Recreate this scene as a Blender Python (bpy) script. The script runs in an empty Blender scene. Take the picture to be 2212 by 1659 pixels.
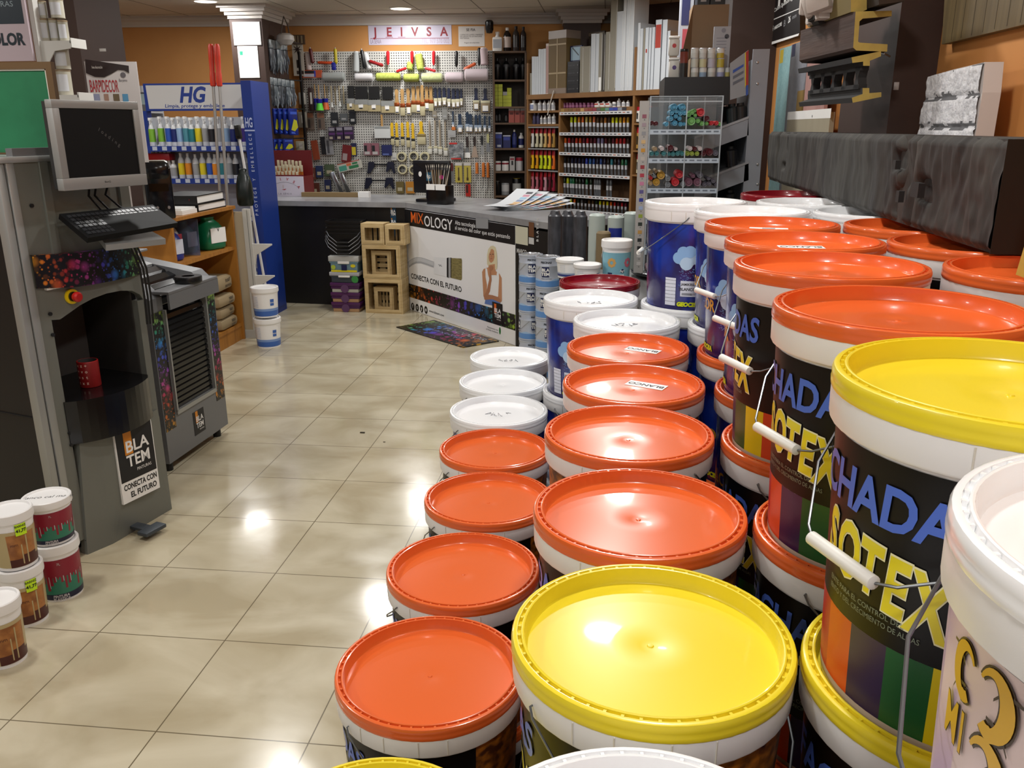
import bpy, bmesh, math, random
from mathutils import Vector, Matrix
random.seed(7)
R=math.radians; PI=math.pi
S=bpy.context.scene; COL=S.collection
# ---------------------------------------------------------------- camera, world, lights, exposure
CAM_H=1.502; FPX=1821.24; YAW,PITCH,ROLL=.1146,.2953,-.0042
C0=Vector((0,0,CAM_H))
FW=Vector((-math.sin(YAW)*math.cos(PITCH),math.cos(YAW)*math.cos(PITCH),-math.sin(PITCH)))
_r=Vector((math.cos(YAW),math.sin(YAW),0)); _u=_r.cross(FW)
RT=_r*math.cos(ROLL)+_u*math.sin(ROLL); UP=_u*math.cos(ROLL)-_r*math.sin(ROLL)
cam=bpy.data.cameras.new('camera'); cam.sensor_width=36; cam.lens=36*FPX/2212; cam.clip_start=.02
camo=bpy.data.objects.new('camera',cam); COL.objects.link(camo); S.camera=camo
camo.matrix_world=Matrix(((RT.x,UP.x,-FW.x,0),(RT.y,UP.y,-FW.y,0),(RT.z,UP.z,-FW.z,CAM_H),(0,0,0,1)))
W=bpy.data.worlds.new('world'); S.world=W; W.use_nodes=True
W.node_tree.nodes['Background'].inputs[0].default_value=(.92,.95,1,1); W.node_tree.nodes['Background'].inputs[1].default_value=.3
S.view_settings.view_transform='Standard'; S.view_settings.look='None'; S.view_settings.gamma=1; S.view_settings.use_curve_mapping=False
S.view_settings.exposure=0.0
LAMP_W=16.5
ZC=2.6
LAMPS=[(-2.04,8.57),(-3.65,7.85),(-1.95,6.5),(-3.8,5.6),(-2.0,4.3),(-3.9,3.2),(-2.0,2.1),(-.1,7.2),(.1,5.2),(0,3.4),(.15,1.6),(.1,-.2),(-2,-.2),(-3.9,1.0)]
for i,(x,y) in enumerate(LAMPS):
    l=bpy.data.lights.new('downlight_lamp','AREA'); l.shape='DISK'; l.size=.19; l.energy=LAMP_W; l.color=(1,.99,.965)
    o=bpy.data.objects.new('downlight_lamp',l); COL.objects.link(o); o.location=(x,y,ZC-.013)
# ---------------------------------------------------------------- pixels of the photograph to points of the room
def ray(x,y): return FW+RT*((x-1106)/FPX)-UP*((y-829.5)/FPX)
def G(x,y,z=0.0):
    d=ray(x,y); return C0+d*((z-CAM_H)/d.z)
def AtY(x,y,Y):
    d=ray(x,y); return C0+d*(Y/d.y)
def AtX(x,y,X):
    d=ray(x,y); return C0+d*(X/d.x)
def mpp(P): return (Vector(P)-C0).dot(FW)/FPX      # metres per pixel at a point
class Fr:
    """an upright plane: u runs along it, n points out of it, z is up"""
    def __init__(s,O,A):
        s.O=Vector((O[0],O[1],0)); s.u=(Vector((A[0],A[1],0))-s.O); s.w=s.u.length; s.u.normalize()
        s.n=Vector((s.u.y,-s.u.x,0)); s.a=math.atan2(s.u.y,s.u.x)
    def uz(s,x,y,d=0.0):
        r=ray(x,y); k=((s.O+s.n*d-C0).dot(s.n))/r.dot(s.n); P=C0+r*k
        return (P-s.O).dot(s.u),P.z
    def P(s,u,z,d=0.0): return s.O+s.u*u+s.n*d+Vector((0,0,z))
    def M(s,u,z,d=0.0,rot=0.0): return Matrix.Translation(s.P(u,z,d))@Matrix.Rotation(s.a+rot,4,'Z')
    def px(s,x,y,d=0.0,rot=0.0): return s.M(*s.uz(x,y,d),d,rot)
# ---------------------------------------------------------------- materials
def lin(c):
    if isinstance(c,str): c=[int(c[i:i+2],16) for i in (0,2,4)]
    return tuple((v/255/12.92 if v/255<=.04045 else ((v/255+.055)/1.055)**2.4) for v in c)+(1,)
MC={}
def M(col,rough=.5,metal=0,spec=.5,alpha=None,trans=0,emit=0,coat=0,noise=None):
    k=(str(col),rough,metal,spec,alpha,trans,emit,coat,str(noise))
    if k in MC: return MC[k]
    m=bpy.data.materials.new('mat_'+str(col)[:12]); m.use_nodes=True; N=m.node_tree.nodes; L=m.node_tree.links
    b=N['Principled BSDF']; b.inputs['Base Color'].default_value=lin(col); b.inputs['Roughness'].default_value=rough
    b.inputs['Metallic'].default_value=metal; b.inputs['Specular IOR Level'].default_value=spec
    if alpha is not None: b.inputs['Alpha'].default_value=alpha
    if trans: b.inputs['Transmission Weight'].default_value=trans
    if coat: b.inputs['Coat Weight'].default_value=coat; b.inputs['Coat Roughness'].default_value=.06
    if emit: b.inputs['Emission Color'].default_value=lin(col); b.inputs['Emission Strength'].default_value=emit
    m.diffuse_color=lin(col)
    if noise:   # (second colour, scale, stretch xyz, contrast lo, hi, bump)
        c2,sc,st,lo,hi,bp=noise
        tc=N.new('ShaderNodeTexCoord'); mp=N.new('ShaderNodeMapping'); nz=N.new('ShaderNodeTexNoise'); cr=N.new('ShaderNodeValToRGB')
        mp.inputs['Scale'].default_value=st; nz.inputs['Scale'].default_value=sc; nz.inputs['Detail'].default_value=6
        cr.color_ramp.elements[0].position=lo; cr.color_ramp.elements[1].position=hi
        cr.color_ramp.elements[0].color=lin(col); cr.color_ramp.elements[1].color=lin(c2)
        L.new(tc.outputs['Object'],mp.inputs[0]); L.new(mp.outputs[0],nz.inputs[0]); L.new(nz.outputs[0],cr.inputs[0]); L.new(cr.outputs[0],b.inputs['Base Color'])
        if bp:
            bu=N.new('ShaderNodeBump'); bu.inputs['Strength'].default_value=bp; bu.inputs['Distance'].default_value=.01
            L.new(nz.outputs[0],bu.inputs['Height']); L.new(bu.outputs[0],b.inputs['Normal'])
    MC[k]=m; return m
def bokeh(axis,length,name='mat_bokeh',scale=70.,start=0.,flip=False):
    """black print with a rainbow of bubbles along one object axis"""
    m=bpy.data.materials.new(name); m.use_nodes=True; N=m.node_tree.nodes; L=m.node_tree.links; b=N['Principled BSDF']
    tc=N.new('ShaderNodeTexCoord'); sx=N.new('ShaderNodeSeparateXYZ'); L.new(tc.outputs['Object'],sx.inputs[0])
    mr=N.new('ShaderNodeMapRange'); mr.inputs[1].default_value=start; mr.inputs[2].default_value=start+length
    if flip: mr.inputs[3].default_value=1; mr.inputs[4].default_value=0
    L.new(sx.outputs[axis],mr.inputs[0]); cr=N.new('ShaderNodeValToRGB'); L.new(mr.outputs[0],cr.inputs[0])
    stops=[(0,'e8b020'),(.12,'e07820'),(.28,'d02838'),(.45,'b848b0'),(.58,'5040d0'),(.72,'3080e0'),(.85,'30a080'),(1,'a8c830')]
    e=cr.color_ramp.elements
    while len(e)<len(stops): e.new(.5)
    for k,(p,c) in zip(e,stops): k.position=p; k.color=lin(c)
    tot=None
    for sc,lo,hi in ((scale,.42,.26),(scale*2.1,.34,.2),(scale*.45,.40,.14)):
        v=N.new('ShaderNodeTexVoronoi'); v.inputs['Scale'].default_value=sc; L.new(tc.outputs['Object'],v.inputs['Vector'])
        r=N.new('ShaderNodeMapRange'); r.inputs[1].default_value=lo; r.inputs[2].default_value=hi; L.new(v.outputs['Distance'],r.inputs[0])
        s2=N.new('ShaderNodeSeparateColor'); L.new(v.outputs['Color'],s2.inputs[0])
        mu=N.new('ShaderNodeMath'); mu.operation='MULTIPLY'; L.new(r.outputs[0],mu.inputs[0]); L.new(s2.outputs[0],mu.inputs[1])
        if tot is None: tot=mu
        else:
            a=N.new('ShaderNodeMath'); a.operation='MAXIMUM'; L.new(tot.outputs[0],a.inputs[0]); L.new(mu.outputs[0],a.inputs[1]); tot=a
    mx=N.new('ShaderNodeMix'); mx.data_type='RGBA'; mx.inputs[6].default_value=lin('0c0a0c'); L.new(tot.outputs[0],mx.inputs[0]); L.new(cr.outputs[0],mx.inputs[7])
    L.new(mx.outputs[2],b.inputs['Base Color']); b.inputs['Roughness'].default_value=.3
    return m
# ---------------------------------------------------------------- mesh building
TXT={}
def glyphs(s,size,bold=0,shear=0,sp=1.0,align='CENTER'):
    k=(s,size,bold,shear,sp,align)
    if k not in TXT:
        c=bpy.data.curves.new('t','FONT'); c.body=s; c.size=size; c.offset=bold; c.shear=shear; c.space_character=sp; c.align_x=align; c.align_y='CENTER'; c.resolution_u=3; c.fill_mode='FRONT'
        o=bpy.data.objects.new('t',c); me=o.to_mesh()
        TXT[k]=([v.co.copy() for v in me.vertices],[tuple(p.vertices) for p in me.polygons]); o.to_mesh_clear(); bpy.data.objects.remove(o); bpy.data.curves.remove(c)
    return TXT[k]
class MB:
    def __init__(s): s.v=[]; s.f=[]; s.m=[]; s.s=[]
    def add(s,vs,fs,m=0,smooth=False,T=None):
        b=len(s.v)
        s.v+= [T@Vector(p) for p in vs] if T is not None else [Vector(p) for p in vs]
        for i,f in enumerate(fs):
            s.f.append(tuple(b+j for j in f)); s.m.append(m[i] if isinstance(m,(list,tuple)) else m); s.s.append(smooth)
        return s
    def bx(s,x0,x1,y0,y1,z0,z1,m=0,T=None,bev=0):
        if bev:
            b=bev; bm=bmesh.new(); bmesh.ops.create_cube(bm,size=1)
            for v in bm.verts: v.co=Vector(((x0+x1)/2+v.co.x*(x1-x0),(y0+y1)/2+v.co.y*(y1-y0),(z0+z1)/2+v.co.z*(z1-z0)))
            bmesh.ops.bevel(bm,geom=bm.edges[:],offset=b,segments=2,affect='EDGES',profile=.5); bm.verts.index_update()
            s.add([v.co.copy() for v in bm.verts],[tuple(v.index for v in f.verts) for f in bm.faces],m,True,T); bm.free(); return s
        vs=[(x,y,z) for z in (z0,z1) for y in (y0,y1) for x in (x0,x1)]
        return s.add(vs,[(0,2,3,1),(4,5,7,6),(0,1,5,4),(2,6,7,3),(0,4,6,2),(1,3,7,5)],m,False,T)
    def lathe(s,pr,n=24,m=0,T=None,smooth=True,a0=0,a1=2*PI):
        full=abs(a1-a0-2*PI)<1e-6; vs=[];fs=[];ms=[]; k=n if full else n+1
        rings=[]
        for r,z in pr:
            if r<1e-6: rings.append([len(vs)]); vs.append((0,0,z))
            else:
                rings.append(list(range(len(vs),len(vs)+k))); vs+=[(r*math.cos(a0+(a1-a0)*i/n),r*math.sin(a0+(a1-a0)*i/n),z) for i in range(k)]
        for j in range(len(pr)-1):
            A,B=rings[j],rings[j+1]
            for i in range(n):
                i2=(i+1)%k
                if len(A)==1 and len(B)==1: continue
                if len(A)==1: f=(A[0],B[i2],B[i])
                elif len(B)==1: f=(A[i],A[i2],B[0])
                else: f=(A[i],A[i2],B[i2],B[i])
                fs.append(f); ms.append(m[j] if isinstance(m,(list,tuple)) else m)
        return s.add(vs,fs,ms,smooth,T)
    def cyl(s,r,z0,z1,m=0,n=20,T=None,r2=None):
        r2=r if r2 is None else r2
        return s.lathe([(0,z0),(r,z0),(r,z0),(r2,z1),(r2,z1),(0,z1)],n,m,T)
    def tube(s,pts,r,m=0,n=8,T=None,caps=True):
        pts=[Vector(p) for p in pts]; vs=[];fs=[]; up=None
        for i,p in enumerate(pts):
            t=(pts[min(i+1,len(pts)-1)]-pts[max(i-1,0)]).normalized()
            if up is None: up=Vector((0,0,1)) if abs(t.z)<.9 else Vector((1,0,0))
            a=t.cross(up).normalized(); b=a.cross(t).normalized(); up=b
            rr=r[i] if isinstance(r,(list,tuple)) else r
            vs+=[p+a*(rr*math.cos(2*PI*j/n))+b*(rr*math.sin(2*PI*j/n)) for j in range(n)]
        for i in range(len(pts)-1):
            for j in range(n): fs.append((i*n+j,i*n+(j+1)%n,(i+1)*n+(j+1)%n,(i+1)*n+j))
        if caps: fs+=[tuple(range(n-1,-1,-1)),tuple(range((len(pts)-1)*n,len(pts)*n))]
        return s.add(vs,fs,m,True,T)
    def prism(s,pts,y0,y1,m=0,T=None,mside=None,f=None):
        """outline in x,z pushed along y from y0 (front) to y1 (back)"""
        n=len(pts); a=sum(pts[i][0]*pts[(i+1)%n][1]-pts[(i+1)%n][0]*pts[i][1] for i in range(n))
        if a<0: pts=pts[::-1]
        vs=[(x,y0,z) for x,z in pts]+[(x,y1,z) for x,z in pts]
        if f: vs=[f(*p) for p in vs]
        fs=[tuple(range(n)),tuple(range(2*n-1,n-1,-1))]+[(i,n+i,n+(i+1)%n,(i+1)%n) for i in range(n)]
        return s.add(vs,fs,[m,m]+[m if mside is None else mside]*n,False,T)
    def poly(s,pts,m=0,T=None): return s.add(pts,[tuple(range(len(pts)))],m,False,T)
    def flat(s,pts,m=0,d=0.0,T=None):
        """outline in x,z laid on the front plane y=-d"""
        n=len(pts); a=sum(pts[i][0]*pts[(i+1)%n][1]-pts[(i+1)%n][0]*pts[i][1] for i in range(n))
        if a<0: pts=pts[::-1]
        return s.poly([(x,-d,z) for x,z in pts],m,T)
    def disc(s,x,z,r,m=0,d=0.0,n=16,T=None,rz=None):
        rz=rz or r
        return s.flat([(x+r*math.cos(2*PI*i/n),z+rz*math.sin(2*PI*i/n)) for i in range(n)],m,d,T)
    def text(s,t,x,z,size,m=0,d=.0006,bold=0,shear=0,sp=1.0,sx=1.0,rot=0,align='CENTER',T=None,f=None,cut=0):
        vs,fs=glyphs(t,size,bold,shear,sp,align); c,q=math.cos(rot),math.sin(rot)
        P=[((v.x*sx)*c-v.y*q,(v.x*sx)*q+v.y*c) for v in vs]
        P=[(x+a,z+b) for a,b in P]
        if cut:
            bm=bmesh.new(); vv=[bm.verts.new((a,b,0)) for a,b in P]
            for ff in fs:
                try: bm.faces.new([vv[i] for i in ff])
                except ValueError: pass
            x0=min(a for a,_ in P); x1=max(a for a,_ in P); k=x0+cut
            while k<x1:
                bmesh.ops.bisect_plane(bm,geom=bm.verts[:]+bm.edges[:]+bm.faces[:],plane_co=(k,0,0),plane_no=(1,0,0)); k+=cut
            bm.verts.index_update(); P=[(v.co.x,v.co.y) for v in bm.verts]; fs=[tuple(v.index for v in ff.verts) for ff in bm.faces]; bm.free()
        vs=[f(a,-d,b) if f else (a,-d,b) for a,b in P]
        return s.add(vs,fs,m,False,T)
    def mesh(s,name,mats,auto=35):
        me=bpy.data.meshes.new(name); me.from_pydata([tuple(v) for v in s.v],[],s.f)
        for m in (mats if isinstance(mats,(list,tuple)) else [mats]): me.materials.append(m)
        me.polygons.foreach_set('material_index',s.m); me.polygons.foreach_set('use_smooth',s.s)
        if any(s.s): me.set_sharp_from_angle(angle=R(auto))
        me.update(); return me
def fit_text(mb,t,xl,xr,z,h,m,d=.0012,bold=0,shear=0,T=None,f=None,cut=0):
    vs,_=glyphs(t,1.0,bold/(h/.7),shear); w=max(v.x for v in vs)-min(v.x for v in vs)
    mb.text(t,(xl+xr)/2,z,h/.7,m,d,bold,shear,1.0,(xr-xl)/(w*h/.7),T=T,f=f,cut=cut)
def put(name,me,parent=None,mat=None):
    o=bpy.data.objects.new(name,me); COL.objects.link(o)
    if parent is not None: o.parent=parent
    if mat is not None: o.matrix_local=mat
    return o
def tag(o,label,cat,group=None,kind=None):
    o['label']=label; o['category']=cat
    if group: o['group']=group
    if kind: o['kind']=kind
    return o
def root(name,mat,label,cat,group=None):
    o=bpy.data.objects.new(name,None); COL.objects.link(o); o.matrix_world=mat; o.empty_display_size=.05
    return tag(o,label,cat,group)
def struct(name,me,mat=None):
    o=put(name,me,None,mat); o['kind']='structure'; return o
def solo(name,me,mat,label,cat,group=None): return tag(put(name,me,None,mat),label,cat,group)
ME={}
def cached(key,fn):
    if key not in ME: ME[key]=fn()
    return ME[key]
def Tr(x,y,z): return Matrix.Translation((x,y,z))
def Rz(a): return Matrix.Rotation(a,4,'Z')
def Rx(a): return Matrix.Rotation(a,4,'X')
def Ry(a): return Matrix.Rotation(a,4,'Y')
def Sc(x,y,z): return Matrix.Diagonal((x,y,z,1))
ORD='first second third fourth fifth sixth seventh eighth ninth tenth eleventh twelfth thirteenth fourteenth fifteenth sixteenth seventeenth eighteenth nineteenth twentieth'.split()
WHITE=M('eceae6',.35); BLACK=M('0b0a0b',.45); STEEL=M('b8b8b8',.28,.9); ALU=M('c4c6c6',.35,.7); GREY=M('6f7071',.5); NAVY=M('14204e',.4)
INKB=M('15151a',.5); PAPER=M('f2f1ee',.6); ORANGE=M('ee5a1c',.3,coat=.3); RED=M('b81420',.4); GREEN=M('1d7a4a',.5); YELLOW=M('f4d210',.32)
# ---------------------------------------------------------------- room
def floor_mat():
    m=bpy.data.materials.new('mat_floor'); m.use_nodes=True; N=m.node_tree.nodes; L=m.node_tree.links; b=N['Principled BSDF']
    tc=N.new('ShaderNodeTexCoord'); sx=N.new('ShaderNodeSeparateXYZ'); L.new(tc.outputs['Object'],sx.inputs[0])
    def math_(op,a,bv=None):
        n=N.new('ShaderNodeMath'); n.operation=op
        for i,q in enumerate((a,bv)):
            if q is None: continue
            if isinstance(q,(int,float)): n.inputs[i].default_value=q
            else: L.new(q,n.inputs[i])
        return n.outputs[0]
    T=.41; ds=[]
    for ax,off in ((0,-4.769),(1,4.197)):
        t=math_('FRACT',math_('ADD',math_('DIVIDE',sx.outputs[ax],T),20.5-off))
        ds.append(math_('ABSOLUTE',math_('SUBTRACT',t,.5)))
    d=math_('MINIMUM',ds[0],ds[1])
    g=N.new('ShaderNodeMapRange'); g.inputs[1].default_value=.003; g.inputs[2].default_value=.0055; g.inputs[3].default_value=1; g.inputs[4].default_value=0; L.new(d,g.inputs[0])
    nz=N.new('ShaderNodeTexNoise'); nz.inputs['Scale'].default_value=2.6; nz.inputs['Detail'].default_value=7; nz.inputs['Distortion'].default_value=.6
    mp=N.new('ShaderNodeMapping'); mp.inputs['Scale'].default_value=(1,1.5,1); L.new(tc.outputs['Object'],mp.inputs[0]); L.new(mp.outputs[0],nz.inputs[0])
    cr=N.new('ShaderNodeValToRGB'); cr.color_ramp.elements[0].position=.36; cr.color_ramp.elements[1].position=.66
    cr.color_ramp.elements[0].color=lin('b0a488'); cr.color_ramp.elements[1].color=lin('ccc3aa'); L.new(nz.outputs[0],cr.inputs[0])
    mx=N.new('ShaderNodeMix'); mx.data_type='RGBA'; L.new(g.outputs[0],mx.inputs[0]); L.new(cr.outputs[0],mx.inputs[6]); mx.inputs[7].default_value=lin('6a5f4a'); L.new(mx.outputs[2],b.inputs['Base Color'])
    n2=N.new('ShaderNodeTexNoise'); n2.inputs['Scale'].default_value=3.2; n2.inputs['Detail'].default_value=4; L.new(tc.outputs['Object'],n2.inputs[0])
    mr=N.new('ShaderNodeMapRange'); mr.inputs[1].default_value=.38; mr.inputs[2].default_value=.62; mr.inputs[3].default_value=.10; mr.inputs[4].default_value=.22; L.new(n2.outputs[0],mr.inputs[0]); L.new(mr.outputs[0],b.inputs['Roughness'])
    bu=N.new('ShaderNodeBump'); bu.inputs['Strength'].default_value=.10; bu.inputs['Distance'].default_value=.004; L.new(n2.outputs[0],bu.inputs['Height']); L.new(bu.outputs[0],b.inputs['Normal'])
    b.inputs['Specular IOR Level'].default_value=.55
    return m
struct('floor',MB().bx(-7,1.4,-2.5,11,-.08,0).mesh('floor',floor_mat()))
def ceil_mat():
    m=M('c9c1b6',.85,noise=('c2baae',1.5,(1,1,1),.3,.7,0)).copy(); return m
ceil=MB().bx(-7,1.4,-2.5,11,ZC,ZC+.1)
struct('ceiling',ceil.mesh('ceiling',ceil_mat()))
BW=Fr((-3.412,9.009),(-1.258,9.18))       # back wall
OR_=M('c08a50',.8,noise=('ba834a',3,(1,1,1),.3,.7,0)); BROWN=M('3a261e',.6); CORN=M('bcb6b0',.6)
struct('wall_back',MB().bx(-4.2,4.7,0,.12,0,ZC).mesh('wall_back',OR_),BW.M(0,0))
cp=[(0,0),(-.02,0),(-.026,.02),(-.05,.045),(-.08,.06),(-.085,.075),(-.11,.08),(-.11,.095),(0,.095)]
def cornice(mb,x0,x1,T=None,m=0):
    n=len(cp); vs=[(x0,y,z+ZC-.095) for y,z in cp]+[(x1,y,z+ZC-.095) for y,z in cp]
    mb.add(vs,[tuple(range(n)),tuple(range(2*n-1,n-1,-1))]+[((i+1)%n,n+(i+1)%n,n+i,i) for i in range(n)],m,False,T); return mb
struct('trim_1',cornice(MB(),-4.2,3.4).mesh('cornice',CORN),BW.M(0,0))
# ceiling panel joints seen as fine dark strips
cj=MB()
for x in (-4.9,-4.3,-3.7,-3.1,-2.5,-1.9,-1.3,-.7,-.1,.5): cj.bx(x-.004,x+.004,-2,9.3,ZC-.0015,ZC+.001)
for y in (8.7,7.5,6.3,5.1,3.9,2.7,1.5): cj.bx(-6.9,1.3,y-.004,y+.004,ZC-.0015,ZC+.001)
struct('trim_2',cj.mesh('ceiling_joints',M('7d766e',.9)))
RWX=1.03
struct('wall_right',MB().bx(RWX,RWX+.12,-2.5,9.6,0,ZC).mesh('wall_right',M('d2904e',.75,noise=('cd8a48',3,(1,1,1),.3,.7,0))))
struct('wall_left',MB().bx(-6.6,-6.5,-2.5,9.5,0,ZC).mesh('wall_left',OR_))
def column(name,x0,x1,y0,y1,cap=True,T=None,z1=ZC):
    mb=MB().bx(x0,x1,y0,y1,0,z1-.09 if cap else z1,0)
    if cap:
        for a,b,e in ((ZC-.12,ZC-.09,.01),(ZC-.09,ZC-.06,.03),(ZC-.06,ZC-.03,.055),(ZC-.03,ZC,.08)): mb.bx(x0-e,x1+e,y0-e,y1+e,a,b,1)
    o=struct(name,mb.mesh(name,[BROWN,CORN]),T); return o
# brown column by the glove rack, brown column behind the shelf of jars, column in the far corner, column on the side wall
a=AtY(505,150,8.15); b=AtY(574,150,8.15)
column('pillar_back',a.x,b.x,8.15,8.75)
a=AtY(172,150,4.9); b=AtY(268,150,4.9)
column('pillar_left',AtY(149,150,4.9).x-.12,AtY(174,110,4.9).x,4.9,AtX(270,110,AtY(174,110,4.9).x).y,False)
a=BW.uz(1218,60,.28)[0]; b=BW.uz(1298,60,.28)[0]
column('pillar_corner',a,b,-.28,0,True,BW.M(0,0))
cy=AtX(2028,120,RWX-.0).y
cl=AtY(1931,150,cy).x
column('pillar_right',cl,RWX,cy,cy+.63,False)
PILX=cl; cyR=cy
# brown wall panel that closes the corner above the tall boards and the drink of the side wall
a=AtY(1371,50,8.75); PF=Fr((a.x,8.75),(RWX,8.3))
struct('wall_corner',MB().bx(0,PF.w+.02,0,.1,0,ZC).mesh('wall_corner',BROWN),PF.M(0,0))
a=AtY(1580,50,5.95); b=AtY(1640,50,5.95)
column('pillar_side',a.x,RWX,5.95,6.45,False)
for i,(x,y) in enumerate(LAMPS):
    t=root('ceiling_light',Tr(x,y,ZC),('round white ceiling downlight '+['above the paint roller wall, fully in view','by the brown column cornice, cut by the frame top'][i]) if i<2 else 'round white ceiling downlight out of view above the shop','ceiling light',None if i<2 else 'unseen ceiling downlights')
    put('frame',cached('dlf',lambda:MB().lathe([(.112,0),(.112,-.006),(.1,-.012),(.097,-.01),(.097,0)],32).mesh('frame',WHITE)),t)
    put('diffuser',cached('dld',lambda:MB().lathe([(0,-.009),(.097,-.009)],32).mesh('diffuser',M('fff6e8',.5,emit=3.0))),t)
# ---------------------------------------------------------------- paint buckets
PW=M('f0efee',.38); PIV=M('d9d4c8',.4); LIDW=M('fafbfc',.22,coat=.4); LIDO=M('e6682e',.25,coat=.4); LIDY=M('f0da2c',.3,coat=.25); LIDR=M('8a0a1e',.25,coat=.4)
BH=.334; BQ=.3165
def brad(z): return .1345+(.1458-.1345)*z/.28
def bucket_body():
    pr=[(0,.004),(.12,.004),(.126,0),(.131,0),(.1345,.004),(.1458,.28),(.1465,.2825),(.1525,.2825),(.1537,.285),(.1542,.306),(.1542,.316),(.14,.3165)]
    mb=MB().lathe(pr,48,[0,0,0,0,0,1,1,0,0,0,0])
    for k in (-.16,.16):   # tear tabs moulded in the collar
        for w in (-.022,.022):
            a=R(202)+1.1+k*2+w/.154
            mb.tube([(.1541*math.cos(a),.1541*math.sin(a),.286),(.1545*math.cos(a),.1545*math.sin(a),.312)],.0009,1,4)
    return mb.mesh('body',[PW,PIV])
def bucket_lid(mat):
    pr=[(.15,.3145),(.1546,.3138),(.1552,.3155),(.1554,.320),(.1547,.3222),(.1552,.3250),(.1550,.3295),(.1535,.3330),(.1510,.334),(.1485,.3338),(.1478,.329),(.1448,.329),(.144,.334),(.1425,.3345),(.141,.334),(.139,.317),(.137,.3145),(.10,.3150),(.05,.3158),(.016,.3161),(.012,.3155),(.004,.3154),(.003,.3166),(0,.3167)]
    mb=MB().lathe(pr,64,0)
    for i in range(52):
        a=2*PI*i/52; T=Rz(a); mb.bx(.1447,.1479,-.0016,.0016,.329,.3332,0,T)
    return mb.mesh('lid',mat)
def wrapf(off=0.0,a0=-PI/2):
    def f(x,y,z):
        r=brad(z)+.0006+off-y; a=a0+x/.142
        return (r*math.cos(a),r*math.sin(a),z)
    return f
def band(mb,z0,z1,segs,off=0.0):
    """label skin: segs = (start angle, end angle, material)"""
    for a,b,m in segs:
        n=max(1,int(round((b-a)/6)))
        T=[]
        for i in range(n+1):
            t=R(a+(b-a)*i/n)
            for z in (z0,z1):
                r=brad(z)+.0006+off; T.append((r*math.cos(t),r*math.sin(t),z))
        mb.add(T,[(2*i,2*i+2,2*i+3,2*i+1) for i in range(n)],m,True)
def lab_black():
    mb=MB(); band(mb,.1,.277,[(60,320,0),(320,420,1)])
    band(mb,.02,.1,[(166,183.5,3),(183.5,201,2),(201,218.5,4),(218.5,236,5),(236,253.5,6),(253.5,271,2),(271,290,4),(290,320,0),(320,526,1)])
    band(mb,.012,.02,[(0,360,9)])
    f=wrapf(0,R(206)); K=dict(f=f,cut=.007)
    fit_text(mb,'FACHADAS',-.145,.098,.232,.04,7,.0014,.0016,.1,f=f,cut=.007)
    for i,(ch,x,z,s) in enumerate((('S',-.058,.172,.07),('O',-.026,.168,.078),('T',.005,.166,.072),('E',.033,.159,.078),('X',.064,.153,.084))):
        mb.text(ch,x,z,s,8,.0014,.0022,0,1,.58,rot=-.08,**K); mb.text(ch,x,z,s,10,.0010,.0042,0,1,.58,rot=-.08,**K)
    fit_text(mb,'ENTE PARA EL CONTROL DEL',-.055,.045,.128,.0055,11,.0012,0,f=f,cut=.007); fit_text(mb,'IENTO Y DEL CRECIMIENTO DE ALGAS',-.055,.06,.119,.0055,11,.0012,0,f=f,cut=.007)
    return mb.mesh('label_wrap',[M('0a0809',.4,spec=.3),M('4a2410',.4,noise=('b06a1c',40,(1,1,1.4),.4,.62,0)),M('d8491c',.35),M('b8242c',.35),M('2a1846',.35),M('14592a',.35),M('e6d014',.35),M('4a6ed0',.4),M('ecdc28',.4),M('c8b8a4',.4),M('f4f0c0',.4),M('7f8a78',.5)])
def cloud(mb,x,z,s,m0,m1,f,off=.0012):
    for k,(dx,dz,r) in enumerate(((0,0,1),(.8,.1,.75),(-.8,-.05,.6),(.3,.6,.6),(-.35,.5,.62),(0,-.6,.65),(1.25,.45,.4))):
        mb.add([f(x+dx*s,-off-.00012*k,z+dz*s)]+[f(x+dx*s+r*s*math.cos(2*PI*i/18),-off-.00012*k,z+dz*s+r*s*math.sin(2*PI*i/18)) for i in range(18)],[(0,1+i,1+(i+1)%18) for i in range(18)],m1 if k in(0,1,5) else m0,True)
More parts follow.
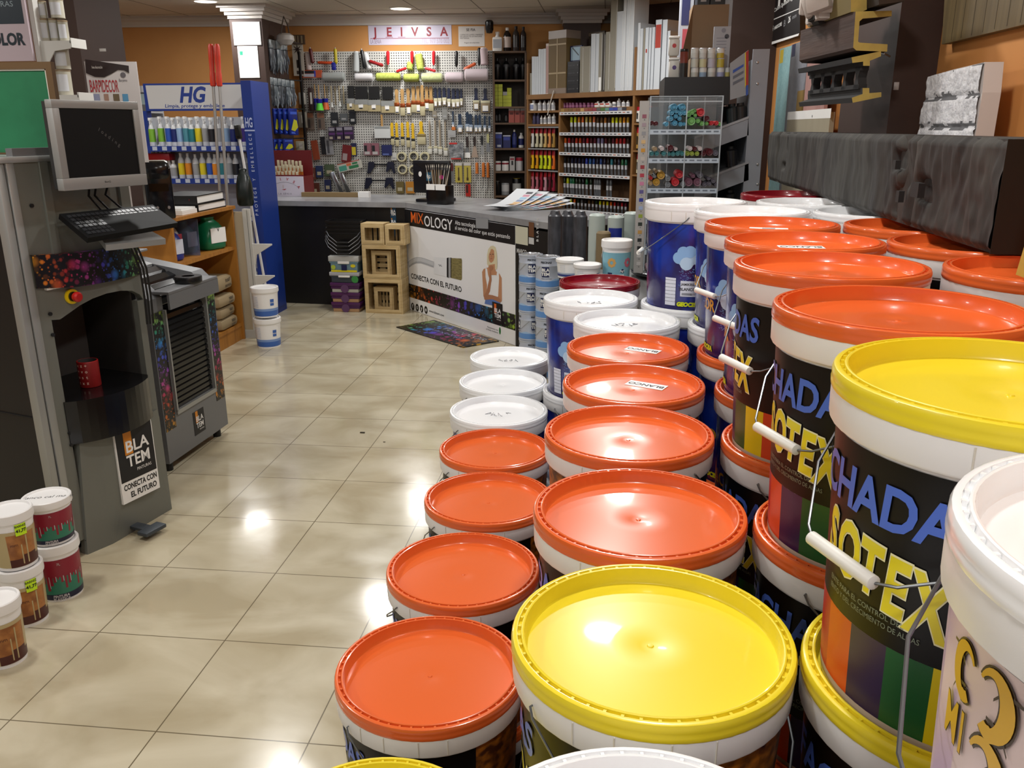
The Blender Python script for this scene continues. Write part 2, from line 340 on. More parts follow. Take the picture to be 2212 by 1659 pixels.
def lab_rain(text):
    mb=MB(); band(mb,.016,.277,[(0,360,0)])
    f=wrapf(0,R(228))
    rnd=random.Random(3)
    for a in (R(135),R(228),R(318),R(50)):
        g=wrapf(0,a)
        cloud(mb,0,.178,.03,1,2,g)
        for i in range(60):
            x,z=rnd.uniform(-.02,.045),rnd.uniform(.09,.15); d=rnd.uniform(-.0015,.0015)
            mb.add([g(x-.0022,-.0012,z-d),g(x+.0022,-.0012,z+d),g(x+.0022,-.0012,z+d+.0013),g(x-.0022,-.0012,z-d+.0013)],[(0,1,2,3)],3)
    if text==1:
        K=dict(f=f,cut=.008)
        for x0,x1,z0,z1,m in ((-.015,.06,.06,.108,4),(-.065,-.03,.03,.115,4)):
            n=6; mb.add([f(x0+(x1-x0)*i/n,-.0016,z) for i in range(n+1) for z in (z0,z1)],[(2*i,2*i+2,2*i+3,2*i+1) for i in range(n)],m)
        mb.text('JAMIKRIL FIBRA',.022,.097,.0105,5,.002,.0002,**K); mb.text('BLANCO 13LT',.022,.082,.0125,5,.002,.0003,**K); mb.text('LOTE 15 057',.035,.067,.007,5,.002,0,**K)
        for i in range(22): mb.add([f(-.01+i*.0014,-.002,.064),f(-.01+i*.0014+.0007,-.002,.064),f(-.01+i*.0014+.0007,-.002,.071),f(-.01+i*.0014,-.002,.071)],[(0,1,2,3)],5)
        mb.text('GEOCISA',.01,.035,.017,6,.0016,.0012,.15,**K)
        for i in range(7): mb.text('mmmmmm mmm mm',-.047,.108-i*.011,.004,5,.002,0,**K)
    else:
        g=wrapf(0,R(196)); mb.text('LOR',.0,.14,.04,7,.0018,.001,f=g,cut=.008); mb.text('GEOCISA',-.005,.035,.017,6,.0016,.0012,.15,f=g,cut=.008)
    return mb.mesh('label_wrap',[M('1c1458',.25,coat=.4,noise=('1436a0',7,(1,1,1),.45,.62,0)),M('8fb8e4',.4),M('bcd6ee',.4),M('6f9ad6',.4),M('dfe2ee',.4),INKB,M('dce414',.4),M('d8a020',.4)])
def lab_purple():
    mb=MB(); band(mb,.016,.277,[(150+i*15,165+i*15,[0,0,1,1,2,3,3,4,4,3,2,1,0,0,0,0,0,0,0,0,0,0,0,0][i]) for i in range(24)])
    f=wrapf(0,R(197))
    def liz(x,z,s,fl,a0=35,a1=300):
        n=22; c=[(x+fl*s*.8*math.cos(R(a0+(a1-a0)*i/n)),z+s*1.25*math.sin(R(a0+(a1-a0)*i/n))) for i in range(n+1)]
        nm=[]
        for i in range(n+1):
            p,q=c[max(0,i-1)],c[min(n,i+1)]; dx,dz=q[0]-p[0],q[1]-p[1]; l=math.hypot(dx,dz); nm.append((-dz/l,dx/l))
        wd=lambda i:s*(.06+.30*math.sin(PI*min(1,(i/n)*.85+.02))**1.3)+(s*.10 if i>n-4 else 0)
        for ex,mm,off in ((s*.11,6,.0009),(0,5,.0015)):
            mb.add([f(c[i][0]+sg*nm[i][0]*(wd(i)+ex),-off,c[i][1]+sg*nm[i][1]*(wd(i)+ex)) for i in range(n+1) for sg in (-1,1)],[(2*i,2*i+1,2*i+3,2*i+2) for i in range(n)],mm)
        for i in (9,16):
            for sg in (-1,1):
                p=(c[i][0]+sg*nm[i][0]*wd(i),c[i][1]+sg*nm[i][1]*wd(i)); q=(p[0]+sg*nm[i][0]*s*.4+nm[i][1]*s*.2,p[1]+sg*nm[i][1]*s*.4-nm[i][0]*s*.2)
                mb.add([f(p[0],-.0013,p[1]-s*.09),f(q[0],-.0013,q[1]-s*.07),f(q[0],-.0013,q[1]+s*.07),f(p[0],-.0013,p[1]+s*.09)],[(0,1,2,3)],6)
    liz(-.037,.253,.0125,1); liz(-.011,.251,.015,-1); liz(-.012,.203,.017,-1); liz(.06,.25,.014,1)
    K=dict(f=f,cut=.006)
    mb.text('MI',-.044,.212,.04,6,.0012,.0010,0,1.1,.62,**K); mb.text('MI',-.0435,.2125,.04,5,.0016,.0003,0,1.1,.62,**K); mb.text('O',.03,.205,.04,5,.0016,.0008,0,1.1,.7,**K)
    return mb.mesh('label_wrap',[M('cdb4d0',.3),M('dcc6c4',.3),M('b79ccb',.3),M('8462b0',.3),M('53307e',.3),M('d8a818',.4),M('3a2810',.4)])
LABM={'black':lab_black,'rain1':lambda:lab_rain(1),'rain2':lambda:lab_rain(2),'purple':lab_purple}
LIDM={'orange':LIDO,'white':LIDW,'yellow':LIDY,'dark red':LIDR}
def b_handle():
    p=[]
    P0=Vector((.1555,0,.285))
    def arc(sg):
        return [Vector((sg*.150,-.004,.298)),Vector((sg*.1565,-.004,.297)),Vector((sg*.1585,-.012,.288)),Vector((sg*.152,-.05,.258)),Vector((sg*.122,-.105,.215)),Vector((sg*.062,-.155,.178)),Vector((sg*.045,-.163,.174)),Vector((sg*.02,-.165,.174))]
    pts=arc(-1)+arc(1)[::-1]
    return MB().tube(pts,.0015,0,6).mesh('handle',M('7c7e80',.35,.9))
def b_grip(): return MB().tube([(-.045,-.164,.174),(-.044,-.164,.174),(.044,-.164,.174),(.045,-.164,.174)],[.004,.0068,.0068,.004],0,14).mesh('grip',M('e4e2da',.4))
def sticker(mb,txt): 
    mb.bx(-.045,.045,-.019,.019,0,.0006,0)
    if txt: mb.text(txt,0,0,.021,1,0,.0005,f=lambda x,y,z:(x,z,.0009))
    else:
        mb.bx(-.015,.015,-.008,.008,.0006,.0009,2)
    return mb.mesh('sticker',[PAPER,INKB,M('8a8a90',.6)])
def bucket(x,y,lev,lid,lab,label,group=None,rot=0,hdir=45,sc=1.0,stick=None,pen=None,dz=0,swing=0):
    t=root('paint_bucket',Tr(x,y,(lev-1)*BQ+dz)@Sc(sc,sc,1),label,'paint bucket',group)
    put('body',cached('bb',bucket_body),t)
    put('label_wrap',cached('bl'+lab,LABM[lab]),t,Rz(R(rot)))
    l=put('lid',cached('lid'+lid,lambda:bucket_lid(LIDM[lid])),t,Rz(random.uniform(0,6)))
    h=put('handle',cached('bh',b_handle),t,Rz(R(hdir+90))@Tr(0,0,.29)@Rx(-R(swing))@Tr(0,0,-.29)); put('grip',cached('bg',b_grip),h)
    if stick: put('sticker',cached('st'+str(stick[0]),lambda:sticker(MB(),stick[0] if stick[0]!='-' else '')),t,Tr(stick[1],stick[2],.3163)@Rz(R(stick[3])))
    if pen:
        mb=MB(); r=random.Random(pen); 
        for k in range(4):
            x0=-.04+k*.02; mb.tube([(x0+r.uniform(-.004,.018),r.uniform(-.02,.02),.3167) for _ in range(5)],.0005,0,4)
        put('handwriting',mb.mesh('handwriting',M('50525a',.5)),t)
    return t
G1='buckets hidden under the stacked paint buckets'
HID='paint bucket buried deep in the stacks, lid covered by the bucket above it'
def stack(x,y,n,lid,lab,label,second=None,**k):
    for i in range(1,n):
        if second and i==n-1: bucket(x,y,i,lid,lab,second,'stacked paint buckets',k.get('rot',0)+25,315)
        else: bucket(x,y,i,lid,lab,HID,G1,random.uniform(0,360),45 if x>.5 else [45,135,225,315][(i+int(x*9))%4])
    return bucket(x,y,n,lid,lab,label,'stacked paint buckets',**k)
SEC=lambda d:'second bucket down beneath the '+d
# aisle row, two high
stack(-.272,.81,2,'yellow','black','yellow lidded bucket at the front end of the low aisle row',hdir=135)
stack(-.274,1.173,2,'orange','black','orange lidded bucket just behind the yellow lid in the low aisle row',hdir=315,rot=-10)
stack(-.275,1.507,2,'orange','black','second orange lidded bucket along the low aisle row, plain dull lid',hdir=135)
stack(-.272,1.852,2,'orange','black','third orange lidded bucket along the low aisle row, between two orange lids',hdir=135)
stack(-.299,2.176,2,'orange','black','last orange lidded bucket in the low aisle row, beside the first white lid',hdir=135)
stack(-.331,2.504,2,'white','rain1','white lidded bucket marked in pen, touching the last orange lid by the aisle',hdir=135,pen=5)
stack(-.357,2.823,2,'white','rain1','plain unmarked white lidded bucket, middle of three by the aisle',hdir=135)
stack(-.372,3.152,2,'white','rain1','white lidded bucket with faint pen marks at the far end of the aisle row',hdir=135,pen=9)
# middle row, three high
stack(.042,.488,3,'white','black','white lidded bucket cut by the frame bottom in front of the big yellow lid',hdir=315)
stack(.059,.826,3,'yellow','black','big yellow lidded bucket between the aisle row and the tall stacks',hdir=305,rot=-35)
stack(.055,1.144,3,'orange','black','orange lidded bucket with bright glare and centre pip behind the yellow lid',hdir=30,rot=-25)
stack(.046,1.475,3,'orange','black','orange lidded bucket with two small glints, middle row, no sticker',hdir=45,rot=180)
stack(.062,1.790,3,'orange','black','orange lidded bucket with white BLANCO sticker, nearer of two in the middle row',hdir=45,stick=('BLANCO',.03,.035,155))
stack(.055,2.108,3,'orange','rain1','orange lidded bucket with BLANCO sticker, farther of two in the middle row',hdir=45,stick=('BLANCO',.04,.03,155))
stack(.057,2.425,3,'white','rain1','white lidded bucket with a pen scrawl behind the BLANCO stickered orange lids',hdir=45,pen=17)
stack(-.055,2.75,3,'white','rain1','white lidded bucket showing a cloud label, in front of the dark red lid',SEC('cloud label bucket near the dark red lid'),hdir=45,rot=15,pen=3)
stack(-.03,3.07,3,'dark red','rain2','dark red lidded bucket beside the blue pool paint cans',hdir=45,sc=.95)
# tall row, four high
stack(.357,.447,4,'white','purple','white lidded bucket with lilac lizard label at the frame edge',hdir=203,swing=6)
stack(.370,.784,4,'yellow','black','yellow lidded black label bucket on top of the tall row',SEC('yellow topped tall bucket'),hdir=203,rot=0)
stack(.369,1.1,4,'orange','black','orange lidded black label bucket right behind the tall yellow one',SEC('orange bucket behind the tall yellow one'),hdir=203,rot=-4)
stack(.366,1.45,4,'orange','black','orange lidded tall bucket whose label shows only DAS and EX',SEC('tall bucket showing only DAS'),hdir=203,rot=-32)
stack(.390,1.766,4,'orange','rain2','orange lidded tall bucket with BLANCO sticker read upside down',SEC('tall bucket with BLANCO sticker'),hdir=203,rot=-20,stick=('BLANCO',.0,.02,178))
stack(.382,2.083,4,'orange','rain2','orange lidded tall bucket with grey printed sticker and gold letters on blue',SEC('tall bucket with gold letters'),hdir=203,rot=-5,stick=('-',0,.03,170))
stack(.386,2.402,4,'white','rain2','white lidded tall bucket between the orange lids and the 13LT bucket',SEC('white tall bucket near the 13LT one'),hdir=60,rot=-10)
stack(.262,2.70,4,'white','rain1','white lidded tall bucket with clouds and JAMIKRIL FIBRA BLANCO 13LT label',SEC('JAMIKRIL FIBRA bucket'),hdir=170,rot=30)
# wall row, four high, under the dark beam
stack(.70,1.425,4,'orange','black','orange lidded bucket under the near end of the dark beam',hdir=45)
stack(.706,1.745,4,'orange','black','middle orange lidded bucket of three under the dark beam',hdir=45)
stack(.702,2.065,4,'orange','black','farthest orange lidded bucket under the dark beam, next to the white lids',hdir=45)
stack(.702,2.385,4,'white','rain2','white lidded bucket partly covered by the dark beam, nearer of two',hdir=45)
stack(.60,2.70,4,'white','rain2','white lidded bucket by the far part of the dark beam, before the red lid',hdir=45)
stack(.60,3.025,4,'dark red','rain2','dark red lidded bucket under the far end of the dark beam',hdir=45)
# ---------------------------------------------------------------- generic small goods
def ptxt(mb,F,t,xl,yl,xr,yr,hpx,m,d=.0012,bold=0,shear=0,f=None,fd=0.0,cut=0):
    a=F.uz(xl,yl,fd); b=F.uz(xr,yr,fd); h=abs(F.uz(xl,yl-hpx/2,fd)[1]-F.uz(xl,yl+hpx/2,fd)[1])
    h2=abs(F.uz(xr,yr-hpx/2,fd)[1]-F.uz(xr,yr+hpx/2,fd)[1])
    fit_text(mb,t,a[0],b[0],(a[1]+b[1])/2,(h+h2)/2,m,d,bold,shear,f=f,cut=cut)
def bottle(mat,r,h,body,lab,cap,shape,label,cat='bottle',group=None,name='bottle',depth=None,lz=(.18,.62)):
    """one bottle: body with its printed label, cap"""
    key=('bt',round(r,4),round(h,4),body.name,lab.name if lab else '',shape,lz)
    def mk():
        mb=MB(); a,b=lz
        if shape in('round','spray','can'):
            sh={'round':[(0,.0),(.92,0),(1,.02),(1,.66),(.9,.74),(.42,.86),(.36,.88),(.36,.93)],'spray':[(0,0),(.92,0),(1,.02),(1,.5),(.85,.66),(.5,.78),(.38,.8),(.38,.86)],'can':[(0,0),(.97,0),(1,.01),(1,.96),(.97,.985),(.9,.985),(.88,.97),(0,.97)]}[shape]
            pr=[(q*r,z*h) for q,z in sh]; mb.lathe(pr,16,0)
            if lab: mb.lathe([(r*1.012,a*h),(r*1.012,b*h)],16,1)
        else:
            w=r; dd=(depth or r)
            mb.bx(-w,w,-dd,dd,0,h*.74,0,bev=min(w,dd)*.28)
            mb.lathe([(w*.5,h*.74),(w*.36,h*.84),(w*.34,h*.9)],12,0)
            if lab: mb.bx(-w*.86,w*.86,-dd-.0008,-dd+.001,a*h,b*h,1)
        return mb.mesh('body',[body,lab or body])
    t=root(name,mat,label,cat,group); put('body',cached(key,mk),t)
    if cap:
        def mc():
            mb=MB()
            if shape=='spray': mb.cyl(r*.42,h*.84,h*.9,0,12); mb.bx(-r*.4,r*.4,-r*.9,r*.6,h*.9,h,0,bev=r*.12); mb.bx(-r*.12,r*.12,-r*.8,-r*.6,h*.78,h*.92,0)
            elif shape=='can': mb.cyl(r*.8,h*.985,h*1.0,0,14)
            else: mb.cyl(r*.44,h*.88,h,0,14)
            return mb.mesh('cap',cap)
        put('cap',cached(('cp',round(r,4),round(h,4),shape,cap.name),mc),t)
    return t
# ---------------------------------------------------------------- tinting machine (near the frame edge)
A=G(165,1208);B=G(370,1100); F1=Fr(A,B)
MG=M('74766f',.42,.2); MG2=M('5a5752',.5); MDK=M('0d0e12',.5); MAL=M('a4a6a4',.4,.5)
def q1(x,y,d=0.0): return F1.uz(x,y,d)
w1=F1.w
def bulge(k): return lambda x,y,z:(x,y-k*max(0,1-(2*x/w1-1)**2),z)
t=root('tinting_machine',F1.M(0,0),'tall grey and black paint tinting machine with monitor, keyboard and emergency stop','tinting machine')
mb=MB().bx(-.03,.045,.035,.64,.05,1.40,0).bx(w1-.03,w1-.004,.035,.64,.05,1.40,0).bx(.045,w1-.03,.305,.64,.05,1.40,0).bx(.045,w1-.03,.035,.305,.962,1.40,0).bx(.045,w1-.03,.035,.305,.05,q1(160,945)[1]-.025,0)
mb.bx(-.034,-.03,.05,.6,.545,.55,1); mb.bx(-.033,-.03,.3,.34,.47,.53,1)
mb.bx(.0,w1-.02,.06,.6,0.012,.05,1)
put('cabinet',mb.mesh('cabinet',[MDK,M('050506',.6)]),t)
mb=MB().bx(-.042,-.016,0,.04,.02,1.42,0,bev=.003).bx(-.012,.016,-.004,.036,.02,1.42,0,bev=.003).bx(-.018,-.010,.006,.036,.02,1.42,1)
put('corner_profile',mb.mesh('corner_profile',[MAL,M('55575a',.5)]),t)
# upper fascia with arch
zt=q1(70,345)[1]
arch=[q1(*p) for p in ((104,692),(130,690),(150,676),(172,660),(200,645),(230,634),(260,628),(285,628),(302,636),(313,652))]
pts=[(.016,1.40),(.016,arch[0][1])]+arch+[(w1,arch[-1][1]),(w1,1.40)]
mb=MB().prism(pts,0,.03,0)
mb.bx(.016,.06,-.0,.03,.06,arch[0][1],0); mb.bx(w1-.03,w1,-.0,.03,.06,arch[-1][1]+.01,0)
mb.bx(w1-.05,w1-.02,-.012,0,1.06,1.40,0); mb.bx(.10,.13,-.012,0,1.10,1.40,0)
put('fascia',mb.mesh('fascia',[MG]),t)
# curved rainbow band
tb=[q1(*p) for p in ((82,550),(140,546),(200,540),(250,532),(300,521))]; bb=[q1(*p) for p in ((95,622),(150,619),(205,610),(260,600),(312,590))]
mb=MB(); N_=16; vs=[];fs=[]
def lerp(L_,u):
    for a,b in zip(L_,L_[1:]):
        if u<=b[0]: return a[1]+(b[1]-a[1])*(u-a[0])/(b[0]-a[0])
    return L_[-1][1]
for i in range(N_+1):
    u=.02+(w1-.02)*i/N_; y=-.004-.03*max(0,1-(2*u/w1-1)**2)
    vs+=[(u,y,lerp(bb,u)),(u,y,lerp(tb,u)),(u,.03,lerp(bb,u)),(u,.03,lerp(tb,u))]
for i in range(N_):
    a=4*i; fs+=[(a,a+4,a+5,a+1),(a+1,a+5,a+7,a+3),(a+2,a,a+4,a+6)]
mb.add(vs,fs,0,True); put('rainbow_band',mb.mesh('rainbow_band',[bokeh(0,w1,'mat_band',40.)]),t)
mb=MB(); u,z=q1(112,618); mb.bx(u-.03,u+.035,-.014,0,z-.009,z+.004,0); put('trim_clip',mb.mesh('trim_clip',[WHITE]),t)
# emergency stop
u,z=q1(153,640); T=Tr(u,-.001,z)@Rx(PI/2)
e=put('emergency_stop',MB().cyl(.026,0,.008,0,28).mesh('emergency_stop',[YELLOW]),t,T)
put('button',MB().cyl(.017,.008,.016,1,20).lathe([(.013,.016),(.018,.026),(.0175,.036),(.012,.041),(0,.042)],20,0).mesh('button',[M('b81818',.35),BLACK]),e)
# dispensing recess
z0=q1(200,850)[1]
mb=MB().bx(.05,w1-.02,.034,.05,z0,arch[4][1]+.02,0).bx(.05,.056,0,.06,z0,arch[0][1],0)
mb=MB(); ib=.30
mb.add([(.05,.028,z0),(w1-.03,.028,z0),(w1-.03,ib,z0),(.05,ib,z0),(.05,.028,.96),(w1-.03,.028,.96),(w1-.03,ib,.96),(.05,ib,.96)],[(0,4,7,3),(3,7,6,2),(2,6,5,1),(4,5,6,7)],0)
put('recess_lining',mb.mesh('recess_lining',[M('4b4845',.5)]),t)
zp=q1(240,835)[1]; zb=q1(160,945)[1]
mb=MB(); n=14; vs=[];fs=[]
for i in range(n+1):
    u=.052+(w1-.082)*i/n; y=-.01-.075*math.sin(PI*i/n)**.8 if 0<i<n else -.004
    vs+=[(u,y,zb-.02),(u,y,zp),(u,.29,zp),(u,.29,zb-.02)]
for i in range(n):
    a=4*i; fs+=[(a,a+4,a+5,a+1),(a+1,a+5,a+6,a+2),(a,a+3,a+7,a+4)]
fs+=[(0,1,2,3),(4*n,4*n+3,4*n+2,4*n+1)]
mb.add(vs,fs,0,False); put('can_platform',mb.mesh('can_platform',[M('0e0e10',.18)]),t)
lp=[q1(*p) for p in ((163,942),(200,935),(240,924),(280,910),(310,897),(338,884),(344,900),(372,1102),(352,1116),(320,1138),(280,1160),(235,1184),(186,1202))]
mb=MB().prism(lp,0,.03,0,f=bulge(.03))
put('lower_panel',mb.mesh('lower_panel',[MG]),t)
def logo(mb,u0,u1,z0,z1,mk,mo,mw,d,f=None,sub=True):
    """black square with an orange bar and the words BLA / TEM / PINTURAS"""
    w,h=u1-u0,z1-z0
    mb.flat([(u0+.2*w,z1-.005*h),(u0+.42*w,z1-.005*h),(u0+.42*w,z1-.5*h),(u0+.2*w,z1-.5*h)],mo,d+.0004)
    fit_text(mb,'BLA',u0+.22*w,u0+.86*w,z1-.36*h,.22*h,mw,d+.001,.008*w); fit_text(mb,'TEM',u0+.22*w,u0+.86*w,z1-.64*h,.22*h,mw,d+.001,.008*w)
    if sub: fit_text(mb,'PINTURAS',u0+.46*w,u0+.86*w,z1-.84*h,.06*h,mw,d+.001,0)
a=q1(230,925); b=q1(324,1010); c=q1(248,1092); e2=q1(338,1042)
u0,u1=a[0],b[0]; zt=(q1(230,934)[1]+q1(316,897)[1])/2; zm=(q1(244,1045)[1]+q1(331,1005)[1])/2; zbm=(q1(249,1091)[1]+q1(338,1045)[1])/2
mb=MB().bx(u0-.004,u1+.004,-.0355,-.02,zbm,zt,0); mb.flat([(u0,zm),(u1,zm),(u1,zt-.004),(u0,zt-.004)],1,.0362)
logo(mb,u0,u1,zm,zt-.004,1,2,0,.0366); hh=(zm-zbm)
fit_text(mb,'CONECTA CON',u0+.008,u1-.004,zbm+hh*.72,hh*.26,1,.0362,.001); fit_text(mb,'EL FUTURO',u0+.035,u1-.01,zbm+hh*.3,hh*.26,1,.0362,.001)
put('brand_sticker',mb.mesh('brand_sticker',[PAPER,INKB,M('d88820',.5)]),t)
for x,y in ((67,444),(107,678),(113,723),(149,935),(153,961),(186,1166)):
    u,z=q1(x,y); put('bolt',cached('blt',lambda:MB().cyl(.0065,0,.006,0,10).mesh('bolt',[M('2a2a2c',.4,.5)])),t,Tr(u,-.001,z)@Rx(PI/2))
p=G(330,1142,.03); l=F1.P(0,0); u=(p-l).dot(F1.u); n_=(p-l).dot(F1.n)
put('foot_pedal',MB().bx(u-.05,u+.05,-n_-.02,-n_+.03,.018,.034,0,bev=.004).bx(u-.02,u+.02,-n_+.03,.05,.02,.03,0).mesh('foot_pedal',[M('3c4248',.5)]),t)
put('foot',MB().cyl(.02,0,.05,0,10,Tr(.05,.1,0)).cyl(.02,0,.05,0,10,Tr(w1-.06,.1,0)).cyl(.02,0,.05,0,10,Tr(.05,.55,0)).cyl(.02,0,.05,0,10,Tr(w1-.06,.55,0)).mesh('foot',[BLACK]),t)
put('top_plate',MB().bx(-.035,w1,-.01,.64,1.40,1.42,0,bev=.004).bx(.02,.2,.0,.03,1.42,1.445,1).mesh('top_plate',[MAL,GREY]),t)
# keyboard tray, keyboard, monitor
D1,D2=.05,.21
def q3(x,y,d): u,z=F1.uz(x,y,d); return Vector((u,-d,z))
def slab(mb,c,th,m):
    up=(c[1]-c[0]).cross(c[3]-c[0]).normalized(); up=up if up.z>0 else -up
    vs=c+[p-up*th for p in c]; mb.add(vs,[(0,1,2,3),(7,6,5,4),(0,4,5,1),(1,5,6,2),(2,6,7,3),(3,7,4,0)],m); return up
kc=[q3(128,462,D1),q3(330,442,D1),q3(384,481,D2),q3(190,514,D2)]
mb=MB(); tr=[q3(225,478,D1)+Vector((0,.06,0)),q3(320,468,D1)+Vector((0,.06,0)),q3(356,500,D2),q3(226,512,D2)]
tr=[p-Vector((0,0,.026)) for p in tr]; slab(mb,tr,.02,0)
put('keyboard_tray',mb.mesh('keyboard_tray',[MAL]),t)
kb=root('keyboard',F1.M(0,0),'black computer keyboard on the tilted tray of the tinting machine','keyboard')
mb=MB(); up=slab(mb,kc,.018,0); put('case',mb.mesh('case',[M('0c0c0d',.6,spec=.15)]),kb)
ke=MB(); ex=kc[1]-kc[0]; ey=kc[3]-kc[0]
for r_ in range(6):
    for k in range(20):
        if (k==15 or k==14) and r_ in(3,): continue
        u0=.035+k*.0465+(.0 if k<15 else .012); v0=.12+r_*.135
        p=[kc[0]+ex*a+ey*b+up*.0035 for a,b in ((u0,v0),(u0+.036,v0),(u0+.036,v0+.1),(u0,v0+.1))]
        slab(ke,p,.004,0)
put('keys',ke.mesh('keys',[M('26272a',.35,spec=.4)]),kb)
Dm=.13; mc=[F1.uz(x,y,Dm) for x,y in ((108,213),(297,221),(320,396),(141,416))]
u0=(mc[0][0]+mc[3][0])/2;u1=(mc[1][0]+mc[2][0])/2;z1=(mc[0][1]+mc[1][1])/2;z0=(mc[2][1]+mc[3][1])/2
mo=root('monitor',F1.M(0,0,Dm),'silver framed square monitor with black screen over the tinting machine keyboard','monitor')
mb=MB(); b_=.026
for x0,x1,za,zc in ((u0,u1,z0,z0+b_*1.5),(u0,u1,z1-b_,z1),(u0,u0+b_,z0+b_*1.5,z1-b_),(u1-b_,u1,z0+b_*1.5,z1-b_)): mb.bx(x0,x1,0,.03,za,zc,0,bev=.002)
mb.bx(u0+.005,u1-.005,.02,.05,z0+.005,z1-.005,1)
fit_text(mb,'BenQ',(u0+u1)/2-.012,(u0+u1)/2+.012,z0+.02,.006,1,.0008)
put('bezel',mb.mesh('bezel',[M('9a9a98',.4,.3),M('2a2a2a',.5)]),mo)
mb=MB().bx(u0+b_,u1-b_,.004,.02,z0+b_*1.5,z1-b_,0)
for i,ch in enumerate('loading'): mb.text(ch,u0+.17+i*.0125,z0+.19-i*.0085,.018,1,-.0035,0,0,1,1,rot=-.6)
put('screen',mb.mesh('screen',[M('0c0c0d',.6,spec=.2),M('5a5a5a',.5)]),mo)
put('arm',MB().bx((u0+u1)/2-.03,(u0+u1)/2+.03,.05,Dm-.0135,(z0+z1)/2-.04,(z0+z1)/2+.04,0).mesh('arm',[BLACK]),mo)
for k,xs in enumerate((0,.05,.14)):
    pp=[Vector(((u0+u1)/2-.02+xs*.6,.06,z0+.03)),Vector(((u0+u1)/2+xs*.5,.10,z0-.03)),Vector(((u0+u1)/2+.03+xs*.6,.09,z0-.075)),Vector(((u0+u1)/2+.06+xs,.10,z0-.11))]
    put('cable',MB().tube(pp,.004,0,6).mesh('cable',[BLACK]),mo)
cb=[Vector(q3(277,524,.09)),Vector(q3(285,540,.08)),Vector(q3(302,580,.07)),Vector(q3(312,640,.06)),Vector(q3(318,700,.05))]
for k in range(3): solo('cable',MB().tube([p+Vector((.0095*k,-.006*k,0)) for p in cb],.004,0,6).mesh('cable',[BLACK]),F1.M(0,0),'black cable hanging under the keyboard tray, '+['nearest the rainbow band','middle of three','nearest the shaker'][k],'cable','keyboard cables')
# red tin on the platform
u,z=q1(203,822,-.06); p=F1.P(u,zp,-.08)
tn=root('red_tin',Tr(p.x,p.y,zp+.001)@Rz(-.9),'red printed tin on the black platform of the tinting machine','tin')
mb=MB().lathe([(0,0),(.036,0),(.037,.003),(.037,.095),(.036,.097),(.033,.097),(.033,.012),(0,.012)],28,[0,0,0,1,1,2,2])
for i in range(7):
    for j in range(4):
        a=-PI/2+(i-3)*.42; zz=.018+j*.022
        mb.text('+xsvzto'[(i*3+j)%7],0,0,.016,3,0,.0004,f=lambda x,y,z,a=a,zz=zz:(.0374*math.cos(a+x/.037),.0374*math.sin(a+x/.037),zz+z))
put('body',mb.mesh('body',[M('8a1818',.4),M('b41c1c',.35),M('3a3a3a',.5),M('e8c8b8',.5)]),tn)
# ---------------------------------------------------------------- paint shaker with roller door
A2=G(370,1025);B2=G(495,935); F2=Fr(A2,B2); w2=F2.w
def q2(x,y,d=0.0): return F2.uz(x,y,d)
sh=root('paint_shaker',F2.M(0,0),'grey paint shaker with black roller door and rainbow side strips','paint shaker')
SG=M('77797c',.4,.25)
zf=.80; H2=.93
side=[(0,.05),(0,zf),(.05,zf+.05),(.5,H2),(.62,H2),(.62,.05)]   # y,z
mb=MB()
for x0,x1 in ((0,.10),(w2-.10,w2)):
    n=len(side); vs=[(x0,y,z) for y,z in side]+[(x1,y,z) for y,z in side]
    mb.add(vs,[tuple(range(n)),tuple(range(2*n-1,n-1,-1))]+[((i+1)%n,n+(i+1)%n,n+i,i) for i in range(n)],0)
mb.bx(.1,w2-.1,0,.62,.05,.27,0); mb.bx(.1,w2-.1,.3,.62,.27,H2-.01,0)
put('housing',mb.mesh('housing',[SG]),sh)
mb=MB(); prof=[(.012,.27)]; 
for i in range(13): prof.append((.012+.0*i,.27+.03*i+.03))
prof=[(.012,.27+.026*i) for i in range(17)]+[(.02,.715),(.035,.745),(.06,.775),(.09,.80),(.13,.825),(.18,.85),(.24,.875),(.3,.895)]
for (y0,z0),(y1,z1) in zip(prof,prof[1:]):
    dy,dz=y1-y0,z1-z0; l=math.hypot(dy,dz); ny,nz=-dz/l,dy/l
    p=[(y0,z0),(y0+dy*.15+ny*.008,z0+dz*.15+nz*.008),(y0+dy*.8+ny*.008,z0+dz*.8+nz*.008),(y1,z1)]
    for (ya,za),(yb,zb2) in zip(p,p[1:]): mb.add([(.1,ya,za),(w2-.1,ya,za),(w2-.1,yb,zb2),(.1,yb,zb2)],[(0,1,2,3)],0)
put('roller_door',mb.mesh('roller_door',[M('121214',.16)]),sh)
put('door_rail',MB().bx(.095,.105,-.012,.02,.27,.74,0).bx(w2-.105,w2-.095,-.012,.02,.27,.74,0).bx(.095,w2-.095,-.012,.012,.255,.275,0).mesh('door_rail',[MAL]),sh)
for k,(x0,x1) in enumerate(((.006,.088),(w2-.088,w2-.006))):
    mb=MB().bx(x0,x1,-.0015,.001,.20,.74,0); put('rainbow_strip',mb.mesh('rainbow_strip',[cached('bks',lambda:bokeh(2,.54,'mat_strip',38.,.2))]),sh)
u0,z0=q2(420,945); mb=MB().bx(w2*.42,w2*.42+.10,-.0015,.001,.10,.215,0); logo(mb,w2*.42,w2*.42+.10,.10,.215,0,1,2,.0018)
put('brand_sticker',mb.mesh('brand_sticker',[INKB,M('d88820',.5),PAPER]),sh)
mb=MB()
for x in (.05,w2-.05):
    for y in (.04,.56): mb.cyl(.02,0,.05,0,10,Tr(x,y,0))
put('foot',mb.mesh('foot',[BLACK]),sh)
tp=MB().add([(.02,.05,zf+.055),(w2-.02,.05,zf+.055),(w2-.02,.5,H2+.006),(.02,.5,H2+.006)],[(0,1,2,3)],0)
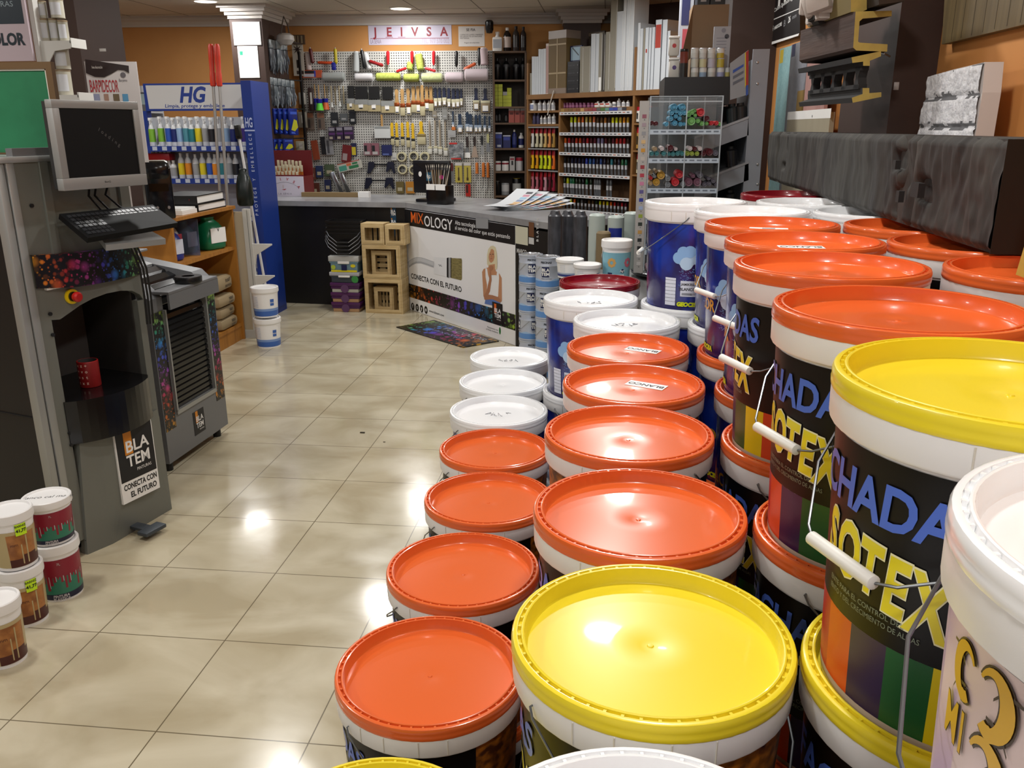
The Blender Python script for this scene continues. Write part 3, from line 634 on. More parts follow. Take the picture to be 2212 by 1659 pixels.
mb=MB().bx(-.02,w2+.01,.33,.63,H2,H2+.012,0,bev=.004); put('top_cover',mb.mesh('top_cover',[M('8c8e92',.35,.3)]),sh)
mb=MB().bx(.02,.42,.36,.6,H2+.0125,H2+.014,0,Matrix.Identity(4)).bx(.14,.46,.35,.56,H2+.0142,H2+.016,1)
solo('leaflet',mb.mesh('leaflet',[PAPER,M('d8dadf',.3)]),F2.M(0,0),'white printed leaflet in a clear sleeve on top of the paint shaker','leaflet')
p=F2.P(.26,.83,.0)
mb=MB().lathe([(0,0),(.04,0),(.062,.01),(.062,.022),(.045,.038),(0,.042)],20,0)
tsup=MB().bx(-.02,.0,0,0,0,0,0)
put('front_shelf',MB().bx(.06,w2-.06,-.06,.03,.815,.828,0,bev=.003).bx(.06,w2-.06,-.06,-.05,.75,.815,0).mesh('front_shelf',[SG]),sh)
solo('tape_roll',MB().lathe([(.028,0),(.058,0),(.06,.004),(.06,.026),(.058,.03),(.028,.03),(.028,0)],24,0).mesh('tape_roll',[M('141414',.3)]),F2.M(.3,.8285,.02),'roll of black tape lying on the shaker ledge above the roller door','tape roll')
# ---------------------------------------------------------------- pine shelf with binders, bags and plaster sacks
WX=-2.68; YA,YB=4.98,5.87; PINE=M('b0762c',.5,noise=('96601f',5,(6,1,.6),.35,.7,0)); ZT=.975
ws=root('pine_shelf',Tr(WX,YA,0)@Rz(PI/2),'low pine shelf unit behind the paint shaker, holding bags and sacks','shelf unit')
Lw=YB-YA
put('side_panel',MB().bx(0,.022,0,.36,0,ZT-.022,0).mesh('side_panel',[PINE]),ws); put('side_panel',MB().bx(Lw-.022,Lw,0,.36,0,ZT-.022,0).mesh('side_panel',[PINE]),ws)
put('top_board',MB().bx(-.2,Lw+.02,-.01,.36,ZT-.022,ZT,0).mesh('top_board',[PINE]),ws); put('shelf_board',MB().bx(.022,Lw-.022,.01,.35,.665,.69,0).mesh('shelf_board',[PINE]),ws)
put('shelf_board',MB().bx(.022,Lw-.022,.01,.35,.1,.125,0).bx(.022,Lw-.022,.015,.03,0,.1,0).mesh('shelf_board',[PINE]),ws); put('back_board',MB().bx(.022,Lw-.022,.345,.36,0,ZT-.022,0).mesh('back_board',[M('9a6826',.6)]),ws)
def PS(y,d,z,rot=0): return Tr(WX-d,YA+y,z)@Rz(PI/2+rot)
def binder(y,z,w,d,h,label,rot=0):
    t=root('binder',PS(y,.17,z,rot),label,'binder','black binders on the pine shelf')
    put('cover',MB().bx(-w/2,w/2,-d/2,d/2,0,.006,0).bx(-w/2,w/2,-d/2,d/2,h-.006,h,0).bx(-w/2,-w/2+.006,-d/2,d/2,.006,h-.006,0).text('N',-.0,0,.02,1,0,0,T=Tr(-w/2,-.1,h/2)).mesh('cover',[BLACK,RED]),t)
    put('pages',MB().bx(-w/2+.006,w/2-.006,-d/2+.004,d/2-.004,.0065,h-.0065,0).mesh('pages',[PAPER]),t)
binder(.62,ZT+.001,.42,.30,.05,'lower black binder with white pages lying on the pine shelf'); binder(.60,ZT+.052,.44,.30,.055,'upper black binder with white pages stacked on the pine shelf',.04)
solo('paper_stack',MB().bx(-.11,.09,-.15,.15,0,.012,0).bx(-.11,.09,-.15,.14,.0125,.028,0).bx(-.10,.09,-.14,.15,.0285,.04,0).mesh('paper_stack',[PAPER]),PS(.30,.17,ZT+.001),'stack of white paper beside the black printer on the pine shelf','paper')
lpx=AtY(348,446,5.03); LH=AtY(350,347,5.03).z-ZT
pr=root('label_printer',Tr(lpx.x,5.03,ZT+.001)@Rz(.5)@Sc(1,1,LH/.3),'black and cream upright label printer at the near end of the pine shelf','printer')
mb=MB().bx(-.07,.07,-.09,.11,0,.3,0,bev=.02); put('shell',mb.mesh('shell',[M('c9c6ba',.35)]),pr)
mb=MB().bx(-.078,.078,-.10,-.05,.0,.27,0,bev=.01).bx(-.076,.076,-.11,-.03,.2,.3,0,bev=.03).bx(-.055,.055,-.103,-.09,.145,.185,1)
put('front_cover',mb.mesh('front_cover',[M('0c0c0e',.15),M('020202',.1)]),pr)
for x in (-.02,.045): put('knob',MB().cyl(.008,0,.012,0,12,Tr(x,-.098,.06)@Rx(PI/2)).mesh('knob',[STEEL]),pr)
# bags on the shelf
def bag(mat,w,d,h,m0,m1,label,group,seed,text=None,name='bag',cat='bag',flop=.0):
    r=random.Random(seed); t=root(name,mat,label,cat,group); mb=MB(); rings=[]; n=20
    vs=[];fs=[]
    prof=[(.86,0),(1,.06),(1.03,.3),(.98,.6),(.8,.8),(.45,.92),(.5,1.0),(.3,1.02)]
    for j,(s,z) in enumerate(prof):
        for i in range(n):
            a=2*PI*i/n; c,q=math.cos(a),math.sin(a); e=1/ (abs(c)**4+abs(q)**4)**.25
            k=s*e*(1+r.uniform(-.035,.035)); vs.append((w/2*k*c+flop*z*z,d/2*k*q*(1-.3*(z>.75)),z*h))
    for j in range(len(prof)-1):
        for i in range(n): fs.append((j*n+i,j*n+(i+1)%n,(j+1)*n+(i+1)%n,(j+1)*n+i))
    fs+=[tuple(range(n-1,-1,-1)),tuple(range((len(prof)-1)*n,len(prof)*n))]
    mb.add(vs,fs,0,True); put('sack',mb.mesh('sack',[m0],60),t)
    mb=MB()
    if m1:
        for s,z0,z1 in ((.46,.2,.62),): mb.bx(-w*.36,w*.36,-d*.53,-d*.5,h*.22,h*.68,0)
    if text:
        for k,s in enumerate(text): mb.text(s,0,h*(.62-.2*k),h*.16,1,d*.535,.001)
    if mb.v: put('printed_label',mb.mesh('printed_label',[m1 or INKB,INKB]),t)
    return t
bag(PS(.72,.12,.691,-.3),.2,.17,.22,M('0c7a52',.25),PAPER,'bright green plastic bag with white label, nearest the end of the pine shelf','bags on the pine shelf',1,['V'])
bag(PS(.51,.2,.691,-.2),.14,.14,.21,M('1c5a44',.3),M('b8b8b0',.5),'dull green bag behind the bright green one on the pine shelf','bags on the pine shelf',2)
bag(PS(.325,.2,.691,-.2),.11,.13,.22,M('b8b4b4',.4),M('a83848',.5),'grey and red plastic bag between the blue bag and the green bags','bags on the pine shelf',3)
bag(PS(.16,.12,.691,-.3),.15,.13,.20,M('2038a0',.3),M('d0d4e4',.5),'deep blue bag with white print at the near end of the pine shelf','bags on the pine shelf',4)
solo('divider_panel',MB().bx(0,.004,-.13,.13,0,.24,0).mesh('divider_panel',[M('a8b4d8',.08,trans=.8)]),PS(.405,.17,.691)@Ry(.05),'clear plastic divider leaning between bags on the pine shelf','divider')
SK=M('9c8a6a',.7)
for k,(y,z,d) in enumerate(((.70,.126,.12),(.70,.205,.13),(.695,.29,.12),(.70,.40,.13))):
    t=root('plaster_sack',PS(y,d,z,.06*(k%2)),['bottom','second from bottom','third from bottom','topmost'][k]+' beige plaster sack piled in the pine shelf','sack','plaster sacks in the pine shelf')
    mb=MB().bx(-.14,.13,-.11,.11,0,.078 if k<3 else .10,0,bev=.03); put('sack',mb.mesh('sack',[SK]),t)
    mb=MB().text('YESO',.04,.05,.028,0,.1115,.001).text('CLASE A',.04,.024,.02,0,.1115,.0006) if k<3 else MB().text('PLAST',.03,.068,.032,0,.1115,.001).text('ESCAYOLA',.03,.03,.022,0,.1115,.0008)
    put('print',mb.mesh('print',[M('4a4238',.6)]),t)
# white gondola upright at the end of the pine shelf, with two empty bracket arms
gd=root('gondola_upright',Tr(-2.70,5.9,0),'white shop shelving end with beige panel and bare brackets beside the pine shelf','shop shelving')
gx=AtY(514,600,5.9).x+2.7; gx2=AtY(537,600,5.9).x+2.7
put('end_panel',MB().bx(gx-.02,gx2,0,.02,.02,.93,0).mesh('end_panel',[M('b4a68c',.6)]),gd)
put('post',MB().bx(gx2,gx2+.03,-.005,.035,0,.95,0).bx(gx2+.034,gx2+.05,.0,.03,0,.95,0).mesh('post',[M('c4c2bc',.45)]),gd)
put('foot_rail',MB().bx(gx-.02,gx2+.05,-.015,.3,0,.06,0).mesh('foot_rail',[M('b8b6b0',.5)]),gd)
for z in (.70,.47):
    put('bracket',MB().prism([(gx2+.05,z),(gx2+.05,z-.16),(gx2+.07,z-.08),(gx2+.19,z-.01),(gx2+.19,z)],.005,.03,0).mesh('bracket',[M('d4d2cc',.45)]),gd)
# ---------------------------------------------------------------- blue and white cleaning product stand
YH=6.9; FH=Fr((AtY(315,182,YH).x,YH),(AtY(541,182,YH).x,YH)); wh=FH.w
BLU=M('1a3788',.4); BLU2=M('16307e',.4)
hs=root('cleaning_product_stand',FH.M(0,0),'blue and white display stand headed HG with two shelves of cleaners','display stand')
z0,z1=FH.uz(320,240)[1],FH.uz(320,181)[1]
mb=MB().bx(-.01,wh+.06,-.03,.03,z0,z1,1); mb.flat([(.02,z0+.016),(wh-.015,z0+.016),(wh+.0,z1-.014),(.012,z1-.014)],0,.0305)
u0,zz=FH.uz(388,207); u1=FH.uz(447,207)[0]; fit_text(mb,'HG',u0,u1,zz,.115,1,.031,.006,.25)
a=FH.uz(360,230); b=FH.uz(489,233); fit_text(mb,'Limpia, protege y embellece',a[0],b[0],a[1]+.002,.026,1,.031,.0006,.15)
put('header_sign',mb.mesh('header_sign',[M('c8c8c8',.35),BLU]),hs)
xs=wh+.06
mb=MB().bx(xs-.005,xs+.075,-.32,.03,.05,z1-.0,0)
mb.bx(wh-.02,xs,-.0,.03,.05,z1,1); mb.bx(xs-.006,xs+.076,-.3205,-.318,z0-.16,z0-.15,2)
fit_text(mb,'HG',xs+.005,xs+.062,z0-.10,.07,2,.321,.002)
for i,ch in enumerate('PROTEGE Y EMBELLECE'): mb.text(ch,xs+.035,z0-.80+.034*i,.034,2,.321,.0004,rot=PI/2)
put('side_post',mb.mesh('side_post',[BLU,BLU2,M('b8c4e8',.4)]),hs)
put('side_post',MB().bx(-.03,0,-.05,.03,.05,z0,0).mesh('side_post',[BLU]),hs)
put('base',MB().bx(-.03,xs+.07,-.3,.05,0,.06,0).mesh('base',[BLU2]),hs)
zr=[FH.uz(400,321,.2)[1],FH.uz(400,391,.2)[1]]
put('back_panel',MB().bx(0,wh+.05,.0,.03,.06,z0-.05,0).mesh('back_panel',[M('b9bcc2',.6)]),hs)
for z in zr+[zr[1]-.3,.35]:
    s=put('shelf',MB().bx(0,xs-.005,-.2,0,z-.006,z+.008,0).mesh('shelf',[BLU]),hs)
    mb=MB().bx(-.01,xs-.006,-.207,-.2,z-.022,z+.02,0)
    for k in range(11): mb.bx(.02+k*.083,.06+k*.083,-.209,-.206,z-.014,z+.016,1)
    put('price_rail',mb.mesh('price_rail',[BLU,M('b8c0d0',.5)]),s)
WB=M('d9dcdf',.3); CAPW=M('eceeef',.3)
cl={'lime green':'7cb23a','blue':'2c56b4','navy':'1c2c6c','pale blue':'8fb0d4','blue green':'4c8c9c','yellow':'e0cc28','grey':'9c9ea0','black':'22242a','orange':'e08a28','purple':'3c2c84','teal':'2a7c86'}
row1=[(331,'lime green'),(351,'lime green'),(367,'blue'),(379,'navy'),(391,'pale blue'),(405,'blue green'),(417,'teal'),(431,'yellow'),(446,'grey'),(460,'black'),(476,'grey'),(491,'pale blue'),(506,'navy'),(530,'purple')]
row2=[(378,'grey'),(395,'yellow'),(410,'orange'),(426,'grey'),(441,'yellow'),(456,'blue'),(468,'orange'),(483,'teal'),(498,'grey'),(512,'black'),(534,'grey')]
for ri,(row,ytop,yb) in enumerate(((row1,251,309),(row2,330,382))):
    for k,(x,c) in enumerate(row):
        z=zr[ri]+.0085; u=FH.uz(x,yb,.1)[0]; h=(FH.uz(x,ytop,.1)[1]-z)*(.99 if k%3 else .95)
        if ri==1 and k==0: h*=.75
        bottle(FH.M(u,z,.1),.026,h,WB,M(cl[c],.35),CAPW,'spray' if ri==0 else 'round',f'white cleaner bottle with {c} label, {ORD[k]} along the {"upper" if ri==0 else "lower"} shelf of the HG stand','bottle','cleaner bottles on the HG stand')
u0=FH.uz(326,346,.1)[0];u1=FH.uz(372,346,.1)[0]; za=FH.uz(340,346,.1)[1]
solo('red_tray',MB().bx(u0,u1,-.14,-.04,za,za+.055,0,bev=.004).mesh('red_tray',[M('a81828',.35)]),FH.M(0,0),'small red tray stacked on bottles beside the printer','tray')
# supports for the tray: bottles standing on the lower shelf
for k,u in enumerate((u0+.03,u0+.09,u0+.15)):
    bottle(FH.M(u,zr[1]+.0085,.09),.026,za-zr[1]-.0095,WB,M('c8c8cc',.4),CAPW,'round',f'white bottle under the red tray, {ORD[k]} from the printer','bottle','bottles under the red tray')
for k in range(5):
    u=FH.uz(326+k*10,330,.1)[0]
    bottle(FH.M(u0+.02+k*.034,za+.056,.09),.015,.085,WB,None,CAPW,'round',f'tiny white bottle in the red tray, {ORD[k]} along','bottle','tiny bottles in the red tray')
# telescopic poles and a squeegee pole standing behind the binders
for k,(xt,xb) in enumerate(((455,474),(468,489))):
    a=AtY(xt,95,6.25); b=AtY(xb,400,6.25); d=(b-a); f=a+d*((a.z-.0)/(a.z-b.z)); L_=(a-f).length
    Mt=Tr(*f)@((a-f).to_track_quat('Z','Y').to_matrix().to_4x4())
    t=root('extension_pole',Mt,['aluminium extension pole with red grip, nearer the HG letters','aluminium extension pole with red grip, farther from the HG letters'][k],'pole','extension poles')
    put('shaft',MB().cyl(.011,.002,L_-.06,0,14).mesh('shaft',[ALU]),t)
    put('grip',MB().lathe([(.0115,L_-.29),(.021,L_-.285),(.021,L_-.2),(.018,L_-.19),(.021,L_-.1),(.021,L_-.02),(.015,L_),(0,L_)],14,0).mesh('grip',[M('c8341c',.4)]),t)
a=AtY(512,270,6.3); b=AtY(535,400,6.3); f=a+(b-a)*(a.z/(a.z-b.z)); L_=(a-f).length
t=root('squeegee_pole',Tr(*f)@((a-f).to_track_quat('Z','Y').to_matrix().to_4x4()),'white pole with black hooked head leaning by the blue stand post','pole')
put('shaft',MB().cyl(.010,.002,L_-.09,0,12).mesh('shaft',[M('d8d8da',.35)]),t); put('head',MB().bx(-.02,.02,-.02,.02,L_-.10,L_,0,bev=.005).bx(.01,.03,-.012,.012,L_-.08,L_-.02,0).mesh('head',[BLACK]),t)
# dark bundle of brushes beyond the binders
p=AtY(534,470,6.05)
bag(Tr(p.x,p.y,.96)@Rz(.2),.11,.1,.26,M('0e1a18',.3),None,'dark green plastic bundle hanging at the end of the binders','bundles',8)
# ---------------------------------------------------------------- service counter
A=G(886,667);B=G(1113,745); FB=Fr(A,B); wb=FB.w
FC=Fr((-3.06,7.19),(-1.98,7.10))
TOPM=M('8e8f92',.28,.15,noise=('a0a1a4',6,(1,1,1),.4,.6,0)); CBLK=M('0c0a0a',.45)
E0=Vector((-3.06,7.19,0)); E1=Vector((-1.99,7.085,0)); E2=FB.P(0,0,-.0)+Vector((0,0,0)); E3=FB.P(wb+.42,0)
nC=FC.n; nB=FB.n
def off(p,n,d): return p-n*d
def counter_slab(mb,z0,z1,ins,depth,m):
    f=[off(E0,nC,ins),off(E1,nC,ins),off(E2,nB,ins*.6)+Vector((0,0,0)),off(E3,nB,ins)]
    b=[E0+Vector((-.02,.80,0)),Vector((-1.75,7.86,0)),off(E2,nB,depth)+Vector((.22,-.02,0)),off(E3,nB,depth)]
    for i in range(3):
        q=[f[i],f[i+1],b[i+1],b[i]]
        vs=[(p.x,p.y,z0) for p in q]+[(p.x,p.y,z1) for p in q]
        mb.add(vs,[(3,2,1,0),(4,5,6,7),(0,1,5,4),(2,3,7,6)]+([(3,0,4,7)] if i==0 else [])+([(1,2,6,5)] if i==2 else []),m)
ct=root('service_counter',Tr(0,0,0),'long angled service counter with black front and grey worktop','counter')
mb=MB(); counter_slab(mb,0,.862,.03,.6,0); put('front',mb.mesh('front',[CBLK]),ct)
mb=MB(); counter_slab(mb,.862,.905,-.012,.66,0); put('worktop',mb.mesh('worktop',[TOPM]),ct)
CTZ=.9055
# printed board on the counter front
def qb(x,y): return FB.uz(x,y)
zt=qb(884,452)[1]; zh=(qb(886,490)[1]+qb(1117,525)[1])/2; zb1=(qb(886,617)[1]+qb(1115,672)[1])/2; zb0=(qb(886,647)[1]+qb(1114,704)[1])/2
wt=qb(1117,600)[0]
bd=root('advertising_board',FB.M(0,0,.016),'white MIXOLOGY advertising board with a woman in a white top on the counter front','advertising board')
mb=MB().bx(0,wt,-.0,.014,0.002,zt,0)
mb.flat([(0,zh),(wt,zh),(wt,zt),(0,zt)],1,.0006)
mb.flat([(.004,.004),(wt-.004,.004),(wt-.004,zb0),(.004,zb0)],7,.0006)
pt=lambda t,xl,yl,xr,yr,h,m,b=.0,sh=0: ptxt(mb,FB,t,xl,yl,xr,yr,h,m,.0012,b,sh)
pt('MIX',891,468,918,476,23,2,.0008); pt('OLOGY',920,477,981,489,23,0,.0008)
pt('Alta tecnología',987,481,1031,487,9,0,.0); pt('al servicio del color que estás pensando',987,494,1106,509,9,0,.0)
a=qb(1032,471);b=qb(1059,494); mb.flat([(a[0],a[1]),(b[0],a[1]+.01),(b[0],b[1]),(a[0],b[1]-.01)],3,.0014)
def strip(pts,w,m,d):
    p=[qb(*q) for q in pts]
    for (x0,z0),(x1,z1) in zip(p,p[1:]):
        dx,dz=x1-x0,z1-z0; l=math.hypot(dx,dz); nx,nz=-dz/l*w/2,dx/l*w/2
        mb.flat([(x0-nx,z0-nz),(x1-nx,z1-nz),(x1+nx,z1+nz),(x0+nx,z0+nz)],m,d)
cab=[(886,572),(893,566),(902,562),(913,562),(926,566),(942,572)]
strip(cab,.05,4,.0009); strip([(x,y-1.5) for x,y in cab],.03,5,.0012)
def pp(pts,m,d): mb.flat([qb(*q) for q in pts],m,d)
pp([(941,555),(969,557),(969,598),(941,591)],6,.0012); pp([(969,557),(973,556),(973,599),(969,598)],11,.0012)
for k in range(3): pp([(971+k*3,556),(973+k*3,556),(973+k*3,600),(971+k*3,599)],[1,3,1][k],.0014)
pp([(979,557),(1001,558),(1002,562),(1002,602),(1000,605),(979,600)],8,.0012)
strip([(951,571),(959,575)],.006,3,.0016); strip([(953,575),(957,571)],.005,3,.0016)
pt('CONECTA CON EL FUTURO',892,598,1001,623,11,1,.0013)
# woman with a bob, white top and blue skirt, hand at her chin, printed on the board
def wp(pts,m,d): mb.flat([qb(860+x/4.608,420+y/4.608) for x,y in pts],m,d)
wp([(905,690),(905,600),(915,545),(940,512),(965,508),(990,525),(1002,580),(1006,660),(1004,720),(985,745),(940,735),(912,705)],9,.0010)
wp([(925,700),(985,690),(990,760),(1030,790),(1050,830),(1052,1060),(1030,1075),(985,1020),(1000,900),(995,800),(930,800),(905,1000),(885,1040),(868,1010),(862,900),(855,770),(870,740),(915,725)],10,.0012)
wp([(888,735),(905,735),(915,800),(940,870),(975,860),(1000,800),(1005,765),(1022,770),(1025,830),(1015,1010),(1000,1040),(930,1030),(900,1000),(905,900),(890,820)],0,.0015)
wp([(922,580),(932,548),(958,540),(978,560),(980,620),(968,660),(945,680),(926,660),(920,620)],10,.0016)
wp([(905,690),(905,600),(918,545),(945,515),(940,560),(925,590),(918,640),(922,700)],9,.0019); wp([(975,545),(1002,580),(1008,680),(1004,740),(985,745),(982,650)],9,.0019)
wp([(934,592),(946,590),(946,597),(934,598)],12,.0020); wp([(958,588),(970,590),(970,597),(958,596)],12,.0020); wp([(936,636),(956,630),(958,638),(940,644)],13,.0020); wp([(946,600),(952,600),(954,620),(945,622)],14,.0019)
wp([(925,720),(945,705),(968,715),(965,740),(945,760),(950,850),(935,960),(905,1025),(880,1045),(872,1010),(900,960),(925,850),(930,760)],14,.0021)
wp([(880,1045),(872,1005),(895,990),(960,1000),(1020,1020),(1050,1060),(1035,1075),(960,1040),(905,1045)],14,.0023)
wp([(890,1040),(1030,1045),(1042,1120),(880,1085)],15,.0020)
# icons, address, logo
for k,(x,y) in enumerate(((895.5,661.5),(905,664),(914.5,666.5),(924,669))):
    u,z=qb(x,y); mb.disc(u,z,.028,1,.0012,18,None,.033); mb.text('ftyo'[k],u,z+.003,.045,0,.0018,.002)
pt('www.blatem.com',931,672,963,680,5,1,.0005); 
u0=qb(1068,680)[0];u1=qb(1088,680)[0]; mb.flat([(u0,zb0+.01),(u1+.012,zb0+.01),(u1+.012,zb1+.05),(u0,zb1+.05)],1,.0030); logo(mb,u0,u1+.01,zb0+.02,zb1+.04,1,2,0,.0032)
pt('Evolución',1049,681,1064,685,4.5,0,.0005); pt('Constante',1048,686.5,1064,691,4.5,0,.0005); pt('Respetuosos con',1057,706,1080,712,3.5,1,0); pt('el Medio Ambiente',1054,711,1080,717,3.5,1,0)
u,z=qb(1084,714); mb.disc(u,z,.012,16,.0012,12,None,.028)
put('printed_panel',mb.mesh('printed_panel',[M('ececee',.45),M('0d0c0d',.45),M('e0641c',.5),M('8c8e92',.5),M('a8aab0',.5),M('c6c8cc',.5),M('e2e3e6',.5),M('f0f0f1',.45),M('8f8453',.6,noise=('6c6238',20,(1,1,8),.4,.6,0)),M('d9cfae',.5),M('c08a66',.5),M('26282c',.4),M('4a3a34',.5),M('a8625a',.5),M('ad7758',.5),M('5a78b8',.5),M('2c7a3c',.5)]),bd)
put('rainbow_band',MB().bx(0,wt,-.0012,0,zb0,zb1,0).mesh('rainbow_band',[bokeh(0,wt,'mat_board',19.)]),bd,Tr(0,-.0004,0))
# blue leaflet, BLA TEM strip stuck on the dark front
a=FC.uz(676,447); b=FC.uz(745,496)
mb=MB().bx(a[0],b[0],-.003,0,b[1],a[1],0).bx(a[0]+.005,b[0]-.005,-.0036,0,b[1]+.005,a[1]-.12,1)
zc=a[1]; wd=b[0]-a[0]
fit_text(mb,'SOLUCIONES',a[0]+.01,a[0]+.09,zc-.025,.015,2,.0042,.0005); fit_text(mb,'Aquí encontrará la solución a sus',a[0]+.03,b[0]-.02,zc-.062,.014,3,.0042); fit_text(mb,'problemas de humedad',a[0]+.05,b[0]-.04,zc-.09,.016,3,.0042,.0004)
mb.disc(b[0]-.03,zc-.025,.018,2,.004,14); mb.flat([(a[0]+.05,b[1]+.02),(a[0]+.08,b[1]+.02),(a[0]+.065,zc-.16)],4,.0042)
solo('leaflet',mb.mesh('leaflet',[M('1c3ca0',.4),M('b4c4d8',.5),M('dce4f4',.5),M('d8d460',.5),M('4a5a70',.5)]),FC.M(0,0,-.028),'blue and white leaflet on damp stuck to the black counter front','leaflet')
a=E1-nC*.03; F4=Fr(E1-nC*.03,E2-nB*.018)
u0,zz=F4.uz(843,447); u1=F4.uz(855,447)[0]
mb=MB().bx(u0,u1,-.002,0,.62,zz,0)
for k in range(2): z=zz-.02-k*.085; mb.text('BLA',(u0+u1)/2,z-.015,.03,1,.0026,.001,0,1,.8); mb.text('TEM',(u0+u1)/2,z-.04,.03,1,.0026,.001,0,1,.8); mb.flat([(u0+.006,z+.012),(u0+.016,z+.012),(u0+.016,z),(u0+.006,z)],2,.0026)
solo('sticker_strip',mb.mesh('sticker_strip',[M('14405c',.45),PAPER,M('d88820',.5)]),F4.M(0,0,.002),'narrow blue strip of BLA TEM stickers above the wooden crates','sticker')
# second leaflet board past the advertising board
a=qb(1119,475); F5u0=a[0]
mb=MB().bx(wt+.01,wt+.40,-.002,.012,.0,.845,0)
for (x0,y0,x1,y1,m) in ((1118,487,1145,530,1),(1147,479,1158,512,2),(1147,512,1158,528,3)):
    p=qb(x0,y0);q=qb(x1,y1); mb.flat([(p[0],q[1]),(q[0],q[1]),(q[0],p[1]),(p[0],p[1])],m,.0026)
p=qb(1121,541);q=qb(1142,543); fit_text(mb,'MIARCO',p[0],q[0],p[1],.028,3,.0028,.001); 
for i,ch in enumerate('BLATEM'): mb.text(ch,qb(1166,515)[0],qb(1166,519)[1]+i*.027,.03,3,.0028,.001,rot=PI/2)
solo('leaflet_board',mb.mesh('leaflet_board',[CBLK,M('c9c8b4',.5),M('6a4428',.5),M('c8c8c8',.5)]),FB.M(0,0,.016),'black board with cream, brown and white leaflets beside the pool paint cans','leaflet board')
# door mat
mp=[G(856,708),G(938,693),G(1078,738),G(1000,752)]
FM=Fr(mp[0],mp[3]); 
loc=[((p-mp[0]).dot(FM.u),-(p-mp[0]).dot(FM.n)) for p in mp]
mb=MB(); vs=[(x,y,.001) for x,y in loc]+[(x,y,.008) for x,y in loc]
mb.add(vs,[(4,7,6,5),(0,1,5,4),(1,2,6,5),(2,3,7,6),(3,0,4,7)],[0]*5)
mb.f[0]=(4,5,6,7) if (vs[5][0]-vs[4][0])*(vs[6][1]-vs[5][1])-(vs[5][1]-vs[4][1])*(vs[6][0]-vs[5][0])>0 else (4,7,6,5)
wm=loc[3][0]; hm=loc[1][1]
mb.text('TU COLOR',wm*.5+.12,hm*.66,.075,1,0,.0005,.1,1,1.4,f=lambda x,y,z:(x,z,.0092)); mb.text('mixology',wm*.5+.04,hm*.42,.06,2,0,0,.1,1,1.8,f=lambda x,y,z:(x,z,.0092))
solo('door_mat',mb.mesh('door_mat',[bokeh(0,wm,'mat_mat',18.,0,True),M('9a9aa0',.8),M('7c7ca8',.8)]),FM.M(0,0),'black mat with rainbow bubble print lying before the advertising board','mat')
# ---------------------------------------------------------------- wooden crates
WD=M('cdb586',.6,noise=('b89c6a',8,(1,1,6),.35,.7,0))
def crate(mat,w,h,d,label,vert=False,slats=4):
    """crate lying on its side, opening to the front; w wide, h high"""
    t=root('wooden_crate',mat,label,'crate','wooden crates by the counter'); s=.012; c=.03
    mb=MB()
    for k in range(3):
        y0=.0+k*d/3+.004; y1=(k+1)*d/3-.004
        mb.bx(0,s,y0,y1,0,h,0).bx(w-s,w,y0,y1,0,h,0).bx(s,w-s,y0,y1,0,s,0).bx(s,w-s,y0,y1,h-s,h,0)
    put('sides',mb.mesh('sides',[WD]),t)
    mb=MB()
    for k in range(slats):
        a=k/slats; b=(k+1)/slats-.09
        if vert: mb.bx(s+(w-2*s)*a,s+(w-2*s)*b,d-s,d,s,h-s,0)
        else: mb.bx(s,w-s,d-s,d,s+(h-2*s)*a,s+(h-2*s)*b,0)
    put('bottom_slats',mb.mesh('bottom_slats',[WD]),t)
    mb=MB()
    for x,z,sx,sz in ((s,s,1,1),(w-s,s,-1,1),(s,h-s,1,-1),(w-s,h-s,-1,-1)): mb.prism([(x,z),(x+sx*c,z),(x,z+sz*c)],.01,d-.02,0)
    put('corner_post',mb.mesh('corner_post',[WD]),t)
    mb=MB().bx(s,w-s,0,.008,s,s+.022,0).bx(s,w-s,0,.008,h-s-.022,h-s,0).bx(s,s+.022,0,.008,s+.022,h-s-.022,0).bx(w-s-.022,w-s,0,.008,s+.022,h-s-.022,0)
    put('front_frame',mb.mesh('front_frame',[WD]),t); return t
a=G(790,676); FK=Fr((a.x,a.y),(a.x+1,a.y-.08))
def kz(x,y,d=0): return FK.uz(x,y,d)
w=kz(869,640)[0]; h1=kz(830,602)[1]; h2=kz(830,529)[1]-h1
crate(FK.M(0,0),w,h1-.002,.19,'large wooden crate standing on the floor, bottom of the crate stack',False,4)
crate(FK.M(-.005,h1),w,h2-.002,.19,'large wooden crate stacked on the bottom crate',True,4)
h3=kz(805,483)[1]-h1-h2; um=kz(831,500)[0]
crate(FK.M(-.005,h1+h2),um-.0-.004,h3,.16,'small wooden crate atop the stack, nearer the black buckets',True,4)
crate(FK.M(um,h1+h2),kz(873,500)[0]-um,h3*.95,.16,'small wooden crate atop the stack, nearer the advertising board',True,5)
sm=kz(850,620,-.06)[0]-kz(808,620,-.06)[0]
crate(FK.M(kz(808,640,-.06)[0],.0125,-.06),sm,.2,.11,'small wooden crate sitting inside the bottom crate',True,5)
crate(FK.M(kz(803,575,-.06)[0],h1+.0125,-.06),sm,.21,.11,'small wooden crate sitting inside the upper large crate',False,4)
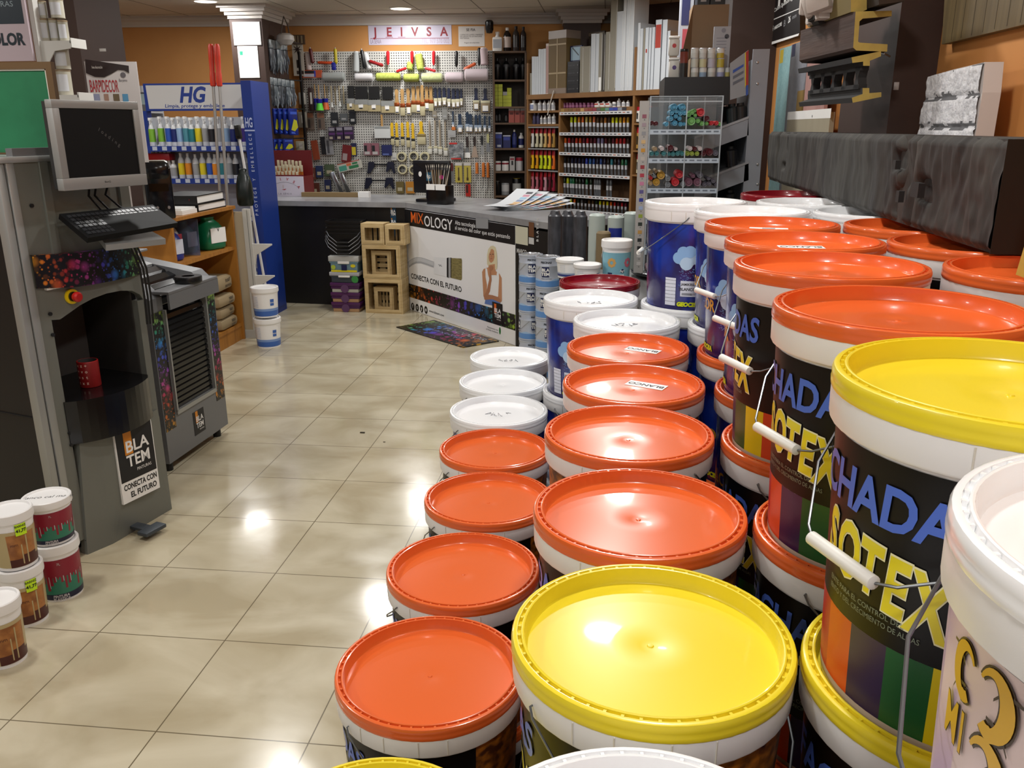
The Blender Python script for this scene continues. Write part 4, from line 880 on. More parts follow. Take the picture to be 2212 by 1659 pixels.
# ---------------------------------------------------------------- plastic tubs with lids, black pails
a=G(717,673); FT=Fr((a.x,a.y),(a.x+1,a.y-.03))
def tz(x,y): return FT.uz(x,y)
wt_=tz(778,650)[0]
tubs=[('7a5a3c','4a1c4e','lowest purple lidded tub on the floor, beige below'),('8a6a50','4a1c4e','purple lidded tub second from the floor'),('a4a090','4a2050','purple and grey tub with white lower band, middle of the tub stack'),('3c4450','a8a8ac','dark grey tub with pale lid and green round seal'),('6f8894','b4b4b0','blue grey fruit printed tub with pale lid, top of the tub stack')]
zs=[0,tz(745,653)[1],tz(745,632)[1],tz(745,611)[1],tz(745,588)[1],tz(745,553)[1]]
for k,(cb,clid,lb) in enumerate(tubs):
    h=zs[k+1]-zs[k]; t=root('storage_tub',FT.M(.0,zs[k]),lb,'plastic tub','stacked plastic tubs')
    W_=wt_*(1+.03*k/4); mb=MB(); x0,x1=.01,W_-.01
    e=.008
    def fr(x0,x1,z0,z1,m,dd=0): mb.bx(x0,x1,-dd,.2,z0,z1,m,bev=.004)
    fr(.015,W_-.015,.001,h*.62,0); fr(.006,W_-.006,h*.35 if k<3 else h*.55,h*.66,1 if k<3 else 0,.004)
    put('tub',mb.mesh('tub',[M({0:'b08a64',1:'b08a64',2:'b4b4a8',3:'343c46',4:'6a8896'}[k],.4),M('43174a',.35)]),t)
    mb=MB(); fr(0,W_,h*.66,h*.995,0,.008); put('lid',mb.mesh('lid',[M(clid,.35)]),t)
    mb=MB(); u=W_/2
    if k<3: mb.cyl(.035,0,.004,0,20,Tr(u,-.008,h*.4)@Rx(PI/2))
    elif k==3: mb.cyl(.03,0,.004,1,20,Tr(W_*.85,-.003,h*.35)@Rx(PI/2))
    else:
        mb.bx(u-.02,u+.025,-.008,-.002,h*.12,h*.45,2); mb.disc(u+.08,h*.4,.022,3,.0046,12,None,.014); mb.disc(.04,h*.3,.02,4,.0046,12)
        mb.bx(.02,W_-.02,-.0045,-.002,.002,h*.13,3)
    put('seal',mb.mesh('seal',[M('5a3860',.4),M('3a8a44',.4),NAVY,M('d8c81c',.4),M('a8b83a',.4)]),t)
    if k>2: put('lock',MB().bx(u-.05,u+.05,-.014,.0,h*.52,h*.68,0,bev=.003).mesh('lock',[WHITE]),t)
zt5=zs[5]; 
zp1=tz(745,478)[1]; hP=.195
for k in range(4):
    z=zt5+ (zp1-zt5-hP)*k/3+.0; t=root('black_pail',FT.M(wt_/2+.012,z)@Sc(1-.022*k,1-.022*k,1),'black square pail with wire handle, '+['lowest of four nested','second lowest of four nested','second from top of four nested','topmost of four nested'][k],'pail','nested black pails')
    a0,a1=.125,.152; n=4
    mb=MB()
    for (s0,zz0),(s1,zz1) in (((a0,0),(a1,hP-.018)),((a1,hP-.018),(a1+.012,hP-.016)),((a1+.012,hP-.016),(a1+.012,hP)),((a1+.012,hP),(a1-.0005,hP)),((a1-.0005,hP),(a0-.0005,.003))):
        c0=[(-s0,.11-s0*.6,zz0),(s0,.11-s0*.6,zz0),(s0,.11+s0*.6,zz0),(-s0,.11+s0*.6,zz0)]; c1=[(-s1,.11-s1*.6,zz1),(s1,.11-s1*.6,zz1),(s1,.11+s1*.6,zz1),(-s1,.11+s1*.6,zz1)]
        mb.add(c0+c1,[(i,(i+1)%4,4+(i+1)%4,4+i) for i in range(4)],0)
    mb.add([(-a0,.11-a0*.6,.0),(a0,.11-a0*.6,0),(a0,.11+a0*.6,0),(-a0,.11+a0*.6,0)],[(3,2,1,0)],0)
    put('pail',mb.mesh('pail',[M('0c0c0e',.3)]),t)
    zz=hP-.02; dz=.0
    pts=[(-a1-.016,.12,zz),(-a1-.016,.03,zz-.05),(-a1+.02,-.005,zz-.10),(-.055,-.02,zz-.152),(0,-.022,zz-.155),(.055,-.02,zz-.152),(a1-.02,-.005,zz-.10),(a1+.016,.03,zz-.05),(a1+.016,.12,zz)]
    hd=put('handle',MB().tube(pts,.0035,0,6).mesh('handle',[M('8a8c90',.3,.8)]),t)
    put('grip',MB().tube([(-.05,-.0215,zz-.154),(.05,-.0215,zz-.154)],.009,0,10).mesh('grip',[BLACK]),hd)
# ---------------------------------------------------------------- small white pails on the floor
def pail(mat,r,h,lab,label,group,lidc=None,name='plastic_pail',cat='pail',handle=True,wrap=None):
    t=root(name,mat,label,cat,group); lidc=lidc or PW
    mb=MB().lathe([(0,.003),(r*.84,.003),(r*.87,0),(r*.97,h*.8),(r*1.0,h*.81),(r*1.0,h*.86),(r*.9,h*.86)],28,0); put('body',mb.mesh('body',[PW]),t)
    mb=MB().lathe([(r*.98,h*.84),(r*1.05,h*.84),(r*1.06,h*.86),(r*1.05,h*.985),(r*1.01,h),(r*.93,h),(r*.9,h*.965),(0,h*.965)],28,0); put('lid',mb.mesh('lid',[lidc]),t)
    if lab: 
        mb=MB(); lab(mb,lambda x,y,z:((r*.872+(r*.1)*z/(h*.8)+.0008-y)*math.sin(x/r),-(r*.872+(r*.1)*z/(h*.8)+.0008-y)*math.cos(x/r),z),r,h)
        put('label_wrap',mb.mesh('label_wrap',wrap),t)
    if handle: put('handle',MB().tube([(r*1.0*math.cos(R(a)),-r*1.07*math.sin(R(a)) if 0 else r*1.04*math.sin(R(a)),h*.78-h*.45*math.sin(R(a))) for a in range(0,181,15)],.0014,0,5).mesh('handle',[STEEL]),t,Rz(R(20)))
    return t
def cylq(mb,f,x0,x1,z0,z1,m,d=0.0,n=8):
    mb.add([f(x0+(x1-x0)*i/n,-d,z) for i in range(n+1) for z in (z0,z1)],[(2*i,2*i+2,2*i+3,2*i+1) for i in range(n)],m,True)
def lab_white(mb,f,r,h):
    cylq(mb,f,-PI*r,PI*r,.01,h*.24,0,0,36); cylq(mb,f,-PI*r,PI*r,h*.22,h*.3,1,.0002,36)
    for k in range(7): mb.text('mmm mm mmm',-r*.75,h*.7-k*h*.055,h*.05,1,.0004,0,f=f,cut=.01)
    cylq(mb,f,r*.62,r*.95,h*.4,h*.62,0,.0004); mb.text('PISCINAS',r*.8,h*.5,h*.05,2,.0008,.0002,f=f,cut=.01)
b=G(575,753); hw=(AtY(570,697,b.y-.09).z); rr=(AtY(600,720,b.y).x-AtY(546,720,b.y).x)/2
for k in range(2): pail(Tr(b.x-.01,b.y+rr*.9,k*(hw+.012))@Rz(.15),rr*1.0,hw,lab_white,['white pail with blue band standing on the open floor','white pail with blue band stacked on the lower one on the open floor'][k],'white pails on the floor',wrap=[M('3a64b0',.35),M('7a98cc',.4),PAPER],handle=False)
def lab_red(mb,f,r,h):
    cylq(mb,f,-PI*r,PI*r,.008,h*.76,0,0,36); cylq(mb,f,-r*1.4,r*2.2,h*.1,h*.45,1,.0003,24); cylq(mb,f,-PI*r,PI*r,.008,h*.14,2,.0006,36)
    rd=random.Random(2)
    for k in range(22):
        x=-r*1.4+k*r*.165; w=r*rd.uniform(.03,.08); l=h*rd.uniform(.03,.24)
        cylq(mb,f,x-w,x+w,h*.45-l,h*.455,0,.0005,2)
        if k%2: cylq(mb,f,x+w,x+w+r*.03,h*.45-l*.8,h*.47,3,.0006,1)
    cylq(mb,f,-r*1.75,-r*1.4,h*.06,h*.5,3,.0008,4)
    mb.text('PINTURA',r*.25,h*.10,h*.065,3,.001,.0004,.15,f=f,cut=.01); mb.text('PLÁSTICA',r*.25,h*.045,h*.065,3,.001,.0004,.15,f=f,cut=.01); mb.text('7L',r*.35,h*.68,h*.06,3,.001,0,f=f,cut=.01)
def lab_wood(mb,f,r,h):
    cylq(mb,f,-PI*r,PI*r,h*.06,h*.7,0,0,36); cylq(mb,f,-r*.1,r*1.3,h*.08,h*.64,1,.0003,14); cylq(mb,f,-r*.1,r*1.6,h*.06,h*.2,2,.0006,14); cylq(mb,f,r*.5,r*1.3,h*.18,h*.26,2,.0006,8); cylq(mb,f,r*.75,r*.82,h*.1,h*.6,0,.0008,2); cylq(mb,f,r*.5,r*.56,h*.1,h*.45,0,.0008,2)
    mb.text('mm',r*.2,h*.46,h*.08,2,.001,0,f=f,cut=.01)
RW=[M('8c1430',.35),M('2c7a62',.35),M('141838',.35),M('c8c4c8',.4)]; WW=[M('b9a77a',.4),M('b0743a',.4,noise=('8c5426',25,(1,1,1),.4,.6,0)),M('4a1a16',.4)]
def pstack(px,py,n,lab,wrap,kind,rpx,tops,ang,pr=None):
    b=G(px,py); r=mpp(b)*rpx; 
    b.x-=0; c=Vector((b.x,b.y+r*.87,0)); z=0
    zt=[AtY(px-4,t,c.y-r).z for t in tops]
    for k in range(n):
        t=pail(Tr(c.x,c.y,z)@Rz(ang),r,zt[k]-z,lab,kind[k],'small pails by the tinting machine',wrap=wrap,handle=(k==n-1))
        if pr: 
            mb=MB(); f=lambda x,y,zz,h=zt[k]-z:((r*1.01-y)*math.sin(x/r),-(r*1.01-y)*math.cos(x/r),zz); h=zt[k]-z
            cylq(mb,f,r*.35,r*.85,h*.62,h*.82,0,.001,5); mb.text('BARNIZ',r*.6,h*.78,h*.05,1,.0014,.0002,f=f,cut=.01); mb.text('41,77',r*.6,h*.70,h*.07,1,.0014,.0006,f=f,cut=.01)
            put('price_tag',mb.mesh('price_tag',[M('c8f01c',.5),INKB]),t)
        if k==n-1 and lab is lab_red:
            mb=MB().text('blanco cal mate',0,0,.026,0,0,0,.2,f=lambda x,y,zz,h=(zt[k]-z):(x,zz,h*.966)); put('handwriting',mb.mesh('handwriting',[INKB]),t)
        z=zt[k]+.001
    return c,r
pstack(112,1301,2,lab_red,RW,['white pail with red and green drip label, lower of its pair by the machine','white pail with red and green drip label, topped by handwriting CAL'],46,[1186,1092],.3)
pstack(38,1358,2,lab_wood,WW,['white pail with brown wood label and price tag, lower of two','white pail with brown wood label and price tag, upper of two'],44,[1240,1120],.45,True)
pstack(-12,1448,1,lab_wood,WW,['white wood label pail cut by the frame edge, nearest the camera'],46,[1318],.5)
# ---------------------------------------------------------------- pool paint cans
def pool_can(mat,r,h,label):
    def mk():
        mb=MB().lathe([(r*.97,0),(r*1.02,.002),(r*1.02,.008),(r,.011),(r,h*.2),(r*1.008,h*.205),(r,h*.21),(r,h*.72),(r*1.008,h*.725),(r,h*.73),(r,h-.012),(r*1.03,h-.009),(r*1.03,h-.001),(r*.98,h)],36,[0]*4+[0]*9)
        return mb.mesh('body',[M('b9c0ce',.3,.2)])
    def ml():
        mb=MB(); f=lambda x,y,z:((r+.0012-y)*math.sin(x/r),-(r+.0012-y)*math.cos(x/r),z)
        cylq(mb,f,-PI*r,PI*r,.012,h*.25,1,0,36)
        for k in range(24):
            x=-PI*r+k*2*PI*r/24; mb.add([f(x,0,h*.25),f(x+PI*r/12,0,h*.25),f(x+PI*r/12,0,h*(.27+.05*math.sin(k*.9+.9))),f(x,0,h*(.27+.05*math.sin(k*.9)))],[(0,1,2,3)],2)
        for a in (-1.4,.0,1.4):
            x=a*r*1.3; mb.text('PISCINAS',x+r*.05,h*.84,h*.085,3,.0004,.0006,f=f,cut=.008)
            cylq(mb,f,x-r*.32,x+r*.3,h*.38,h*.70,4,.0005); mb.text('BLA',x,h*.6,h*.14,5,.001,.001,f=f,cut=.008); mb.text('TEM',x,h*.47,h*.14,5,.001,.001,f=f,cut=.008)
            mb.text('Pintura impermeable',x+r*.1,h*.325,h*.04,3,.0004,0,f=f,cut=.008)
        return mb.mesh('label_wrap',[M('b9c0ce',.3),M('5f8fcc',.35),M('9cbce0',.35),M('20242c',.4),NAVY,PAPER])
    def mt(): return MB().lathe([(r*.98,h),(r*.95,h-.005),(r*.8,h-.006),(r*.79,h-.003),(r*.7,h-.003),(r*.69,h-.006),(0,h-.006)],36,0).mesh('lid',[M('c4c6ca',.25,.7)])
    t=root('pool_paint_can',mat,label,'paint can','blue and white pool paint cans')
    put('body',cached('pcb%.3f'%r,mk),t); put('label_wrap',cached('pcl%.3f'%r,ml),t); put('lid',cached('pct%.3f'%r,mt),t)
    put('handle',cached('pch%.3f'%r,lambda:MB().tube([(r*1.04*math.cos(R(a)),r*1.04*math.sin(R(a)) if a in(0,180) else r*1.06*math.sin(R(a)),h*.7-h*.4*math.sin(R(a))) for a in range(0,181,15)],.0012,0,5).mesh('handle',[STEEL])),t,Rz(R(60)))
for s,(xc,Y,yt,rot) in enumerate(((1146.5,5.34,548,.25),(1183,5.10,553,-.05))):
    p=AtY(xc,yt,Y); h=(p.z)/4; r=mpp(p)*25.5
    for k in range(4):
        pool_can(Tr(p.x,Y,k*h)@Rz(rot+[.0,.25,-.15,-.05][k]),r,h*.998,'pool paint can, '+['lowest','second from the floor','second from the top','topmost'][k]+' of the stack '+['beside the leaflet board','beside the dark red lid'][s])
# ---------------------------------------------------------------- rolls standing behind the cans
def roll(px,py_top,Y,rpx,mat,label,core=None,h=None,name='felt_roll',cat='roll',group=None,tuft=True):
    p=AtY(px,py_top,Y); r=mpp(p)*rpx; h=p.z
    t=root(name,Tr(p.x,Y,0),label,cat,group)
    rd=random.Random(int(px)); pr=[(0,.002),(r*.95,.002),(r,.01)]+[(r*(1+rd.uniform(-.02,.03)),h*k/7) for k in range(1,7)]+[(r*.98,h-.01),(r*.8,h),(r*.5,h-.01),(0,h-.012)]
    put('wrapped_roll',MB().lathe(pr,18,0).mesh('wrapped_roll',[mat]),t)
    if tuft: put('twisted_end',MB().lathe([(r*.85,h-.008),(r*.7,h+.012),(r*.62,h+.022),(r*.3,h+.026),(0,h+.018)],9,0).mesh('twisted_end',[mat]),t)
    return t
FELT=M('36363a',.35,noise=('4a4a50',30,(1,1,.3),.4,.6,.1)); MESHW=M('b4beb8',.4)
for k,(x,y,Y) in enumerate(((1199,463,5.38),(1226,463,5.50),(1254,464,5.30))):
    roll(x,y,Y,15.5,FELT,'dark grey plastic wrapped felt roll, '+['nearest the colour fan','middle of three','nearest the white mesh rolls'][k],group='dark felt rolls')
roll(1290,462,5.15,18,MESHW,'whitish mesh roll standing behind the brown cardboard tube',group='pale mesh rolls',name='mesh_roll',tuft=False); t=roll(1331,466,5.1,18,MESHW,'whitish mesh roll with a blue label',group='pale mesh rolls',name='mesh_roll',tuft=False)
p=AtY(1327,505,5.1); put('blue_label',MB().lathe([(mpp(p)*18.6,AtY(1327,515,5.1).z-.02),(mpp(p)*18.6,AtY(1327,491,5.1).z)],14,0,None,True,PI*1.2,PI*1.75).mesh('blue_label',[M('20308c',.4)]),t)
roll(1366,458,5.25,18,MESHW,'whitish mesh roll half hidden behind the swatch strip of the spinner',group='pale mesh rolls',name='mesh_roll',tuft=False)
t=roll(1304,500,4.98,16,M('7c6a4c',.7),'short brown cardboard tube beside the white mesh rolls',name='cardboard_tube',tuft=False)
# ---------------------------------------------------------------- low plinth, small pails on it
p=AtY(1331,586,4.35); PZ=AtY(1331,625,4.2).z
solo('display_plinth',MB().bx(AtY(1206,620,3.95).x-.03,.40,-.5,.37,0,PZ,0,bev=.006).mesh('display_plinth',[GREY]),Tr(.03,4.45,0),'low grey display plinth behind the dark red lid, mostly hidden','plinth')
def lab_bio(mb,f,r,h):
    cylq(mb,f,-PI*r,PI*r,.006,h*.74,0,0,36)
    for x,m in ((-.45,1),(.8,2),(2.2,3),(-1.9,2)):
        for k in range(8):
            a=k*PI/4; 
            for rr_ in (.11,): 
                cx=x*r+.22*r*math.cos(a); cz=h*.52+.22*r*math.sin(a)
                mb.add([f(cx+rr_*r*math.cos(i*PI/5),-.0006,cz+rr_*r*math.sin(i*PI/5)) for i in range(10)],[tuple(range(10))],m)
    cylq(mb,f,-r*.75,-r*.4,.01,h*.3,4,.001); mb.text('BLA',-r*.57,h*.21,h*.075,5,.0014,.0004,f=f,cut=.01); mb.text('TEM',-r*.57,h*.12,h*.075,5,.0014,.0004,f=f,cut=.01)
    cylq(mb,f,-r*.4,r*.5,.01,h*.26,5,.001); mb.text('BIO',r*.02,h*.2,h*.12,6,.0014,.001,f=f,cut=.01); mb.text('TEM',r*.02,h*.09,h*.12,6,.0014,.001,f=f,cut=.01)
    mb.add([f(r*.35+.13*r*math.cos(i*PI/8),-.0016,h*.34+.13*r*math.sin(i*PI/8)) for i in range(16)],[tuple(range(16))],4); mb.text('Ag+',r*.35,h*.34,h*.07,5,.002,.0004,f=f,cut=.01)
q=AtY(1333,517,4.35); r=mpp(q)*32
pail(Tr(q.x,4.35,PZ)@Rz(.1),r,q.z-PZ,lab_bio,'light blue BIO TEM pail with flower motifs and white lid',None,wrap=[M('7fb4c4',.35),M('d8a860',.4),M('c86a80',.4),M('d8d8a0',.4),NAVY,PAPER,INKB],name='paint_pail')
for k,(x,y,Y) in enumerate(((1231,558,4.55),(1269,569,4.3))):
    q=AtY(x,y,Y); r=mpp(q)*29
    pail(Tr(q.x,Y,PZ)@Rz(.2),r,q.z-PZ,lab_white,['plain white pail behind the dark red lid, next to the pool cans','plain white pail behind the dark red lid, next to the BIO TEM pail'][k],'white pails on the plinth',wrap=[M('2a3c80',.35),M('a8b4c8',.4),PAPER],handle=False)
# ---------------------------------------------------------------- things on the counter
# till screen seen from behind
p=G(935,437,.905); FZ=Fr((AtY(893,400,p.y+.1).x,p.y+.1),(AtY(972,400,p.y-.02).x,p.y-.02))
mo=root('till_monitor',FZ.M(0,0),'black till monitor seen from behind on the counter, with stickers','monitor')
c=[FZ.uz(*q) for q in ((889,346),(968,349),(970,410),(897,416))]; z0=min(c[2][1],c[3][1]); z1=max(c[0][1],c[1][1]); wz=FZ.w
mb=MB().bx(0,wz,0,.03,z0,z1,0,bev=.006).prism([(.02,z1-.02),(wz-.02,z1-.02),(wz*.68,z1-.075),(wz*.32,z1-.075)],-.006,0,0)
mb.disc(wz*.2,z0+(z1-z0)*.58,.016,1,.0016,14,None,.022); mb.flat([(wz*.37,z0+(z1-z0)*.38),(wz*.5,z0+(z1-z0)*.38),(wz*.5,z0+(z1-z0)*.64),(wz*.37,z0+(z1-z0)*.64)],2,.0016); mb.text('BLA',wz*.435,z0+(z1-z0)*.54,.022,1,.002,.0005); mb.text('TEM',wz*.435,z0+(z1-z0)*.47,.022,1,.002,.0005)
mb.disc(wz*.78,z0+(z1-z0)*.5,.018,3,.0016,14)
put('housing',mb.mesh('housing',[M('0c0c0e',.4),PAPER,M('1a5a78',.4),M('c01c80',.4)]),mo)
put('stand',MB().bx(wz*.3,wz*.7,.02,.06,CTZ+.01,z0+.05,0,bev=.006).bx(wz*.15,wz*.9,-.06,.16,CTZ,CTZ+.025,0,bev=.006).mesh('stand',[M('0c0c0e',.3)]),mo)
p=G(952,440,.905); t=root('brush_holder',Tr(p.x,p.y-.03,CTZ)@Rz(-.4),'black display pot of fine artist brushes before the till monitor','brush pot')
put('pot',MB().bx(-.09,.10,-.06,.06,0,.15,0,bev=.004).bx(-.05,.06,-.05,.05,.15,.151,0).mesh('pot',[M('0a0a0b',.25)]),t)
put('tray',MB().bx(-.085,-.005,-.066,-.05,.115,.16,0).bx(.005,.095,-.066,-.05,.115,.16,0).mesh('tray',[PAPER]),t)
for k in range(16):
    x=-.08+k*.0108; t2=solo('fine_brush',cached('fb%d'%(k%4),lambda:MB().cyl(.0025,0,.12,0,6).cyl(.003,.12,.14,1,6).lathe([(.003,.14),(.002,.155),(0,.165)],6,2).mesh('fine_brush',[M(['c8b8a0','3a2a20','a88a60','d8d0c4'][k%4],.5),STEEL,M('d8cfc0',.7)])),t.matrix_world@Tr(x,-.03+.05*((k*7)%5)/5,.152)@Ry(R(-14+k*1.9))@Rx(R(-6+(k*5)%9)),f'fine artist brush standing in the black pot, {ORD[k]} from the wall end','brush','fine brushes in the black pot')
# brush box with the shop name
p=G(616,424,.905); FJ=Fr((AtY(575,420,p.y).x,p.y),(AtY(658,420,p.y).x,p.y-.01)); wj=FJ.w
zj=FJ.uz(615,381)[1]; zk=FJ.uz(600,326)[1]
t=root('brush_display_box',FJ.M(0,0),'dark red display box with white JEIVSA LA SÉNIA front, full of brushes','display box')
mb=MB().bx(0,wj,0,.01,CTZ,zj,0).bx(.0,.008,.01,.26,CTZ,zj,1).bx(wj-.008,wj,.01,.26,CTZ,zj,1).bx(0,wj,.25,.26,CTZ,zk,1).bx(0,wj,.01,.25,CTZ,CTZ+.008,1).bx(.0,wj,.01,.02,zj,zj+.012,1)
fw=lambda x:x
for i,ch in enumerate('JEIVSA'):
    a=R(152-i*24.8); mb.text(ch,wj/2+math.cos(a)*wj*.42,CTZ+.02+math.sin(a)*.135,.034,2,.001,.0008,rot=(a-PI/2)*.9)
pts=[(wj/2+math.cos(R(a))*wj*.42,CTZ+.0+math.sin(R(a))*.10+.025) for a in range(25,156,10)]
for (x0,z0),(x1,z1) in zip(pts,pts[1:]): mb.flat([(x0,z0),(x1,z1),(x1,z1+.002),(x0,z0+.002)],3,.001)
mb.text('LA SÉNIA',wj/2,CTZ+.022,.022,3,.001,0,0,1.5); mb.flat([(wj*.42,CTZ+.06),(wj*.55,CTZ+.068),(wj*.5,CTZ+.056)],2,.0012); mb.flat([(wj*.46,CTZ+.068),(wj*.475,CTZ+.068),(wj*.475,CTZ+.10),(wj*.455,CTZ+.10)],4,.001)
put('box',mb.mesh('box',[M('d4cedc',.45),M('6a1016',.45),M('b0303c',.5),M('6a6a78',.5),M('c8b8b0',.5)]),t)
BH_=M('c9bfa2',.7); HW=M('c9a878',.5); HO=M('b0601c',.4)
k=0
for row,(y,zh,n) in enumerate(((.03,zj+.045,9),(.10,zj+.095,9),(.17,zj+.135,7))):
    for i in range(n):
        u=.02+(wj-.05)*(i+.5*(row%2))/9+(.0 if row<2 else .05)
        t2=root('flat_brush',FJ.M(u,CTZ+.009,-y,random.uniform(-.3,.3)),f'small brush with bristles up in the red JEIVSA box, {["front","middle","back"][row]} row, {ORD[i]} along','brush','brushes in the red box'); h=zh-CTZ-.01+random.uniform(-.008,.006)
        hk=round(h,3)
        put('handle',cached(('fbh',hk),lambda:MB().bx(-.009,.009,-.004,.004,0,h*.68,0).bx(-.012,.012,-.006,.006,h*.62,h*.78,1).mesh('handle',[HW,HO])),t2)
        put('bristles',cached(('fbb',hk),lambda:MB().bx(-.0115,.0115,-.0055,.0055,h*.78,h,0,bev=.002).mesh('bristles',[BH_])),t2)
# colour fan leaflets
p=G(1135,455,.905)
t=root('colour_chart_fan',Tr(p.x+.05,p.y+.12,CTZ)@Rz(.95),'fanned white colour charts lying on the counter near the felt rolls','colour charts')
for k in range(6):
    mb=MB(); a=-.55+k*.16; n=10
    vs=[]
    for i in range(n+1):
        s=i/n; z=.004+k*.006+.075*max(0,s-.35)**1.4*(1+k*.25)
        for y in (-.1,.1): vs.append((-.25+s*.55,y+.04*k,z))
    mb.add(vs,[(2*i,2*i+2,2*i+3,2*i+1) for i in range(n)],0,True)
    for j in range(7):
        i=2+j; c=1+(j+k)%6; mb.add([Vector(vs[2*i])+Vector((.006,.02,.0012)),Vector(vs[2*i+2])+Vector((-.004,.02,.0012)),Vector(vs[2*i+2])+Vector((-.004,.075,.0012)),Vector(vs[2*i])+Vector((.006,.075,.0012))],[(0,1,2,3)],c)
    put('chart',mb.mesh('chart',[M('d8dce0',.4),M('c89a5c',.5),M('d8b488',.5),M('8c98b4',.5),M('9cc0d8',.5),M('c890a0',.5),M('5a5a60',.5)]),t,Rz(a))
# low timber ledge and white card behind the counter edge
a=G(662,417,.93); b=G(782,418,.93); FL=Fr((a.x,a.y),(b.x,b.y))
solo('timber_batten',MB().bx(0,FL.w,0,.05,CTZ,.945,0).mesh('timber_batten',[M('8a734e',.6)]),FL.M(0,0,.12),'brown timber batten lying along the counter back edge','batten')
solo('white_box',MB().bx(0,.1,0,.06,CTZ,.955,0).mesh('white_box',[PAPER]),FL.M(FL.w+.01,0,.14),'small white box at the end of the timber batten','box')
# ---------------------------------------------------------------- perforated tool wall
def bz(x,y,d=0.0): return BW.uz(x,y,d)
def SC(x=850,y=230): return mpp(BW.P(*bz(x,y)))
KP=SC()
PEG=M('c9c8c4',.45)
def peg_mat():
    m=bpy.data.materials.new('mat_peg'); m.use_nodes=True; N=m.node_tree.nodes; L=m.node_tree.links; b=N['Principled BSDF']
    tc=N.new('ShaderNodeTexCoord'); s=N.new('ShaderNodeSeparateXYZ'); L.new(tc.outputs['Object'],s.inputs[0])
    def mm(op,a,v):
        n=N.new('ShaderNodeMath'); n.operation=op
        for i,q in enumerate((a,v)):
            if q is None: continue
            if isinstance(q,(int,float)): n.inputs[i].default_value=q
            else: L.new(q,n.inputs[i])
        return n.outputs[0]
    f=[mm('POWER',mm('SUBTRACT',mm('FRACT',mm('DIVIDE',s.outputs[a],.025),None),.5),2) for a in (0,2)]
    d=mm('SQRT',mm('ADD',f[0],f[1]),None); lt=mm('LESS_THAN',d,.24)
    mx=N.new('ShaderNodeMix'); mx.data_type='RGBA'; mx.inputs[6].default_value=lin('c6c5c0'); mx.inputs[7].default_value=lin('2a2a2a'); L.new(lt,mx.inputs[0]); L.new(mx.outputs[2],b.inputs['Base Color']); b.inputs['Roughness'].default_value=.4
    return m
PM=peg_mat(); PD=.035
ul,ur=bz(652,112)[0],bz(1064,112)[0]; um=bz(885,112)[0]; zt=bz(850,111)[1]
pg=root('perforated_tool_panel',BW.M(0,0,PD),'white perforated metal tool panel covering the back wall above the counter','tool panel')
for a,b in ((ul,um),(um,ur)): put('panel',MB().bx(a+.002,b-.002,0,.03,.3,zt,0).mesh('panel',[PM]),pg)
for a in (ul,um,ur): put('upright',MB().bx(a-.002,a+.002,-.001,.03,.3,zt,0).mesh('upright',[GREY]),pg)
PB=PD+.004   # goods hang in front of this
def pm(x,y,d=0.0,rot=0): return BW.px(x,y,PB+d,rot)
HK=M('d0d0d0',.25,.8)
def hook(par,z,l): put('hook',cached(('hk',round(l,2)),lambda:MB().cyl(.0025,0,l,0,6,Rx(PI/2)).mesh('hook',[HK])),par,Tr(0,l-.0,z))
# -- paint brushes hanging handle up, tip of the handle at pixel (x,y0), bristle end at y1
def brush(x,y0,y1,wpx,mh,mf,mb_,kind,label,group,layers=2,frac=(.55,.14),long_=False,tag_=None,cat='paint brush'):
    top=bz(x,y0,PB+.03); bot=bz(x,y1,PB+.03); h=top[1]-bot[1]; w=wpx*KP
    t=root('paint_brush',BW.M(top[0],bot[1],PB+.02),label,cat,group)
    f0,f1=frac; key=(round(h,2),round(w,3),kind)
    def mkh():
        mb=MB(); z0=h*(1-f0)
        if long_: mb.lathe([(.008,z0),(.009,z0+.03),(.008,h*.9),(.011,h*.97),(.006,h),(0,h)],8,0)
        else:
            hw=min(w*.36,.017); pr=[(-w*.42,z0),(w*.42,z0),(hw,z0+h*f0*.2),(hw*.8,z0+h*f0*.5),(hw*1.15,z0+h*f0*.8),(hw*.7,h),(-hw*.7,h),(-hw*1.15,z0+h*f0*.8),(-hw*.8,z0+h*f0*.5),(-hw,z0+h*f0*.2)]
            mb.prism(pr,-.007,.007,0)
        return mb.mesh('handle',[mh])
    def mkf(): return MB().bx(-w/2,w/2,-.009,.009,h*(1-f0-f1),h*(1-f0)+.002,0,bev=.002).mesh('ferrule',[mf])
    def mkb(): return MB().bx(-w*.48,w*.48,-.0085,.0085,0,h*(1-f0-f1),0,bev=.003).mesh('bristles',[mb_])
    put('handle',cached(key+('h',),mkh),t); put('ferrule',cached(key+('f',),mkf),t); put('bristles',cached(key+('b',),mkb),t)
    if tag_: put('price_label',cached(key+('t',),lambda:MB().bx(-w*.3,w*.3,-.0105,-.0095,h*.08,h*.3,0).bx(-w*.3,w*.3,-.0106,-.0094,h*.05,h*.08,1).mesh('price_label',[PAPER,NAVY])),t)
    hook(t,h*.96,.02); return t
WOOD=M('b78f58',.45); COPP=M('9a4c22',.3,.6); BRI=M('b9b08e',.7); BRID=M('8c7c60',.7); YH_=M('e0b414',.35); NV=M('18203f',.35); NV2=M('1c3048',.35); CREAM=M('c9c3a4',.6)
for k,(x,y0,y1) in enumerate(((856,193,246),(868,192,250),(881,191,249),(892,187,243),(902,186,244),(911,184,250),(921,187,238),(930,187,240))):
    brush(x,y0,y1,11,WOOD,COPP,BRI,'wood','round brush with long pale wood handle and copper ferrule, '+ORD[k]+' from the black boxed rollers','wood handled brushes on the tool wall',tag_=k%2==0)
